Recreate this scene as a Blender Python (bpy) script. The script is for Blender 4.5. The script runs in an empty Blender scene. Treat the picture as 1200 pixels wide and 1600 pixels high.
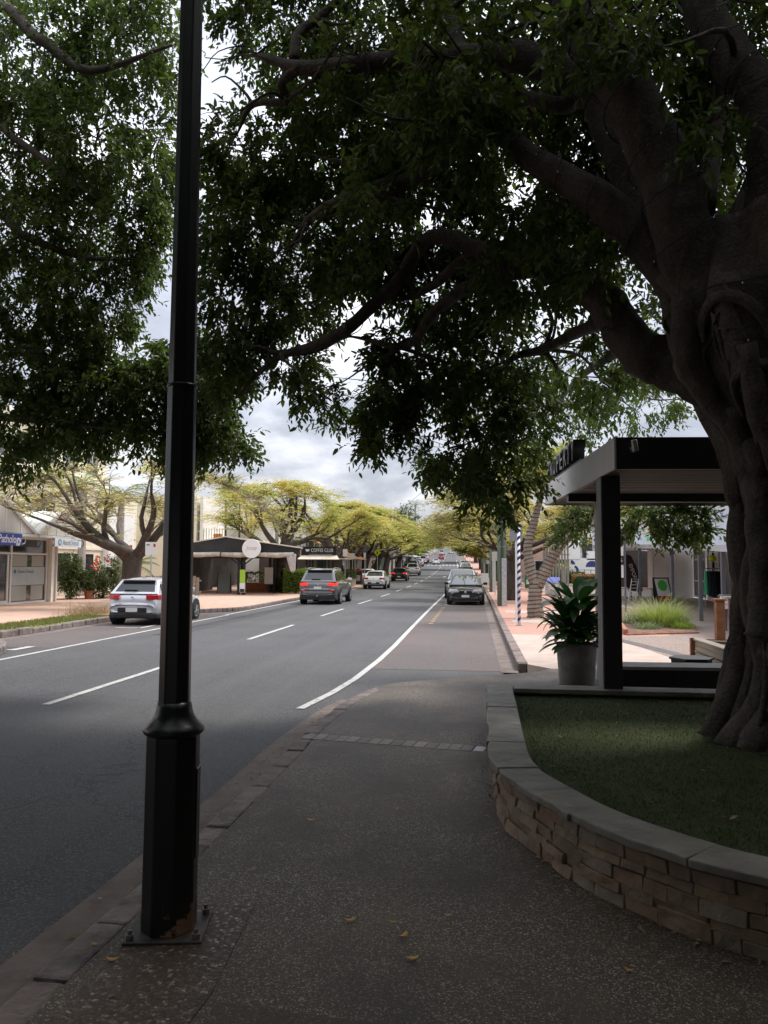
import bpy, math, random
import numpy as np
from mathutils import Vector, Matrix
R = math.radians
sc = bpy.context.scene
col = sc.collection
random.seed(11)
rng = np.random.default_rng(11)

# ---------------------------------------------------------------- camera, sky, sun, exposure
# world frame: X across the street (right +), Y along the street, Z up, road surface near the camera = 0
CAM_H = 1.88
YAW, PITCH, ROLL, FPX = R(6.7), R(4.0), R(0.35), 1208.0
_fw = Vector((-math.sin(YAW)*math.cos(PITCH), math.cos(YAW)*math.cos(PITCH), math.sin(PITCH)))
_r0 = Vector((math.cos(YAW), math.sin(YAW), 0))
_u0 = _r0.cross(_fw)
_rt = _r0*math.cos(ROLL) + _u0*math.sin(ROLL)
_up = _u0*math.cos(ROLL) - _r0*math.sin(ROLL)
CAM = Vector((0, 0, CAM_H))
cd = bpy.data.cameras.new('camera')
cam = bpy.data.objects.new('camera', cd); col.objects.link(cam)
cd.sensor_fit = 'VERTICAL'; cd.sensor_height = 36.0; cd.lens = FPX/1600*36.0
cd.clip_start = 0.05; cd.clip_end = 4000
m3 = Matrix((_rt, _up, -_fw)).transposed()
cam.matrix_world = Matrix.Translation(CAM) @ m3.to_4x4()
sc.camera = cam

SUN_EL, SUN_AZ = R(58), R(50)       # azimuth clockwise from +Y
SUN_DIR = Vector((math.sin(SUN_AZ)*math.cos(SUN_EL), math.cos(SUN_AZ)*math.cos(SUN_EL), math.sin(SUN_EL)))
world = bpy.data.worlds.new('World'); sc.world = world; world.use_nodes = True
wn, wl = world.node_tree.nodes, world.node_tree.links
for n in list(wn): wn.remove(n)
def wnode(t, **k):
    n = wn.new(t)
    for a, b in k.items(): setattr(n, a, b)
    return n
def wmath(op, a, b=None, c=None):
    n = wnode('ShaderNodeMath', operation=op)
    for i, v in enumerate((a, b, c)):
        if v is None: continue
        if isinstance(v, (int, float)): n.inputs[i].default_value = v
        else: wl.new(v, n.inputs[i])
    return n.outputs[0]
w_out = wnode('ShaderNodeOutputWorld'); w_bg = wnode('ShaderNodeBackground')
w_bg.inputs['Strength'].default_value = 0.1
w_sky = wnode('ShaderNodeTexSky', sky_type='NISHITA', sun_disc=False)
w_sky.sun_elevation = SUN_EL; w_sky.sun_rotation = SUN_AZ
w_sky.air_density = 1.0; w_sky.dust_density = 2.0
w_tc = wnode('ShaderNodeTexCoord')
w_sep = wnode('ShaderNodeSeparateXYZ'); wl.new(w_tc.outputs['Generated'], w_sep.inputs[0])
zz = wmath('MAXIMUM', w_sep.outputs['Z'], 0.0)
den = wmath('ADD', zz, 0.24)
w_comb = wnode('ShaderNodeCombineXYZ')
wl.new(wmath('DIVIDE', w_sep.outputs['X'], den), w_comb.inputs['X'])
wl.new(wmath('DIVIDE', w_sep.outputs['Y'], den), w_comb.inputs['Y'])
def wnoise(scale, detail, rough, dist=0.0):
    n = wnode('ShaderNodeTexNoise'); wl.new(w_comb.outputs[0], n.inputs['Vector'])
    n.inputs['Scale'].default_value = scale; n.inputs['Detail'].default_value = detail
    n.inputs['Roughness'].default_value = rough; n.inputs['Distortion'].default_value = dist
    return n.outputs['Fac']
def wramp(fac, stops):
    n = wnode('ShaderNodeValToRGB'); wl.new(fac, n.inputs[0]); e = n.color_ramp.elements
    while len(e) < len(stops): e.new(0.5)
    for el, (p, c) in zip(e, stops): el.position = p; el.color = (*c, 1)
    return n.outputs[0]
cl = wmath('ADD', wmath('MULTIPLY', wnoise(1.05, 8, 0.56, 0.35), 0.74), wmath('MULTIPLY', wnoise(3.1, 7, 0.6), 0.26))
cloud = wramp(cl, [(0.37, (0.31, 0.33, 0.40)), (0.47, (0.48, 0.50, 0.57)), (0.54, (0.74, 0.75, 0.81)), (0.62, (1.04, 1.04, 1.05))])
# an overcast sky is brighter overhead than at the horizon
lift = wmath('MULTIPLY', wmath('ADD', wmath('MULTIPLY', zz, 1.10), 0.38), 10.0)
w_mul = wnode('ShaderNodeVectorMath', operation='SCALE'); wl.new(cloud, w_mul.inputs[0]); wl.new(lift, w_mul.inputs['Scale'])
w_mix = wnode('ShaderNodeMixRGB'); w_mix.inputs[0].default_value = 0.9
wl.new(w_sky.outputs[0], w_mix.inputs[1]); wl.new(w_mul.outputs[0], w_mix.inputs[2])
wl.new(w_mix.outputs[0], w_bg.inputs['Color']); wl.new(w_bg.outputs[0], w_out.inputs['Surface'])

sd = bpy.data.lights.new('sun', 'SUN'); sd.energy = 1.5; sd.angle = R(14); sd.color = (1.0, 0.95, 0.88)
so = bpy.data.objects.new('sun', sd); col.objects.link(so)
so.rotation_euler = SUN_DIR.to_track_quat('Z', 'Y').to_euler()

sc.view_settings.view_transform = 'Standard'; sc.view_settings.look = 'None'
sc.view_settings.exposure = 1.25; sc.view_settings.gamma = 1.0; sc.view_settings.use_curve_mapping = False
sc.cycles.use_denoising = True
sc.cycles.max_bounces = 6; sc.cycles.diffuse_bounces = 3; sc.cycles.glossy_bounces = 3
sc.cycles.transmission_bounces = 4; sc.cycles.transparent_max_bounces = 6
sc.cycles.sample_clamp_indirect = 4.0

# ---------------------------------------------------------------- helpers
def gz(Y):                       # the street climbs gently away from the camera
    if Y < 40: return 0.0
    if Y < 207: return 1.05e-4*(Y-40)**2
    return 2.928 + 0.03507*(Y-207)
def off(Y):                      # and bends a little to the left
    if Y < 40: return 0.0
    if Y < 184: return -1e-4*(Y-40)**2
    return -2.07 - 0.0288*(Y-184)
def W(x, Y, dz=0.0): return Vector((x+off(Y), Y, gz(Y)+dz))
def head(Y): return -math.atan2(off(Y+2)-off(Y-2), 4.0)   # heading of the street at Y (rotation about Z)
def along(x, y, d):              # a point seen in a direction, d metres ahead of the camera position
    return CAM + (_fw + _rt*((x-600)/FPX) + _up*((800-y)/FPX))*d

XF = {}
def thing(name, label, cat, loc=(0, 0, 0), rz=0.0, group=None):
    o = bpy.data.objects.new(name, None); col.objects.link(o)
    o.empty_display_size = 0.2
    o.location = loc; o.rotation_euler = (0, 0, rz)
    o['label'] = label; o['category'] = cat
    if group: o['group'] = group
    XF[o.name] = Matrix.Translation(Vector(loc)) @ Matrix.Rotation(rz, 4, 'Z')
    return o
def tag(o, label, cat, group=None):
    o['label'] = label; o['category'] = cat
    if group: o['group'] = group
    return o
def copy_tree(o, loc=None, rz=None, parent=None, label=None):
    c = o.copy(); col.objects.link(c); c.parent = parent
    if loc is not None:
        c.location = loc
        if rz is not None: c.rotation_euler = (0, 0, rz)
    if label: c['label'] = label
    for ch in list(o.children): copy_tree(ch, parent=c)
    return c

class MB:
    def __init__(s): s.v, s.f = [], []
    def add(s, vs, fs):
        b = len(s.v); s.v += [tuple(p) for p in vs]; s.f += [tuple(i+b for i in f) for f in fs]; return s
    def box(s, x0, x1, y0, y1, z0, z1):
        return s.add([(x0,y0,z0),(x1,y0,z0),(x1,y1,z0),(x0,y1,z0),(x0,y0,z1),(x1,y0,z1),(x1,y1,z1),(x0,y1,z1)],
                     [(3,2,1,0),(4,5,6,7),(0,1,5,4),(1,2,6,5),(2,3,7,6),(3,0,4,7)])
    def rbox(s, c, size, rz=0.0, rx=0.0, ry=0.0):
        m = Matrix.Translation(Vector(c)) @ Matrix.Rotation(rz, 4, 'Z') @ Matrix.Rotation(ry, 4, 'Y') @ Matrix.Rotation(rx, 4, 'X')
        a, b, d = size[0]/2, size[1]/2, size[2]/2
        vs = [m @ Vector(p) for p in ((-a,-b,-d),(a,-b,-d),(a,b,-d),(-a,b,-d),(-a,-b,d),(a,-b,d),(a,b,d),(-a,b,d))]
        return s.add(vs, [(3,2,1,0),(4,5,6,7),(0,1,5,4),(1,2,6,5),(2,3,7,6),(3,0,4,7)])
    def bar(s, p0, p1, w, h=None):         # square bar between two points
        h = h or w; p0, p1 = Vector(p0), Vector(p1); d = (p1-p0).normalized()
        u = d.cross(Vector((0,0,1)));  u = u.normalized() if u.length > 1e-4 else Vector((1,0,0))
        t = u.cross(d).normalized()
        vs = [p + u*a*w/2 + t*b*h/2 for p in (p0, p1) for a, b in ((-1,-1),(1,-1),(1,1),(-1,1))]
        return s.add(vs, [(3,2,1,0),(4,5,6,7),(0,1,5,4),(1,2,6,5),(2,3,7,6),(3,0,4,7)])
    def prism(s, poly, z0, z1):
        n = len(poly); vs = [(p[0],p[1],z0) for p in poly] + [(p[0],p[1],z1) for p in poly]
        a = sum(poly[i][0]*poly[(i+1)%n][1]-poly[(i+1)%n][0]*poly[i][1] for i in range(n))
        fs = [tuple(range(n))[::-1], tuple(range(n, 2*n))] + [(i,(i+1)%n,n+(i+1)%n,n+i) for i in range(n)]
        if a < 0: fs = [f[::-1] for f in fs]
        return s.add(vs, fs)
    def poly3(s, pts): return s.add(pts, [tuple(range(len(pts)))])
    def slab(s, pts, th):                   # planar polygon with thickness along its normal
        pts = [Vector(p) for p in pts]; n = (pts[1]-pts[0]).cross(pts[2]-pts[1]).normalized()*th
        k = len(pts); vs = pts + [p - n for p in pts]
        fs = [tuple(range(k)), tuple(range(k, 2*k))[::-1]] + [(i, k+i, k+(i+1)%k, (i+1)%k) for i in range(k)]
        return s.add(vs, fs)
    def tube(s, pts, rad, n=8, cap=True):
        pts = [Vector(p) for p in pts]; k = len(pts)
        if isinstance(rad, (int, float)): rad = [rad]*k
        b = len(s.v); ref = None
        for i, p in enumerate(pts):
            d = (pts[min(i+1,k-1)]-pts[max(i-1,0)])
            d = d.normalized() if d.length > 1e-6 else Vector((0,0,1))
            if ref is None:
                ref = d.cross(Vector((0.31,0.17,0.93)));
                if ref.length < 1e-3: ref = d.cross(Vector((1,0,0)))
            u = ref - d*ref.dot(d)
            if u.length < 1e-5: u = d.orthogonal()
            u.normalize(); ref = u; w = d.cross(u)
            for j in range(n):
                a = 2*math.pi*j/n; s.v.append(tuple(p + (u*math.cos(a)+w*math.sin(a))*rad[i]))
        for i in range(k-1):
            for j in range(n):
                s.f.append((b+i*n+j, b+i*n+(j+1)%n, b+(i+1)*n+(j+1)%n, b+(i+1)*n+j))
        if cap:
            s.f.append(tuple(b+j for j in range(n))[::-1]); s.f.append(tuple(b+(k-1)*n+j for j in range(n)))
        return s
    def lathe(s, prof, c=(0,0,0), n=24, rot=0.0, axis='Z'):
        b = len(s.v); k = len(prof)
        for r, z in prof:
            for j in range(n):
                a = rot + 2*math.pi*j/n; x, y = r*math.cos(a), r*math.sin(a)
                p = {'Z':(x,y,z),'Y':(x,z,y),'X':(z,x,y)}[axis]
                s.v.append((c[0]+p[0], c[1]+p[1], c[2]+p[2]))
        fl = axis != 'Y'
        for i in range(k-1):
            for j in range(n):
                f = (b+i*n+j, b+i*n+(j+1)%n, b+(i+1)*n+(j+1)%n, b+(i+1)*n+j); s.f.append(f if fl else f[::-1])
        f0 = tuple(b+j for j in range(n)); f1 = tuple(b+(k-1)*n+j for j in range(n))
        s.f.append(f0[::-1] if fl else f0); s.f.append(f1 if fl else f1[::-1])
        return s
    def blob(s, c, r, n=10, m=7, jit=0.0):
        b = len(s.v)
        for i in range(m+1):
            t = math.pi*i/m
            for j in range(n):
                a = 2*math.pi*j/n; k = 1+random.uniform(-jit, jit)
                s.v.append((c[0]+r[0]*k*math.sin(t)*math.cos(a), c[1]+r[1]*k*math.sin(t)*math.sin(a), c[2]+r[2]*k*math.cos(t)))
        for i in range(m):
            for j in range(n):
                s.f.append((b+(i+1)*n+j, b+(i+1)*n+(j+1)%n, b+i*n+(j+1)%n, b+i*n+j))
        return s
    def mesh(s, name, m, smooth=False, inv=None):
        me = bpy.data.meshes.new(name)
        vs = s.v if inv is None else [tuple(inv @ Vector(p)) for p in s.v]
        me.from_pydata(vs, [], s.f)
        if m: me.materials.append(m)
        if smooth: me.polygons.foreach_set('use_smooth', [True]*len(me.polygons))
        me.update(); return me
    def build(s, name, m, parent=None, smooth=False, bevel=0.0, local=False, sub=0, origin=None, seg=2):
        inv = None
        if parent is not None and not local: inv = XF[parent.name].inverted()
        if parent is None and origin is not None: inv = Matrix.Translation(Vector(origin)).inverted()
        o = bpy.data.objects.new(name, s.mesh(name, m, smooth, inv)); col.objects.link(o)
        if parent is not None: o.parent = parent; XF[o.name] = XF[parent.name]
        else: XF[o.name] = Matrix.Identity(4)
        if origin is not None and parent is None: o.location = origin; XF[o.name] = Matrix.Translation(Vector(origin))
        if bevel:
            md = o.modifiers.new('bevel', 'BEVEL'); md.width = bevel; md.segments = seg; md.limit_method = 'ANGLE'; md.angle_limit = R(35)
        if sub:
            md = o.modifiers.new('subdivision', 'SUBSURF'); md.levels = sub; md.render_levels = sub
        return o
def struct(o): o['kind'] = 'structure'; return o
def stuff(o): o['kind'] = 'stuff'; return o
def catmull(P, n=6):
    P = [np.array(p, float) for p in P]; out = []
    Q = [2*P[0]-P[1]] + P + [2*P[-1]-P[-2]]
    for i in range(1, len(Q)-2):
        for k in range(n):
            t = k/n; a, b, c, d = Q[i-1], Q[i], Q[i+1], Q[i+2]
            out.append(0.5*((2*b)+(-a+c)*t+(2*a-5*b+4*c-d)*t*t+(-a+3*b-3*c+d)*t**3))
    out.append(P[-1]); return out
def text_mesh(name, s, size, m, parent, pos, xdir, updir=(0,0,1), depth=0.004, align='CENTER', width=None, shear=0.0):
    """flat lettering: xdir = reading direction, in world space"""
    cu = bpy.data.curves.new(name, 'FONT'); cu.body = s; cu.size = size; cu.align_x = align; cu.align_y = 'CENTER'
    cu.extrude = depth/2; cu.resolution_u = 3; cu.shear = shear
    t = bpy.data.objects.new(name, cu); col.objects.link(t)
    bpy.context.view_layer.update()
    me = bpy.data.meshes.new_from_object(t.evaluated_get(bpy.context.evaluated_depsgraph_get()))
    bpy.data.objects.remove(t); bpy.data.curves.remove(cu)
    me.name = name; me.materials.clear(); me.materials.append(m)
    x = Vector(xdir).normalized(); u = Vector(updir).normalized(); n = x.cross(u)
    sx = 1.0
    if width:
        xs = [v.co.x for v in me.vertices]; sx = width/max(1e-4, max(xs)-min(xs))
    mw = Matrix(((x.x*sx,u.x,n.x,pos[0]),(x.y*sx,u.y,n.y,pos[1]),(x.z*sx,u.z,n.z,pos[2]),(0,0,0,1)))
    me.transform(XF[parent.name].inverted() @ mw)
    o = bpy.data.objects.new(name, me); col.objects.link(o); o.parent = parent; XF[o.name] = XF[parent.name]
    return o

# ---------------------------------------------------------------- materials
MATS = {}
def nodes_of(name):
    m = bpy.data.materials.new(name); m.use_nodes = True
    nt = m.node_tree; return m, nt, nt.nodes['Principled BSDF']
def mat(name, c, c2=None, scale=6.0, rough=0.7, metal=0.0, bump=0.0, bscale=None, detail=5, coat=0.0, spec=0.5, contrast=(0.35, 0.65), emit=0.0, stretch=None):
    if name in MATS: return MATS[name]
    m, nt, b = nodes_of(name); N, L = nt.nodes, nt.links
    b.inputs['Base Color'].default_value = (*c, 1); b.inputs['Roughness'].default_value = rough
    b.inputs['Metallic'].default_value = metal; b.inputs['Coat Weight'].default_value = coat
    b.inputs['Specular IOR Level'].default_value = spec
    tc = N.new('ShaderNodeTexCoord'); vec = tc.outputs['Object']
    if stretch:
        mp = N.new('ShaderNodeMapping'); mp.inputs['Scale'].default_value = stretch; L.new(vec, mp.inputs[0]); vec = mp.outputs[0]
    if c2 is not None:
        nz = N.new('ShaderNodeTexNoise'); nz.inputs['Scale'].default_value = scale; nz.inputs['Detail'].default_value = detail
        nz.inputs['Roughness'].default_value = 0.62; L.new(vec, nz.inputs['Vector'])
        rp = N.new('ShaderNodeValToRGB'); rp.color_ramp.elements[0].position = contrast[0]; rp.color_ramp.elements[1].position = contrast[1]
        rp.color_ramp.elements[0].color = (*c, 1); rp.color_ramp.elements[1].color = (*c2, 1)
        L.new(nz.outputs['Fac'], rp.inputs[0]); L.new(rp.outputs[0], b.inputs['Base Color'])
    if bump:
        nb = N.new('ShaderNodeTexNoise'); nb.inputs['Scale'].default_value = bscale or scale*3; nb.inputs['Detail'].default_value = 6
        L.new(vec, nb.inputs['Vector']); bp = N.new('ShaderNodeBump'); bp.inputs['Strength'].default_value = bump
        bp.inputs['Distance'].default_value = 0.03; L.new(nb.outputs['Fac'], bp.inputs['Height']); L.new(bp.outputs[0], b.inputs['Normal'])
    if emit: b.inputs['Emission Color'].default_value = (*c, 1); b.inputs['Emission Strength'].default_value = emit
    MATS[name] = m; return m
def ramp(nt, fac, stops):
    n = nt.nodes.new('ShaderNodeValToRGB'); nt.links.new(fac, n.inputs[0]); e = n.color_ramp.elements
    while len(e) < len(stops): e.new(0.5)
    for el, (p, c) in zip(e, stops): el.position = p; el.color = (*c, 1)
    return n.outputs[0]
def tex(nt, kind, scale, vec=None, **k):
    n = nt.nodes.new('ShaderNodeTex'+kind)
    if 'Scale' in n.inputs: n.inputs['Scale'].default_value = scale
    for a, v in k.items():
        if a in n.inputs: n.inputs[a].default_value = v
        else: setattr(n, a, v)
    if vec is None:
        tc = nt.nodes.new('ShaderNodeTexCoord'); vec = tc.outputs['Object']
    nt.links.new(vec, n.inputs['Vector']); return n
def mixc(nt, fac, a, b, mode='MIX'):
    n = nt.nodes.new('ShaderNodeMixRGB'); n.blend_type = mode
    for i, v in enumerate((fac, a, b)):
        if isinstance(v, (int, float)): n.inputs[i].default_value = v
        elif isinstance(v, tuple): n.inputs[i].default_value = (*v, 1)
        else: nt.links.new(v, n.inputs[i])
    return n.outputs[0]
def bump_to(nt, b, h, strength, dist=0.01):
    bp = nt.nodes.new('ShaderNodeBump'); bp.inputs['Strength'].default_value = strength; bp.inputs['Distance'].default_value = dist
    nt.links.new(h, bp.inputs['Height']); nt.links.new(bp.outputs[0], b.inputs['Normal'])

def mat_asphalt(name='asphalt', base=(0.076,0.076,0.079), dark=(0.050,0.050,0.053), speck=(0.16,0.16,0.16)):
    m, nt, b = nodes_of(name)
    big = tex(nt, 'Noise', 0.35, Detail=4.0).outputs['Fac']
    c = ramp(nt, big, [(0.3, dark), (0.7, base)])
    vo = tex(nt, 'Voronoi', 95.0); sp = ramp(nt, vo.outputs['Color'], [(0.55, (0,0,0)), (0.95, (1,1,1))])
    c = mixc(nt, sp, c, speck)
    wear = tex(nt, 'Noise', 3.0, Detail=6.0).outputs['Fac']
    c = mixc(nt, ramp(nt, wear, [(0.5,(0,0,0)),(0.8,(0.45,0.45,0.45))]), c, (0.098,0.094,0.092))
    # cracks and tyre-polished streaks lie along the street
    mp = nt.nodes.new('ShaderNodeMapping'); mp.inputs['Scale'].default_value = (1.6, 0.03, 1)
    tc = nt.nodes.new('ShaderNodeTexCoord'); nt.links.new(tc.outputs['Object'], mp.inputs[0])
    st = tex(nt, 'Noise', 1.0, mp.outputs[0], Detail=3.0).outputs['Fac']
    c = mixc(nt, ramp(nt, st, [(0.45,(0,0,0)),(0.7,(0.5,0.5,0.5))]), c, (0.105,0.105,0.108))
    cr = tex(nt, 'Voronoi', 0.22, feature='DISTANCE_TO_EDGE')
    dn = tex(nt, 'Noise', 1.5, Detail=5.0)
    mp2 = nt.nodes.new('ShaderNodeVectorMath'); mp2.operation = 'ADD'
    nt.links.new(tc.outputs['Object'], mp2.inputs[0]); nt.links.new(dn.outputs['Color'], mp2.inputs[1]); nt.links.new(mp2.outputs[0], cr.inputs['Vector'])
    c = mixc(nt, ramp(nt, cr.outputs['Distance'], [(0.0,(0.45,0.45,0.45)),(0.0035,(0,0,0))]), c, (0.02,0.02,0.02))
    nt.links.new(c, b.inputs['Base Color']); b.inputs['Roughness'].default_value = 0.78; b.inputs['Specular IOR Level'].default_value = 0.3
    bump_to(nt, b, vo.outputs['Distance'], 0.35, 0.006); MATS[name] = m; return m
def mat_aggregate(name, scale, cols, rough=0.65, patch=None, bump=0.6, dirt=(0.03,0.025,0.02), stain=False):
    """exposed-aggregate concrete: pebbles of mixed colours in a dark matrix"""
    m, nt, b = nodes_of(name)
    vo = tex(nt, 'Voronoi', scale, Randomness=1.0)
    sepn = nt.nodes.new('ShaderNodeSeparateColor'); nt.links.new(vo.outputs['Color'], sepn.inputs[0])
    c = ramp(nt, sepn.outputs[0], cols)
    edge = tex(nt, 'Voronoi', scale, feature='DISTANCE_TO_EDGE')
    c = mixc(nt, ramp(nt, edge.outputs['Distance'], [(0.0,(1,1,1)),(0.11,(0,0,0))]), c, dirt)
    big = tex(nt, 'Noise', 1.1, Detail=5.0).outputs['Fac']
    c = mixc(nt, ramp(nt, big, [(0.35,(0,0,0)),(0.7,(0.55,0.55,0.55))]), c, patch or (0.06,0.05,0.04))
    if stain:                    # trodden-in dirt, old spills and gum spots
        s1 = tex(nt, 'Noise', 0.55, Detail=6.0, Roughness=0.7).outputs['Fac']
        c = mixc(nt, ramp(nt, s1, [(0.47,(0,0,0)),(0.60,(0.62,0.62,0.62))]), c, (0.030,0.026,0.022))
        s2 = tex(nt, 'Noise', 1.7, Detail=4.0, Roughness=0.6).outputs['Fac']
        c = mixc(nt, ramp(nt, s2, [(0.56,(0,0,0)),(0.72,(0.45,0.45,0.45))]), c, (0.15,0.115,0.08))
        gum = tex(nt, 'Voronoi', 2.3, Randomness=1.0); c = mixc(nt, ramp(nt, gum.outputs['Distance'], [(0.035,(0.75,0.75,0.75)),(0.05,(0,0,0))]), c, (0.022,0.020,0.019))
    nt.links.new(c, b.inputs['Base Color']); b.inputs['Roughness'].default_value = rough
    bump_to(nt, b, edge.outputs['Distance'], bump, 0.008); MATS[name] = m; return m
def mat_brick(name, c1, c2, mortar, bw=0.23, bh=0.115, ms=0.012, rough=0.85, vec_scale=1.0, vertical=None):
    m, nt, b = nodes_of(name)
    tc = nt.nodes.new('ShaderNodeTexCoord'); vec = tc.outputs['Object']
    if vertical:
        s = nt.nodes.new('ShaderNodeSeparateXYZ'); nt.links.new(vec, s.inputs[0]); cb = nt.nodes.new('ShaderNodeCombineXYZ')
        nt.links.new(s.outputs[vertical], cb.inputs[0]); nt.links.new(s.outputs['Z'], cb.inputs[1]); vec = cb.outputs[0]
    br = tex(nt, 'Brick', 1.0, vec)
    br.inputs['Color1'].default_value = (*c1,1); br.inputs['Color2'].default_value = (*c2,1); br.inputs['Mortar'].default_value = (*mortar,1)
    br.inputs['Brick Width'].default_value = bw; br.inputs['Row Height'].default_value = bh; br.inputs['Mortar Size'].default_value = ms
    nz = tex(nt, 'Noise', 1.3, Detail=5.0).outputs['Fac']
    c = mixc(nt, ramp(nt, nz, [(0.3,(0.0,0.0,0.0)),(0.75,(0.5,0.5,0.5))]), br.outputs['Color'], tuple(0.55*(a+b_)/2+0.12 for a, b_ in zip(c1, c2)))
    nt.links.new(c, b.inputs['Base Color']); b.inputs['Roughness'].default_value = rough
    bump_to(nt, b, br.outputs['Fac'], -0.3, 0.004); MATS[name] = m; return m
def mat_leaf(name, c1, c2, trans=0.35, rough=0.45, scale=0.9, c3=None):
    m, nt, b = nodes_of(name)
    nz = tex(nt, 'Noise', scale, Detail=3.0).outputs['Fac']
    gi = nt.nodes.new('ShaderNodeNewGeometry'); 
    rp = ramp(nt, gi.outputs['Random Per Island'], [(0.0, c1), (1.0, c2)])
    c = mixc(nt, ramp(nt, nz, [(0.35,(0,0,0)),(0.65,(0.6,0.6,0.6))]), rp, tuple(0.5*(x+y) for x, y in zip(c1, c2)))
    if c3: c = mixc(nt, ramp(nt, tex(nt, 'Noise', 0.55, Detail=4.0, Roughness=0.65).outputs['Fac'], [(0.46,(0,0,0)),(0.60,(0.85,0.85,0.85))]), c, c3)
    nt.links.new(c, b.inputs['Base Color']); b.inputs['Roughness'].default_value = rough
    b.inputs['Specular IOR Level'].default_value = 0.35
    tr = nt.nodes.new('ShaderNodeBsdfTranslucent'); nt.links.new(mixc(nt, 1.0, c, (1.15,1.22,0.75), 'MULTIPLY'), tr.inputs['Color'])
    mx = nt.nodes.new('ShaderNodeMixShader'); mx.inputs[0].default_value = trans
    nt.links.new(b.outputs[0], mx.inputs[1]); nt.links.new(tr.outputs[0], mx.inputs[2])
    nt.links.new(mx.outputs[0], nt.nodes['Material Output'].inputs['Surface']); MATS[name] = m; return m
def mat_bark(name, c1, c2, scale=5.0, bump=0.8, rings=0.0):
    m, nt, b = nodes_of(name)
    tc = nt.nodes.new('ShaderNodeTexCoord'); mp = nt.nodes.new('ShaderNodeMapping'); mp.inputs['Scale'].default_value = (1,1,0.35)
    nt.links.new(tc.outputs['Object'], mp.inputs[0])
    nz = tex(nt, 'Noise', scale, mp.outputs[0], Detail=8.0, Roughness=0.65, Distortion=0.4)
    c = ramp(nt, nz.outputs['Fac'], [(0.3, c1), (0.68, c2)])
    sp = tex(nt, 'Noise', scale*7, Detail=4.0).outputs['Fac']
    c = mixc(nt, ramp(nt, sp, [(0.5,(0,0,0)),(0.8,(0.5,0.5,0.5))]), c, tuple(min(1, x*1.7) for x in c2))
    li = tex(nt, 'Noise', scale*0.6, Detail=7.0, Roughness=0.75).outputs['Fac']      # lichen and stains
    c = mixc(nt, ramp(nt, li, [(0.55,(0,0,0)),(0.64,(0.55,0.55,0.55))]), c, tuple(min(1, x*1.45+0.01) for x in c2))
    c = mixc(nt, ramp(nt, li, [(0.33,(0.7,0.7,0.7)),(0.42,(0,0,0))]), c, tuple(x*0.5 for x in c1))
    nt.links.new(c, b.inputs['Base Color']); b.inputs['Roughness'].default_value = 0.85
    h = mixc(nt, 0.35, nz.outputs['Fac'], sp)
    if rings:
        wv = tex(nt, 'Wave', rings, wave_type='BANDS', bands_direction='Z'); wv.inputs['Distortion'].default_value = 2.0; wv.inputs['Detail'].default_value = 3.0
        h = mixc(nt, 0.5, nz.outputs['Fac'], wv.outputs['Fac'])
    bump_to(nt, b, h, bump, 0.05); MATS[name] = m; return m
def mat_glass(name, c=(0.02,0.024,0.026), rough=0.06, spec=0.9):
    return mat(name, c, rough=rough, spec=spec, coat=0.4)

ASPH = mat_asphalt()
ASPH_PARK = mat_asphalt('asphalt_parking', (0.125,0.098,0.09), (0.088,0.070,0.065), (0.2,0.18,0.17))
PATH = mat_aggregate('aggregate_path', 140.0, [(0.0,(0.042,0.030,0.020)),(0.52,(0.105,0.077,0.052)),(0.80,(0.19,0.15,0.11)),(0.94,(0.46,0.41,0.35))], patch=(0.080,0.056,0.035), stain=True)
PEBB = mat_aggregate('coarse_pebble', 62.0, [(0.0,(0.035,0.022,0.014)),(0.5,(0.10,0.062,0.038)),(0.85,(0.20,0.14,0.10)),(1.0,(0.5,0.45,0.4))], patch=(0.07,0.045,0.03))
PEBB2 = mat_aggregate('pebble_path_far', 60.0, [(0.0,(0.16,0.11,0.085)),(0.6,(0.30,0.21,0.17)),(1.0,(0.5,0.4,0.33))], patch=(0.26,0.19,0.15))
CONC = mat('concrete', (0.34,0.30,0.27), (0.46,0.41,0.37), 2.5, 0.85, bump=0.15, bscale=30)
CONC_PINK = mat('concrete_apron', (0.40,0.31,0.26), (0.52,0.42,0.36), 1.2, 0.85, bump=0.12, bscale=40)
CONC_D = mat('concrete_gutter', (0.115,0.088,0.076), (0.20,0.16,0.14), 3.0, 0.85, bump=0.25, bscale=35)
KERB = mat('kerb_stone', (0.13,0.105,0.10), (0.27,0.225,0.21), 5.0, 0.85, bump=0.7, bscale=22)
KERB_P = mat('kerb_porphyry', (0.13,0.10,0.09), (0.24,0.19,0.175), 4.0, 0.85, bump=0.7, bscale=20)
PAINT = mat('road_paint', (0.18,0.18,0.175), (0.50,0.49,0.47), 7.0, 0.7, contrast=(0.30,0.48), detail=9)
PAINT_Y = mat('road_paint_yellow', (0.26,0.20,0.11), (0.50,0.36,0.14), 7.0, 0.7, contrast=(0.35,0.6), detail=9)
SLATES = [mat('slate_cap_%d' % i, c, c2, 2.6, 0.62, bump=1.0, bscale=7, detail=9, contrast=(0.3,0.7)) for i, (c, c2) in enumerate([((0.125,0.115,0.098),(0.26,0.24,0.205)), ((0.15,0.138,0.118),(0.29,0.265,0.225)), ((0.115,0.108,0.096),(0.23,0.22,0.195))])]
STONES = [mat('sandstone_%d' % i, a, b, 4.0, 0.85, bump=0.8, bscale=14) for i, (a, b) in enumerate(
    [((0.21,0.14,0.085),(0.31,0.215,0.14)), ((0.24,0.165,0.105),(0.34,0.25,0.17)), ((0.19,0.135,0.09),(0.28,0.21,0.15)), ((0.23,0.175,0.13),(0.31,0.25,0.195))])]
MORTAR = mat('mortar', (0.075,0.055,0.042), (0.115,0.09,0.07), 12, 0.95)
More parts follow.
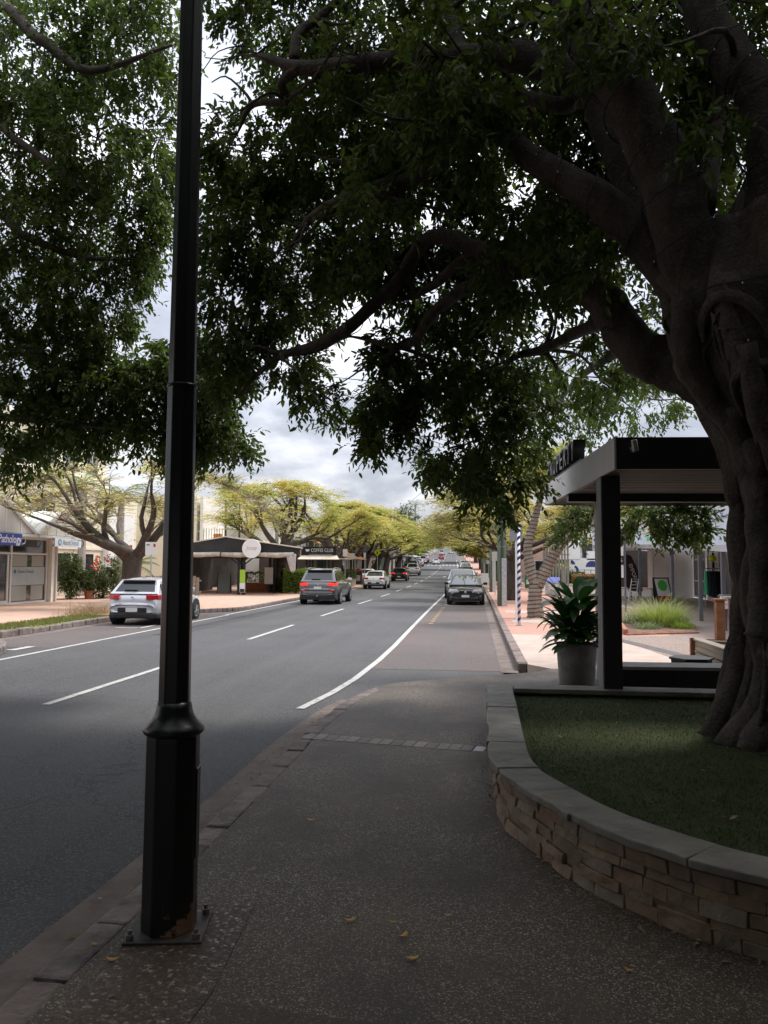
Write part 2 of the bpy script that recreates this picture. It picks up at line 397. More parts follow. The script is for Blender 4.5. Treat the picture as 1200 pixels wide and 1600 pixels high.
SOIL = mat('soil', (0.03,0.022,0.014), (0.055,0.04,0.026), 9, 0.95, bump=0.6, bscale=40)
LAWN = mat('lawn_base', (0.024,0.042,0.005), (0.050,0.058,0.014), 3.0, 0.95, bump=0.8, bscale=60)
GRASS = mat_leaf('grass_blade', (0.036,0.074,0.008), (0.085,0.125,0.016), 0.25)
VERGE = mat('verge_grass', (0.13,0.15,0.04), (0.25,0.25,0.10), 2.0, 0.95, bump=0.8, bscale=50)
BLACKM = mat('black_enamel', (0.010,0.010,0.011), (0.016,0.016,0.017), 3.0, 0.30, spec=0.5, bump=0.05, bscale=4)
CHAR = mat('charcoal_paint', (0.016,0.016,0.018), (0.023,0.023,0.025), 2.0, 0.5)
GREYF = mat('grey_fascia', (0.62,0.62,0.63), (0.74,0.74,0.75), 1.2, 0.6, stretch=(1,1,0.2))
WHITE = mat('white_paint', (0.74,0.74,0.73), (0.80,0.80,0.79), 1.5, 0.6)
CREAM = mat('cream_render', (0.70,0.64,0.50), (0.78,0.72,0.58), 0.7, 0.8, bump=0.1)
CREAM2 = mat('pale_cream_render', (0.72,0.69,0.62), (0.80,0.77,0.71), 0.7, 0.8, bump=0.1)
GREYW = mat('pale_grey_render', (0.55,0.57,0.62), (0.63,0.65,0.70), 0.7, 0.8)
METALW = mat('white_sheet_metal', (0.70,0.71,0.72), (0.78,0.79,0.80), 0.8, 0.45, stretch=(1,1,0.3))
GALV = mat('galvanised', (0.42,0.45,0.46), (0.58,0.61,0.62), 8.0, 0.45, metal=0.4)
STEEL = mat('steel_grey', (0.30,0.31,0.33), (0.38,0.39,0.41), 4.0, 0.5, metal=0.3)
BLUEG = mat('blue_grey_post', (0.095,0.10,0.125), (0.13,0.135,0.16), 2.0, 0.55)
TIMB = mat('weathered_timber', (0.17,0.14,0.11), (0.30,0.26,0.21), 3.0, 0.85, bump=0.4, stretch=(1,0.15,4))
TIMBG = mat('grey_timber', (0.24,0.23,0.20), (0.36,0.34,0.30), 3.0, 0.85, bump=0.4, stretch=(4,4,0.3))
RUST = mat('corten', (0.16,0.06,0.03), (0.27,0.11,0.055), 5.0, 0.85, bump=0.2)
BATTEN = mat('soffit_batten', (0.060,0.043,0.034), (0.115,0.082,0.066), 4.0, 0.6, stretch=(0.3,6,6))
GREENP = mat('pole_green', (0.13,0.22,0.15), (0.24,0.32,0.24), 3.0, 0.75, stretch=(4,4,0.2))
NAVY = mat('navy_blue', (0.018,0.035,0.16), (0.03,0.05,0.21), 4.0, 0.5)
BLUESIGN = mat('sign_blue', (0.03,0.055,0.27), rough=0.4)
REDP = mat('red_paint', (0.50,0.03,0.02), rough=0.45)
ORANGE = mat('orange_paint', (0.75,0.27,0.03), (0.8,0.33,0.06), 3.0, 0.5)
LIMEP = mat('lime_paint', (0.33,0.55,0.04), rough=0.5)
FLUO = mat('fluoro_yellow', (0.62,0.78,0.02), rough=0.4)
GREENS = mat('shop_green', (0.015,0.16,0.06), rough=0.5)
BLACKT = mat('black_print', (0.012,0.012,0.013), rough=0.6)
TERRA = mat('terracotta', (0.33,0.12,0.06), (0.42,0.17,0.09), 4.0, 0.85)
GLASS = mat_glass('shop_glass')
GLASS_L = mat('frosted_film', (0.30,0.33,0.33), (0.36,0.39,0.39), 1.0, 0.35)
INTD = mat('dark_interior', (0.03,0.03,0.032), (0.07,0.065,0.06), 0.9, 0.8)
BRICKP = mat_brick('brick_paving', (0.42,0.20,0.145), (0.53,0.28,0.205), (0.36,0.22,0.17))
BRICKL = mat_brick('pinkish_paving', (0.47,0.28,0.20), (0.60,0.39,0.29), (0.42,0.29,0.22), bw=0.3, bh=0.15)
BRICKG = mat_brick('arcade_paving', (0.20,0.145,0.12), (0.27,0.195,0.16), (0.18,0.14,0.12), bw=0.23, bh=0.115)
BARK_FIG = mat_bark('fig_bark', (0.024,0.019,0.015), (0.085,0.068,0.055), 5.5, 1.0)
BARK_P = mat_bark('poinciana_bark', (0.035,0.027,0.021), (0.10,0.078,0.06), 5.0, 0.8)
BARK_TW = mat_bark('pale_twig_bark', (0.17,0.135,0.09), (0.30,0.245,0.17), 8.0, 0.4)
BARK_PALM = mat_bark('palm_bark', (0.24,0.21,0.19), (0.38,0.34,0.30), 7.0, 0.5)
BARK_WR = mat_bark('wrapped_bark', (0.21,0.165,0.13), (0.32,0.26,0.21), 6.0, 0.5)
LEAF_FIG = mat_leaf('fig_leaf', (0.038,0.066,0.017), (0.100,0.138,0.036), 0.50, 0.40)
LEAF_FIG2 = mat_leaf('fig_leaf_light', (0.044,0.076,0.020), (0.120,0.160,0.044), 0.50, 0.42)
LEAF_POIN = mat_leaf('poinciana_leaf', (0.29,0.29,0.10), (0.60,0.54,0.20), 0.45, 0.6, c3=(0.24,0.32,0.08))
LEAF_POIN_O = mat_leaf('poinciana_leaf_amber', (0.40,0.31,0.10), (0.68,0.52,0.21), 0.45, 0.6, c3=(0.36,0.38,0.10))
LEAF_POIN_G = mat_leaf('poinciana_leaf_green', (0.17,0.27,0.06), (0.32,0.40,0.10), 0.45, 0.6)
LEAF_DRY = mat_leaf('poinciana_leaf_dry', (0.44,0.38,0.17), (0.60,0.52,0.25), 0.4, 0.7)
LEAF_HEDGE = mat_leaf('hedge_leaf', (0.13,0.23,0.03), (0.32,0.42,0.07), 0.3, 0.5)
LEAF_SHRUB = mat_leaf('shrub_leaf', (0.035,0.06,0.015), (0.10,0.13,0.035), 0.3, 0.5)
LEAF_STRAP = mat_leaf('strap_leaf', (0.018,0.07,0.014), (0.05,0.13,0.03), 0.25, 0.35)
LEAF_LOM = mat_leaf('tussock_leaf', (0.16,0.22,0.04), (0.40,0.44,0.12), 0.3, 0.5)
LEAF_PALM = mat_leaf('palm_leaf', (0.07,0.13,0.03), (0.16,0.24,0.05), 0.3, 0.5)
FALLEN = mat('fallen_leaf_yellow', (0.42,0.22,0.03), (0.55,0.32,0.06), 20.0, 0.6)

# ================================================================ GROUND, ROAD, FOOTPATHS
def ysteps(y0, y1):
    ys = [y0]; 
    while ys[-1] < y1:
        y = ys[-1]; ys.append(min(y1, y + (4 if y < 60 else 8 if y < 220 else 30)))
    return ys
def strip(mb, x0, x1, y0, y1, dz, thick=0.0):
    ys = ysteps(y0, y1); b = len(mb.v)
    f0 = x0 if callable(x0) else (lambda y: x0); f1 = x1 if callable(x1) else (lambda y: x1)
    for y in ys: mb.v.append(tuple(W(f0(y), y, dz))); mb.v.append(tuple(W(f1(y), y, dz)))
    for i in range(len(ys)-1): mb.f.append((b+2*i, b+2*i+1, b+2*i+3, b+2*i+2))
    if thick:
        c = len(mb.v)
        for y in ys: mb.v.append(tuple(W(f0(y), y, dz-thick))); mb.v.append(tuple(W(f1(y), y, dz-thick)))
        n = len(ys)
        for i in range(n-1):
            mb.f.append((b+2*i+2, c+2*i+2, c+2*i, b+2*i)); mb.f.append((b+2*i+1, c+2*i+1, c+2*i+3, b+2*i+3))
        mb.f.append((b, c, c+1, b+1)); mb.f.append((b+2*n-1, c+2*n-1, c+2*n-2, b+2*n-2))
    return mb
EARTH = mat('ground_earth', (0.16,0.13,0.10), (0.24,0.20,0.16), 0.3, 0.95)
g = MB(); strip(g, -400, 400, -40, 1600, -0.06)
struct(g.build('ground', EARTH))
KX = 0.92           # right kerb line beyond the build-out
XL = -11.9          # left kerb line of the parking bays
XO = -9.62          # left kerb line of the build-outs
struct(strip(MB(), XL+0.4, KX-0.42, -40, 520, 0.0).build('road', ASPH))
# the parking lanes wear a browner seal
struct(strip(MB(), -1.88, KX-0.42, 14.2, 300, 0.004).build('parking_lane', ASPH_PARK))
struct(strip(MB(), XL+0.4, -9.32, 16.5, 29.5, 0.004).build('parking_lane', ASPH_PARK))
struct(strip(MB(), XL+0.4, -9.32, 71, 300, 0.004).build('parking_lane', ASPH_PARK))
# old trench repairs
ASPH_NEW = mat_asphalt('asphalt_patch', (0.040,0.040,0.042), (0.026,0.026,0.028), (0.11,0.11,0.11))
rp_ = MB(); rp_.add([(-8.3,6.5,0.004),(-6.6,6.4,0.004),(-6.4,9.6,0.004),(-8.2,9.8,0.004)],[(0,1,2,3)]); struct(rp_.build('road_patch', ASPH_NEW))
rp_ = MB(); strip(rp_, -8.6, -7.9, 20, 46, 0.003); struct(rp_.build('road_patch', ASPH_NEW))
# painted markings
mk = MB()
for k in range(40):
    y = 9.9 + 9.35*k
    if 176 < y < 190: continue
    strip(mk, -5.76, -5.64, y, y+4.9, 0.008)
struct(mk.build('centre_line_marking', PAINT))
struct(strip(MB(), lambda y: -9.28, lambda y: -9.16, -10, 28.5, 0.009).build('edge_line_marking', PAINT))
struct(strip(MB(), -9.4, -9.28, 28.5, 62, 0.009).build('edge_line_marking', PAINT))
ex = MB()
pl = [(-2.28,10.1),(-2.10,11.4),(-1.98,12.9),(-1.90,15.5),(-1.88,18.2),(-1.92,24),(-1.95,30),(-1.97,36)]
for (xa, ya), (xb, yb) in zip(pl[:-1], pl[1:]):
    ex.add([W(xa-0.058,ya,0.010), W(xa+0.058,ya,0.010), W(xb+0.058,yb,0.010), W(xb-0.058,yb,0.010)], [(0,1,2,3)])
strip(ex, -2.028, -1.912, 36, 230, 0.010)
struct(ex.build('edge_line_marking', PAINT))
bm = MB()
for y in (25.4,26.5,27.6,28.7,29.8,30.9,32.0,33.1,34.2,35.3): strip(bm, -1.50, -1.36, y, y+0.35, 0.011)
struct(bm.build('kerbside_yellow_dashes', PAINT_Y))
bm = MB()
for y in (38.2, 40.2, 42.2, 44.2, 46.2): strip(bm, -1.50, -1.30, y, y+0.5, 0.011)
strip(bm, -1.45, 0.2, 37.2, 37.34, 0.011)
struct(bm.build('parking_bay_marking', PAINT))
bm = MB(); strip(bm, -11.0, -10.1, 15.9, 16.03, 0.011); strip(bm, -10.1, -9.9, 15.9, 16.7, 0.011)
strip(bm, -10.6, -9.8, 22.0, 22.12, 0.011); strip(bm, -9.9, -9.78, 22.0, 23.2, 0.011)
struct(bm.build('parking_bay_marking', PAINT))
cr = MB()
for k in range(9): strip(cr, -9.0+0.85*k, -8.5+0.85*k, 180.5, 184.5, 0.009); strip(cr, -9.0+0.85*k, -8.5+0.85*k, 190, 190.8, 0.009)
for k in range(4): strip(cr, -5.3+0.9*k, -4.9+0.9*k, 150, 152, 0.009)
strip(cr, -9.1, -7.6, 118, 118.4, 0.009); strip(cr, -9.1, -7.6, 112, 112.4, 0.009)
struct(cr.build('crossing_marking', PAINT))

# ---- near footpath: exposed aggregate build-out with a rounded end
kerb_line = [(-1.86,-12),(-1.86,2.9),(-1.84,3.6),(-1.79,4.9),(-1.765,6.8),(-1.765,8.2),(-1.66,9.9),(-1.52,10.8),(-1.30,11.45),(-0.80,11.95),(0.18,12.62),(1.10,13.35),(1.42,14.5)]
kl = [(-1.86, -12+0.5*i, 0.0) for i in range(29)] + [tuple(p) for p in catmull([(x, y, 0) for x, y in [(-1.86,2.5)]+kerb_line[1:]], 5)]
KW = 0.17
def offset_line(line, d):
    out = []
    for i, p in enumerate(line):
        a = Vector(line[max(i-1,0)]); b = Vector(line[min(i+1,len(line)-1)]); t = (b-a).normalized()
        n = Vector((t.y, -t.x, 0)); q = Vector(p) + n*d; out.append((q.x, q.y))
    return out
inner = offset_line(kl, KW)
poly = [q if k_[1] < 11.0 else (q[0]*0.25+k_[0]*0.75, q[1]*0.25+k_[1]*0.75) for q, k_ in zip(inner, kl)] + [(9, 14.4), (9, -12)]
fp = MB(); fp.prism(poly, -0.05, 0.150)
foot = struct(fp.build('footpath', PATH))
pb = MB(); pb.prism([(-1.64,2.0),(-1.60,3.05),(-1.585,3.9),(-1.12,3.98),(-1.06,3.15),(-1.16,2.0)], 0.13, 0.1535)
struct(pb.build('pebble_surround', PEBB))
pb = MB(); pb.prism([(-1.12,0.5),(-1.02,3.1),(1.5,2.84),(4.5,2.6),(4.5,0.5)], 0.13, 0.1525)
PATH2 = mat_aggregate('aggregate_path_brown', 105.0, [(0.0,(0.032,0.022,0.014)),(0.55,(0.082,0.058,0.037)),(0.88,(0.13,0.098,0.066)),(0.99,(0.26,0.22,0.18))], patch=(0.066,0.044,0.026), stain=True)
struct(pb.build('footpath_panel', PATH2))
# kerb stones, one by one, along the near edge
def run_of(line, d0, d1, n=2):
    acc = 0; out = []; P = [Vector((p[0],p[1],0)) for p in line]
    L = [0]
    for a, b in zip(P[:-1], P[1:]): L.append(L[-1]+(b-a).length)
    def at(d):
        for i in range(len(L)-1):
            if d <= L[i+1] or i == len(L)-2:
                t = (d-L[i])/max(1e-6, L[i+1]-L[i]); return P[i].lerp(P[i+1], t)
    return [at(d0+(d1-d0)*i/(n-1)) for i in range(n)], L[-1]
kerb = struct(MB().prism([(p[0],p[1]) for p in offset_line(kl, 0.02)] + offset_line(kl, KW)[::-1], -0.05, 0.118).build('kerb', MORTAR))
_, KL = run_of(kl, 0, 1)
d = 11.5
d_end = next(sum((Vector(kl[j+1])-Vector(kl[j])).length for j in range(i)) for i in range(len(kl)) if kl[i][1] > 10.9)
while d < d_end:
    ln = random.uniform(0.34, 0.62); pts, _ = run_of(kl, d+0.004, min(d+ln-0.004, KL), 3)
    o1 = [(p.x, p.y) for p in pts]; tvec = (pts[-1]-pts[0]).normalized(); nv = Vector((tvec.y, -tvec.x, 0)); j = random.uniform(-0.012, 0.012)
    o0 = [(p.x-nv.x*j, p.y-nv.y*j) for p in pts]; o2 = [(p.x+nv.x*(KW-0.004), p.y+nv.y*(KW-0.004)) for p in pts]
    MB().prism(o0 + o2[::-1], -0.04, 0.150+random.uniform(-0.006, 0.008)).build('kerb_stone', random.choice([KERB, KERB_P, KERB_P, KERB]), kerb, bevel=0.018, seg=2)
    d += ln
gut = offset_line(kl, 0.015); gout = offset_line(kl, -0.36)
gi = [i for i in range(len(kl)) if kl[i][1] < 10.9]
gt = MB()
for i in gi[:-1]:
    gt.add([(gout[i][0],gout[i][1],0.006),(gut[i][0],gut[i][1],0.014),(gut[i+1][0],gut[i+1][1],0.014),(gout[i+1][0],gout[i+1][1],0.006)], [(0,1,2,3)])
struct(gt.build('gutter', CONC_D))
# header course of pavers across the path, each one its own piece, with a metal service cover at the end
a, b_ = Vector((-1.72,7.86,0)), Vector((0.10,7.53,0)); t = (b_-a).normalized(); ang = math.atan2(t.y, t.x)
PAVER = [mat('paver_%d' % i, c, c2, 6, 0.8, bump=0.3) for i, (c, c2) in enumerate([((0.24,0.215,0.19),(0.30,0.275,0.25)), ((0.28,0.24,0.21),(0.36,0.32,0.29)), ((0.18,0.165,0.15),(0.24,0.22,0.20))])]
n = 16; step = (b_-a).length/n
for k in range(n-1):
    c = a + t*(k+0.5)*step
    MB().rbox((c.x, c.y, 0.128), (step-0.007, 0.235, 0.054+random.uniform(-0.002,0.003)), ang).build('paver', PAVER[k%3] if random.random()<0.7 else PAVER[0], foot, bevel=0.004, seg=1)
c = a + t*(n-0.45)*step
MB().rbox((c.x, c.y, 0.130), (step*0.95, 0.20, 0.050), ang).build('service_cover', STEEL, foot, bevel=0.01)

# ---- right-hand footpath beyond the build-out
kr = MB(); strip(kr, KX-0.15, KX+0.02, 14.3, 300, 0.148, 0.2); kerb_r = struct(kr.build('kerb', CONC_D, bevel=0.03))
for k in range(16):
    y = 14.4 + k*1.0
    MB().box(KX-0.162, KX+0.028, y+0.012, y+0.988, 0.03, 0.156+random.uniform(-0.003,0.004)).build('kerb_stone', random.choice([KERB_P, KERB_P, KERB]), kerb_r, bevel=0.02)
struct(strip(MB(), KX-0.46, KX-0.15, 14.0, 300, 0.010).build('gutter', CONC_D))
ap = MB(); ap.prism([(KX+0.02,14.1),(1.3,13.55),(9.0,14.6),(9.5,19.2),(6.2,20.0),(3.0,20.3),(KX+0.02,20.3)], -0.03, 0.154)
struct(ap.build('driveway_apron', CONC_PINK))
struct(strip(MB(), KX+0.02, 5.0, 20.3, 300, 0.150, 0.2).build('footpath', BRICKP))
pv = MB(); pv.prism([(5.0,20.3),(6.4,19.8),(9.5,19.2),(30,19),(30,75),(5.0,75)], -0.03, 0.147)
struct(pv.build('arcade_floor', BRICKG))
pv = MB(); pv.prism([(3.9,14.0),(9.5,14.3),(9.5,19.0),(6.3,19.9),(5.1,20.6),(3.35,20.1)], 0.10, 0.1575)
struct(pv.build('pebble_path', PEBB2))
pv = MB(); pv.prism([(3.05,20.2),(3.35,20.25),(4.55,14.3),(4.25,14.2)], 0.10, 0.161)
DSTRIP = mat('dark_drain_strip', (0.07,0.06,0.06), (0.11,0.095,0.09), 6, 0.7)
struct(pv.build('drain_strip', DSTRIP))
pv = MB()
for (y0, y1, m_) in ((24.5,26.0,0),(29.6,31.2,0)): strip(pv, KX+0.25, 3.6, y0, y1, 0.1545)
struct(pv.build('concrete_path_panel', CONC_PINK))
tp = MB(); strip(tp, 1.95, 2.7, 24.0, 24.5, 0.158)
struct(tp.build('tactile_strip', mat('tactile_yellow', (0.62,0.47,0.16), rough=0.8)))
# ---- left-hand footpath with its two build-outs and stone kerb
lf = MB(); strip(lf, -60, XL, -40, 300, 0.150, 0.2); struct(lf.build('footpath', BRICKL))
bo = MB(); bo.prism([(XL,-40),(XO,-40),(XO,14.1),(-9.9,15.3),(-10.6,16.4),(-11.4,17.0),(XL-0.02,17.2)], -0.03, 0.152)
struct(bo.build('footpath_build_out', CONC_D))
bo = MB(); bo.prism([(XL,28.6),(-11.2,29.0),(-10.3,30.2),(XO,31.6),(XO,45),(XO-0.02,59.0),(XO-0.1,67.0),(-10.4,70.0),(XL-0.1,71.5)], -0.03, 0.152)
struct(bo.build('footpath_build_out', BRICKL))
vg = MB(); vg.prism([(XL-0.02,16.4),(XL-0.02,24.6),(-12.6,25.2),(-13.3,24.2),(-13.5,16.2)], 0.10, 0.165)
struct(vg.build('grass_verge', VERGE))
kerb_l = struct(strip(MB(), XL-0.16, XL-0.01, 16.2, 300, 0.13, 0.2).build('kerb', MORTAR))
y = 16.2
while y < 31.0:
    ln = random.uniform(0.55, 0.85)
    MB().box(XL-0.17-random.uniform(0,0.02), XL+0.03+random.uniform(-0.015,0.02), y+0.015, y+ln-0.015, -0.02, 0.168+random.uniform(-0.015,0.02)).build('kerb_stone', random.choice([KERB, KERB_P, KERB]), kerb_l, bevel=0.035, seg=2)
    y += ln
crv = [(-9.60,11.7),(-9.60,13.0),(-9.60,14.1),(-9.88,15.3),(-10.58,16.4),(-11.38,17.0)]
crv = catmull([(x, y, 0) for x, y in crv], 4)
for a, b_ in zip(crv[:-1], crv[1:]):
    mid = (Vector(a)+Vector(b_))/2; dd = Vector(b_)-Vector(a)
    MB().rbox((mid.x, mid.y, 0.07), (dd.length-0.02, 0.17, 0.19), math.atan2(dd.y, dd.x)).build('kerb_stone', KERB, kerb_l, bevel=0.03)
crv = catmull([(x, y, 0) for x, y in [(XL,28.6),(-11.2,29.0),(-10.3,30.2),(XO+0.02,31.6),(XO+0.02,38),(XO+0.02,48),(XO+0.02,59)]], 5)
for a, b_ in zip(crv[:-1], crv[1:]):
    mid = (Vector(a)+Vector(b_))/2; dd = Vector(b_)-Vector(a)
    MB().rbox((mid.x, mid.y, 0.07), (dd.length-0.02, 0.16, 0.17), math.atan2(dd.y, dd.x)).build('kerb_stone', KERB_P, kerb_l, bevel=0.03)
struct(strip(MB(), XL, XL+0.4, 16.4, 29, 0.007).build('gutter', CONC_D))
# verge tufts and a scatter of dry grass by the silver car
def blades(name, n, sampler, h, w, m, lean=0.5, parent=None):
    V = np.zeros((n, 3, 3)); 
    p = np.array([sampler() for _ in range(n)]); a = rng.uniform(0, 2*np.pi, n); hh = h*rng.uniform(0.5, 1.2, n)
    V[:,0] = p + np.stack([np.cos(a)*w, np.sin(a)*w, np.zeros(n)], 1); V[:,1] = p - np.stack([np.cos(a)*w, np.sin(a)*w, np.zeros(n)], 1)
    b = rng.uniform(0, 2*np.pi, n); l = lean*hh*rng.uniform(0, 1, n)
    V[:,2] = p + np.stack([np.cos(b)*l, np.sin(b)*l, hh], 1)
    me = bpy.data.meshes.new(name); me.from_pydata(V.reshape(-1,3).tolist(), [], np.arange(n*3).reshape(-1,3).tolist()); me.materials.append(m)
    o = bpy.data.objects.new(name, me); col.objects.link(o)
    if parent: o.parent = parent
    return o
VERGE_B = mat_leaf('verge_blade', (0.12,0.15,0.03), (0.28,0.27,0.10), 0.2)
stuff(tag(blades('verge_grass_blades', 6000, lambda: (random.uniform(-13.4,-12.0), random.uniform(16.5,24.8), 0.163), 0.07, 0.012, VERGE_B), 'short yellowing grass on the verge behind the left kerb', 'grass'))
stuff(tag(blades('dry_grass_tuft', 500, lambda: (random.gauss(-13.3,0.35), random.gauss(25.6,0.6), 0.152), 0.42, 0.008, mat_leaf('dry_grass', (0.30,0.21,0.10),(0.42,0.31,0.17),0.2), 1.3), 'dry brown grass tuft near the silver hatchback', 'grass'))

# ================================================================ PLANTER, LAMP POST, SHELTER
PZ = 0.54
outer = [(0.13,9.08),(0.118,7.6),(0.10,6.4),(0.103,5.67),(0.150,5.32),(0.234,5.06),(0.54,4.37),(0.926,3.90),(1.266,3.64),(1.75,3.43),(2.5,3.28),(3.6,3.25),(4.6,3.3)]
ol = [(p[0], p[1]) for p in catmull([(x, y, 0) for x, y in outer], 6)]
def inset(line, d): return offset_line([(p[0],p[1],0) for p in line], -d)    # the bed lies to the left of travel here
pl_root = thing('stone_planter', 'curved sandstone planter wall with grey slate capping around the fig', 'planter', (0.1, 9.0, 0.15))
wall_o, wall_i = inset(ol, 0.075), inset(ol, 0.27)
cap_i = inset(ol, 0.31)
core = MB(); core.prism(wall_o + wall_i[::-1], 0.10, PZ-0.05)
core.build('core', MORTAR, pl_root)
bk = MB(); bk.box(0.17, 5.0, 8.83, 9.02, 0.10, PZ-0.045); bk.build('back_wall', mat('dark_render', (0.07,0.065,0.06), (0.11,0.10,0.09), 4, 0.85), pl_root)
sl = inset(ol, 0.072)
_, SL = run_of(sl, 0, 1)
zc = 0.145; courses = [0.070, 0.058, 0.075, 0.055, 0.072, 0.055]
for ci, chh in enumerate(courses):
    d = random.uniform(-0.2, 0); 
    while d < SL:
        ln = random.uniform(0.11, 0.34); d0, d1 = max(0, d)+0.0025, min(SL, d+ln)-0.0025
        if d1-d0 > 0.03:
            pts, _ = run_of(sl, d0, d1, 3)
            pr = random.uniform(0.004, 0.030); tl = random.uniform(-0.008, 0.008)
            bot, top = zc+0.001+random.uniform(-0.006,0.004), zc+chh-0.001-random.uniform(-0.004,0.006)
            if random.random() < 0.14 and ci < 5: top += 0.028
            tv = (pts[-1]-pts[0]).normalized(); nv = Vector((-tv.y, tv.x, 0))*-1
            vs = []
            for zz_, ex_ in ((bot, pr+tl), (top, pr-tl)):
                for i, p in enumerate(pts):
                    e = ex_+random.uniform(-0.006,0.006); q = p - Vector((tv.y,-tv.x,0))*-e
                    vs.append((q.x, q.y, zz_+random.uniform(-0.004,0.004)))
            for zz_ in (bot, top):
                for p in pts: q = p + Vector((tv.y,-tv.x,0))*-0.06; vs.append((q.x, q.y, zz_))
            # rows: 0-2 outer bottom, 3-5 outer top, 6-8 inner bottom, 9-11 inner top
            fs = [(0,1,4,3),(1,2,5,4),(3,4,10,9),(4,5,11,10),(0,6,7,1),(1,7,8,2),(0,3,9,6),(2,8,11,5),(6,9,10,7),(7,10,11,8)]
            MB().add(vs, fs).build('stone', random.choice(STONES), pl_root, bevel=0.004, seg=1)
        d += ln
    zc += chh
# slate capping slabs
d = 0.0
while d < SL-0.05:
    ln = random.uniform(0.42, 0.85); d1 = min(SL, d+ln)
    A, _ = run_of(ol, d*1.0+0.002, d1-0.002, 6)
    tvs = []
    for i in range(6):
        a_, c_ = A[max(i-1,0)], A[min(i+1,5)]; t_ = (c_-a_).normalized(); tvs.append(Vector((-t_.y, t_.x, 0)))
    up_ = random.uniform(-0.008, 0.004)
    o_ = [(p.x+random.uniform(-.012,.012), p.y+random.uniform(-.012,.012)) for p in A]
    i_ = [(p.x+n_.x*0.285, p.y+n_.y*0.285) for p, n_ in zip(A, tvs)]
    MB().prism(o_ + i_[::-1], PZ-0.05, PZ+up_).build('cap_slab', random.choice(SLATES), pl_root, bevel=0.008)
    d = d1
x = 0.43
while x < 5.0:
    ln = random.uniform(0.75, 1.05)
    MB().box(x+0.002, x+ln-0.002, 8.76, 9.085, PZ-0.05, PZ+random.uniform(-0.004,0.003)).build('cap_slab', random.choice(SLATES), pl_root, bevel=0.008); x += ln
bed_poly = inset(ol, 0.2)[:-1] + [(5.0,3.6),(5.0,8.9),(0.33,8.9)]
bed = MB(); bed.prism([p for p in bed_poly], 0.16, 0.462); struct(bed.build('planter_lawn', LAWN))
cap_in = inset(ol, 0.325)
def in_bed():
    while True:
        x, y = random.uniform(0.4, 4.2), random.uniform(3.5, 8.75)
        ok = True
        for (ax, ay), (bx, by) in zip(cap_in[:-1:3], cap_in[3::3]):
            if (bx-ax)*(y-ay)-(by-ay)*(x-ax) < 0: ok = False; break
        if ok: return (x, y, 0.455)
lawn_grass = stuff(tag(blades('lawn_grass', 34000, in_bed, 0.028, 0.004, GRASS, 1.2), 'short dark grass growing inside the stone planter', 'grass'))

# ---- lamp post (octagonal, black enamel, flared collar, rusty foot)
LP = Vector((-1.447, 3.66, 0.15))
lp = thing('lamp_post', 'tall black octagonal lamp post with flared collar and rusted foot', 'lamp post', LP, R(6.7))
def octo(prof, rot=R(22.5+8)): return MB().lathe(prof, LP, 8, rot)
BLK_RUST = mat('black_enamel_chipped', (0.010,0.010,0.011), rough=0.32)
nt = BLK_RUST.node_tree; bb = nt.nodes['Principled BSDF']
tcg = nt.nodes.new('ShaderNodeTexCoord'); sp_ = nt.nodes.new('ShaderNodeSeparateXYZ'); nt.links.new(tcg.outputs['Object'], sp_.inputs[0])
nz = tex(nt, 'Noise', 14.0, Detail=6.0, Roughness=0.7); nz2 = tex(nt, 'Noise', 3.0, Detail=2.0)
mm = nt.nodes.new('ShaderNodeMath'); mm.operation = 'MULTIPLY_ADD'; nt.links.new(sp_.outputs['Z'], mm.inputs[0]); mm.inputs[1].default_value = -1.35; nt.links.new(nz.outputs['Fac'], mm.inputs[2])
mm2 = nt.nodes.new('ShaderNodeMath'); mm2.operation = 'MULTIPLY_ADD'; nt.links.new(sp_.outputs['X'], mm2.inputs[0]); mm2.inputs[1].default_value = 1.3; nt.links.new(mm.outputs[0], mm2.inputs[2])
cc = mixc(nt, ramp(nt, mm2.outputs[0], [(0.50,(0,0,0)),(0.53,(1,1,1))]), (0.010,0.010,0.011), ramp(nt, nz2.outputs['Fac'], [(0.4,(0.16,0.055,0.025)),(0.65,(0.34,0.20,0.13))]))
scr = tex(nt, 'Noise', 26.0, Detail=2.0); mps = nt.nodes.new('ShaderNodeMapping'); mps.inputs['Scale'].default_value = (1,1,0.12); nt.links.new(tcg.outputs['Object'], mps.inputs[0]); nt.links.new(mps.outputs[0], scr.inputs['Vector'])
cc = mixc(nt, ramp(nt, scr.outputs['Fac'], [(0.71,(0,0,0)),(0.75,(0.7,0.7,0.7))]), cc, (0.22,0.20,0.18))
nt.links.new(cc, bb.inputs['Base Color']); bump_to(nt, bb, nz.outputs['Fac'], 0.08, 0.01)
octo([(0.133,0.012),(0.131,0.30),(0.129,0.90),(0.128,0.925)]).build('base_shaft', BLK_RUST, lp, bevel=0.012, seg=3)
MB().lathe([(0.128,0.915),(0.141,0.925),(0.147,0.938),(0.141,0.952),(0.128,0.965),(0.108,0.985),(0.093,1.010),(0.085,1.04),(0.080,1.07)], LP, 32).build('collar', BLACKM, lp, smooth=True)
octo([(0.078,1.05),(0.072,2.60),(0.072,2.62)]).build('shaft', BLACKM, lp, bevel=0.008, seg=3)
MB().lathe([(0.0735,2.61),(0.0745,2.613),(0.0745,2.622),(0.072,2.625)], LP, 24).build('joint_ring', BLACKM, lp, smooth=True)
octo([(0.069,2.62),(0.052,5.6)]).build('shaft', BLACKM, lp, bevel=0.006, seg=3)
MB().lathe([(0.05,5.6),(0.09,5.65),(0.22,5.72),(0.25,5.95),(0.20,6.25),(0.06,6.38),(0.02,6.45)], LP, 24).build('lantern', mat('opal_lantern', (0.7,0.7,0.66), rough=0.3), lp, smooth=True)
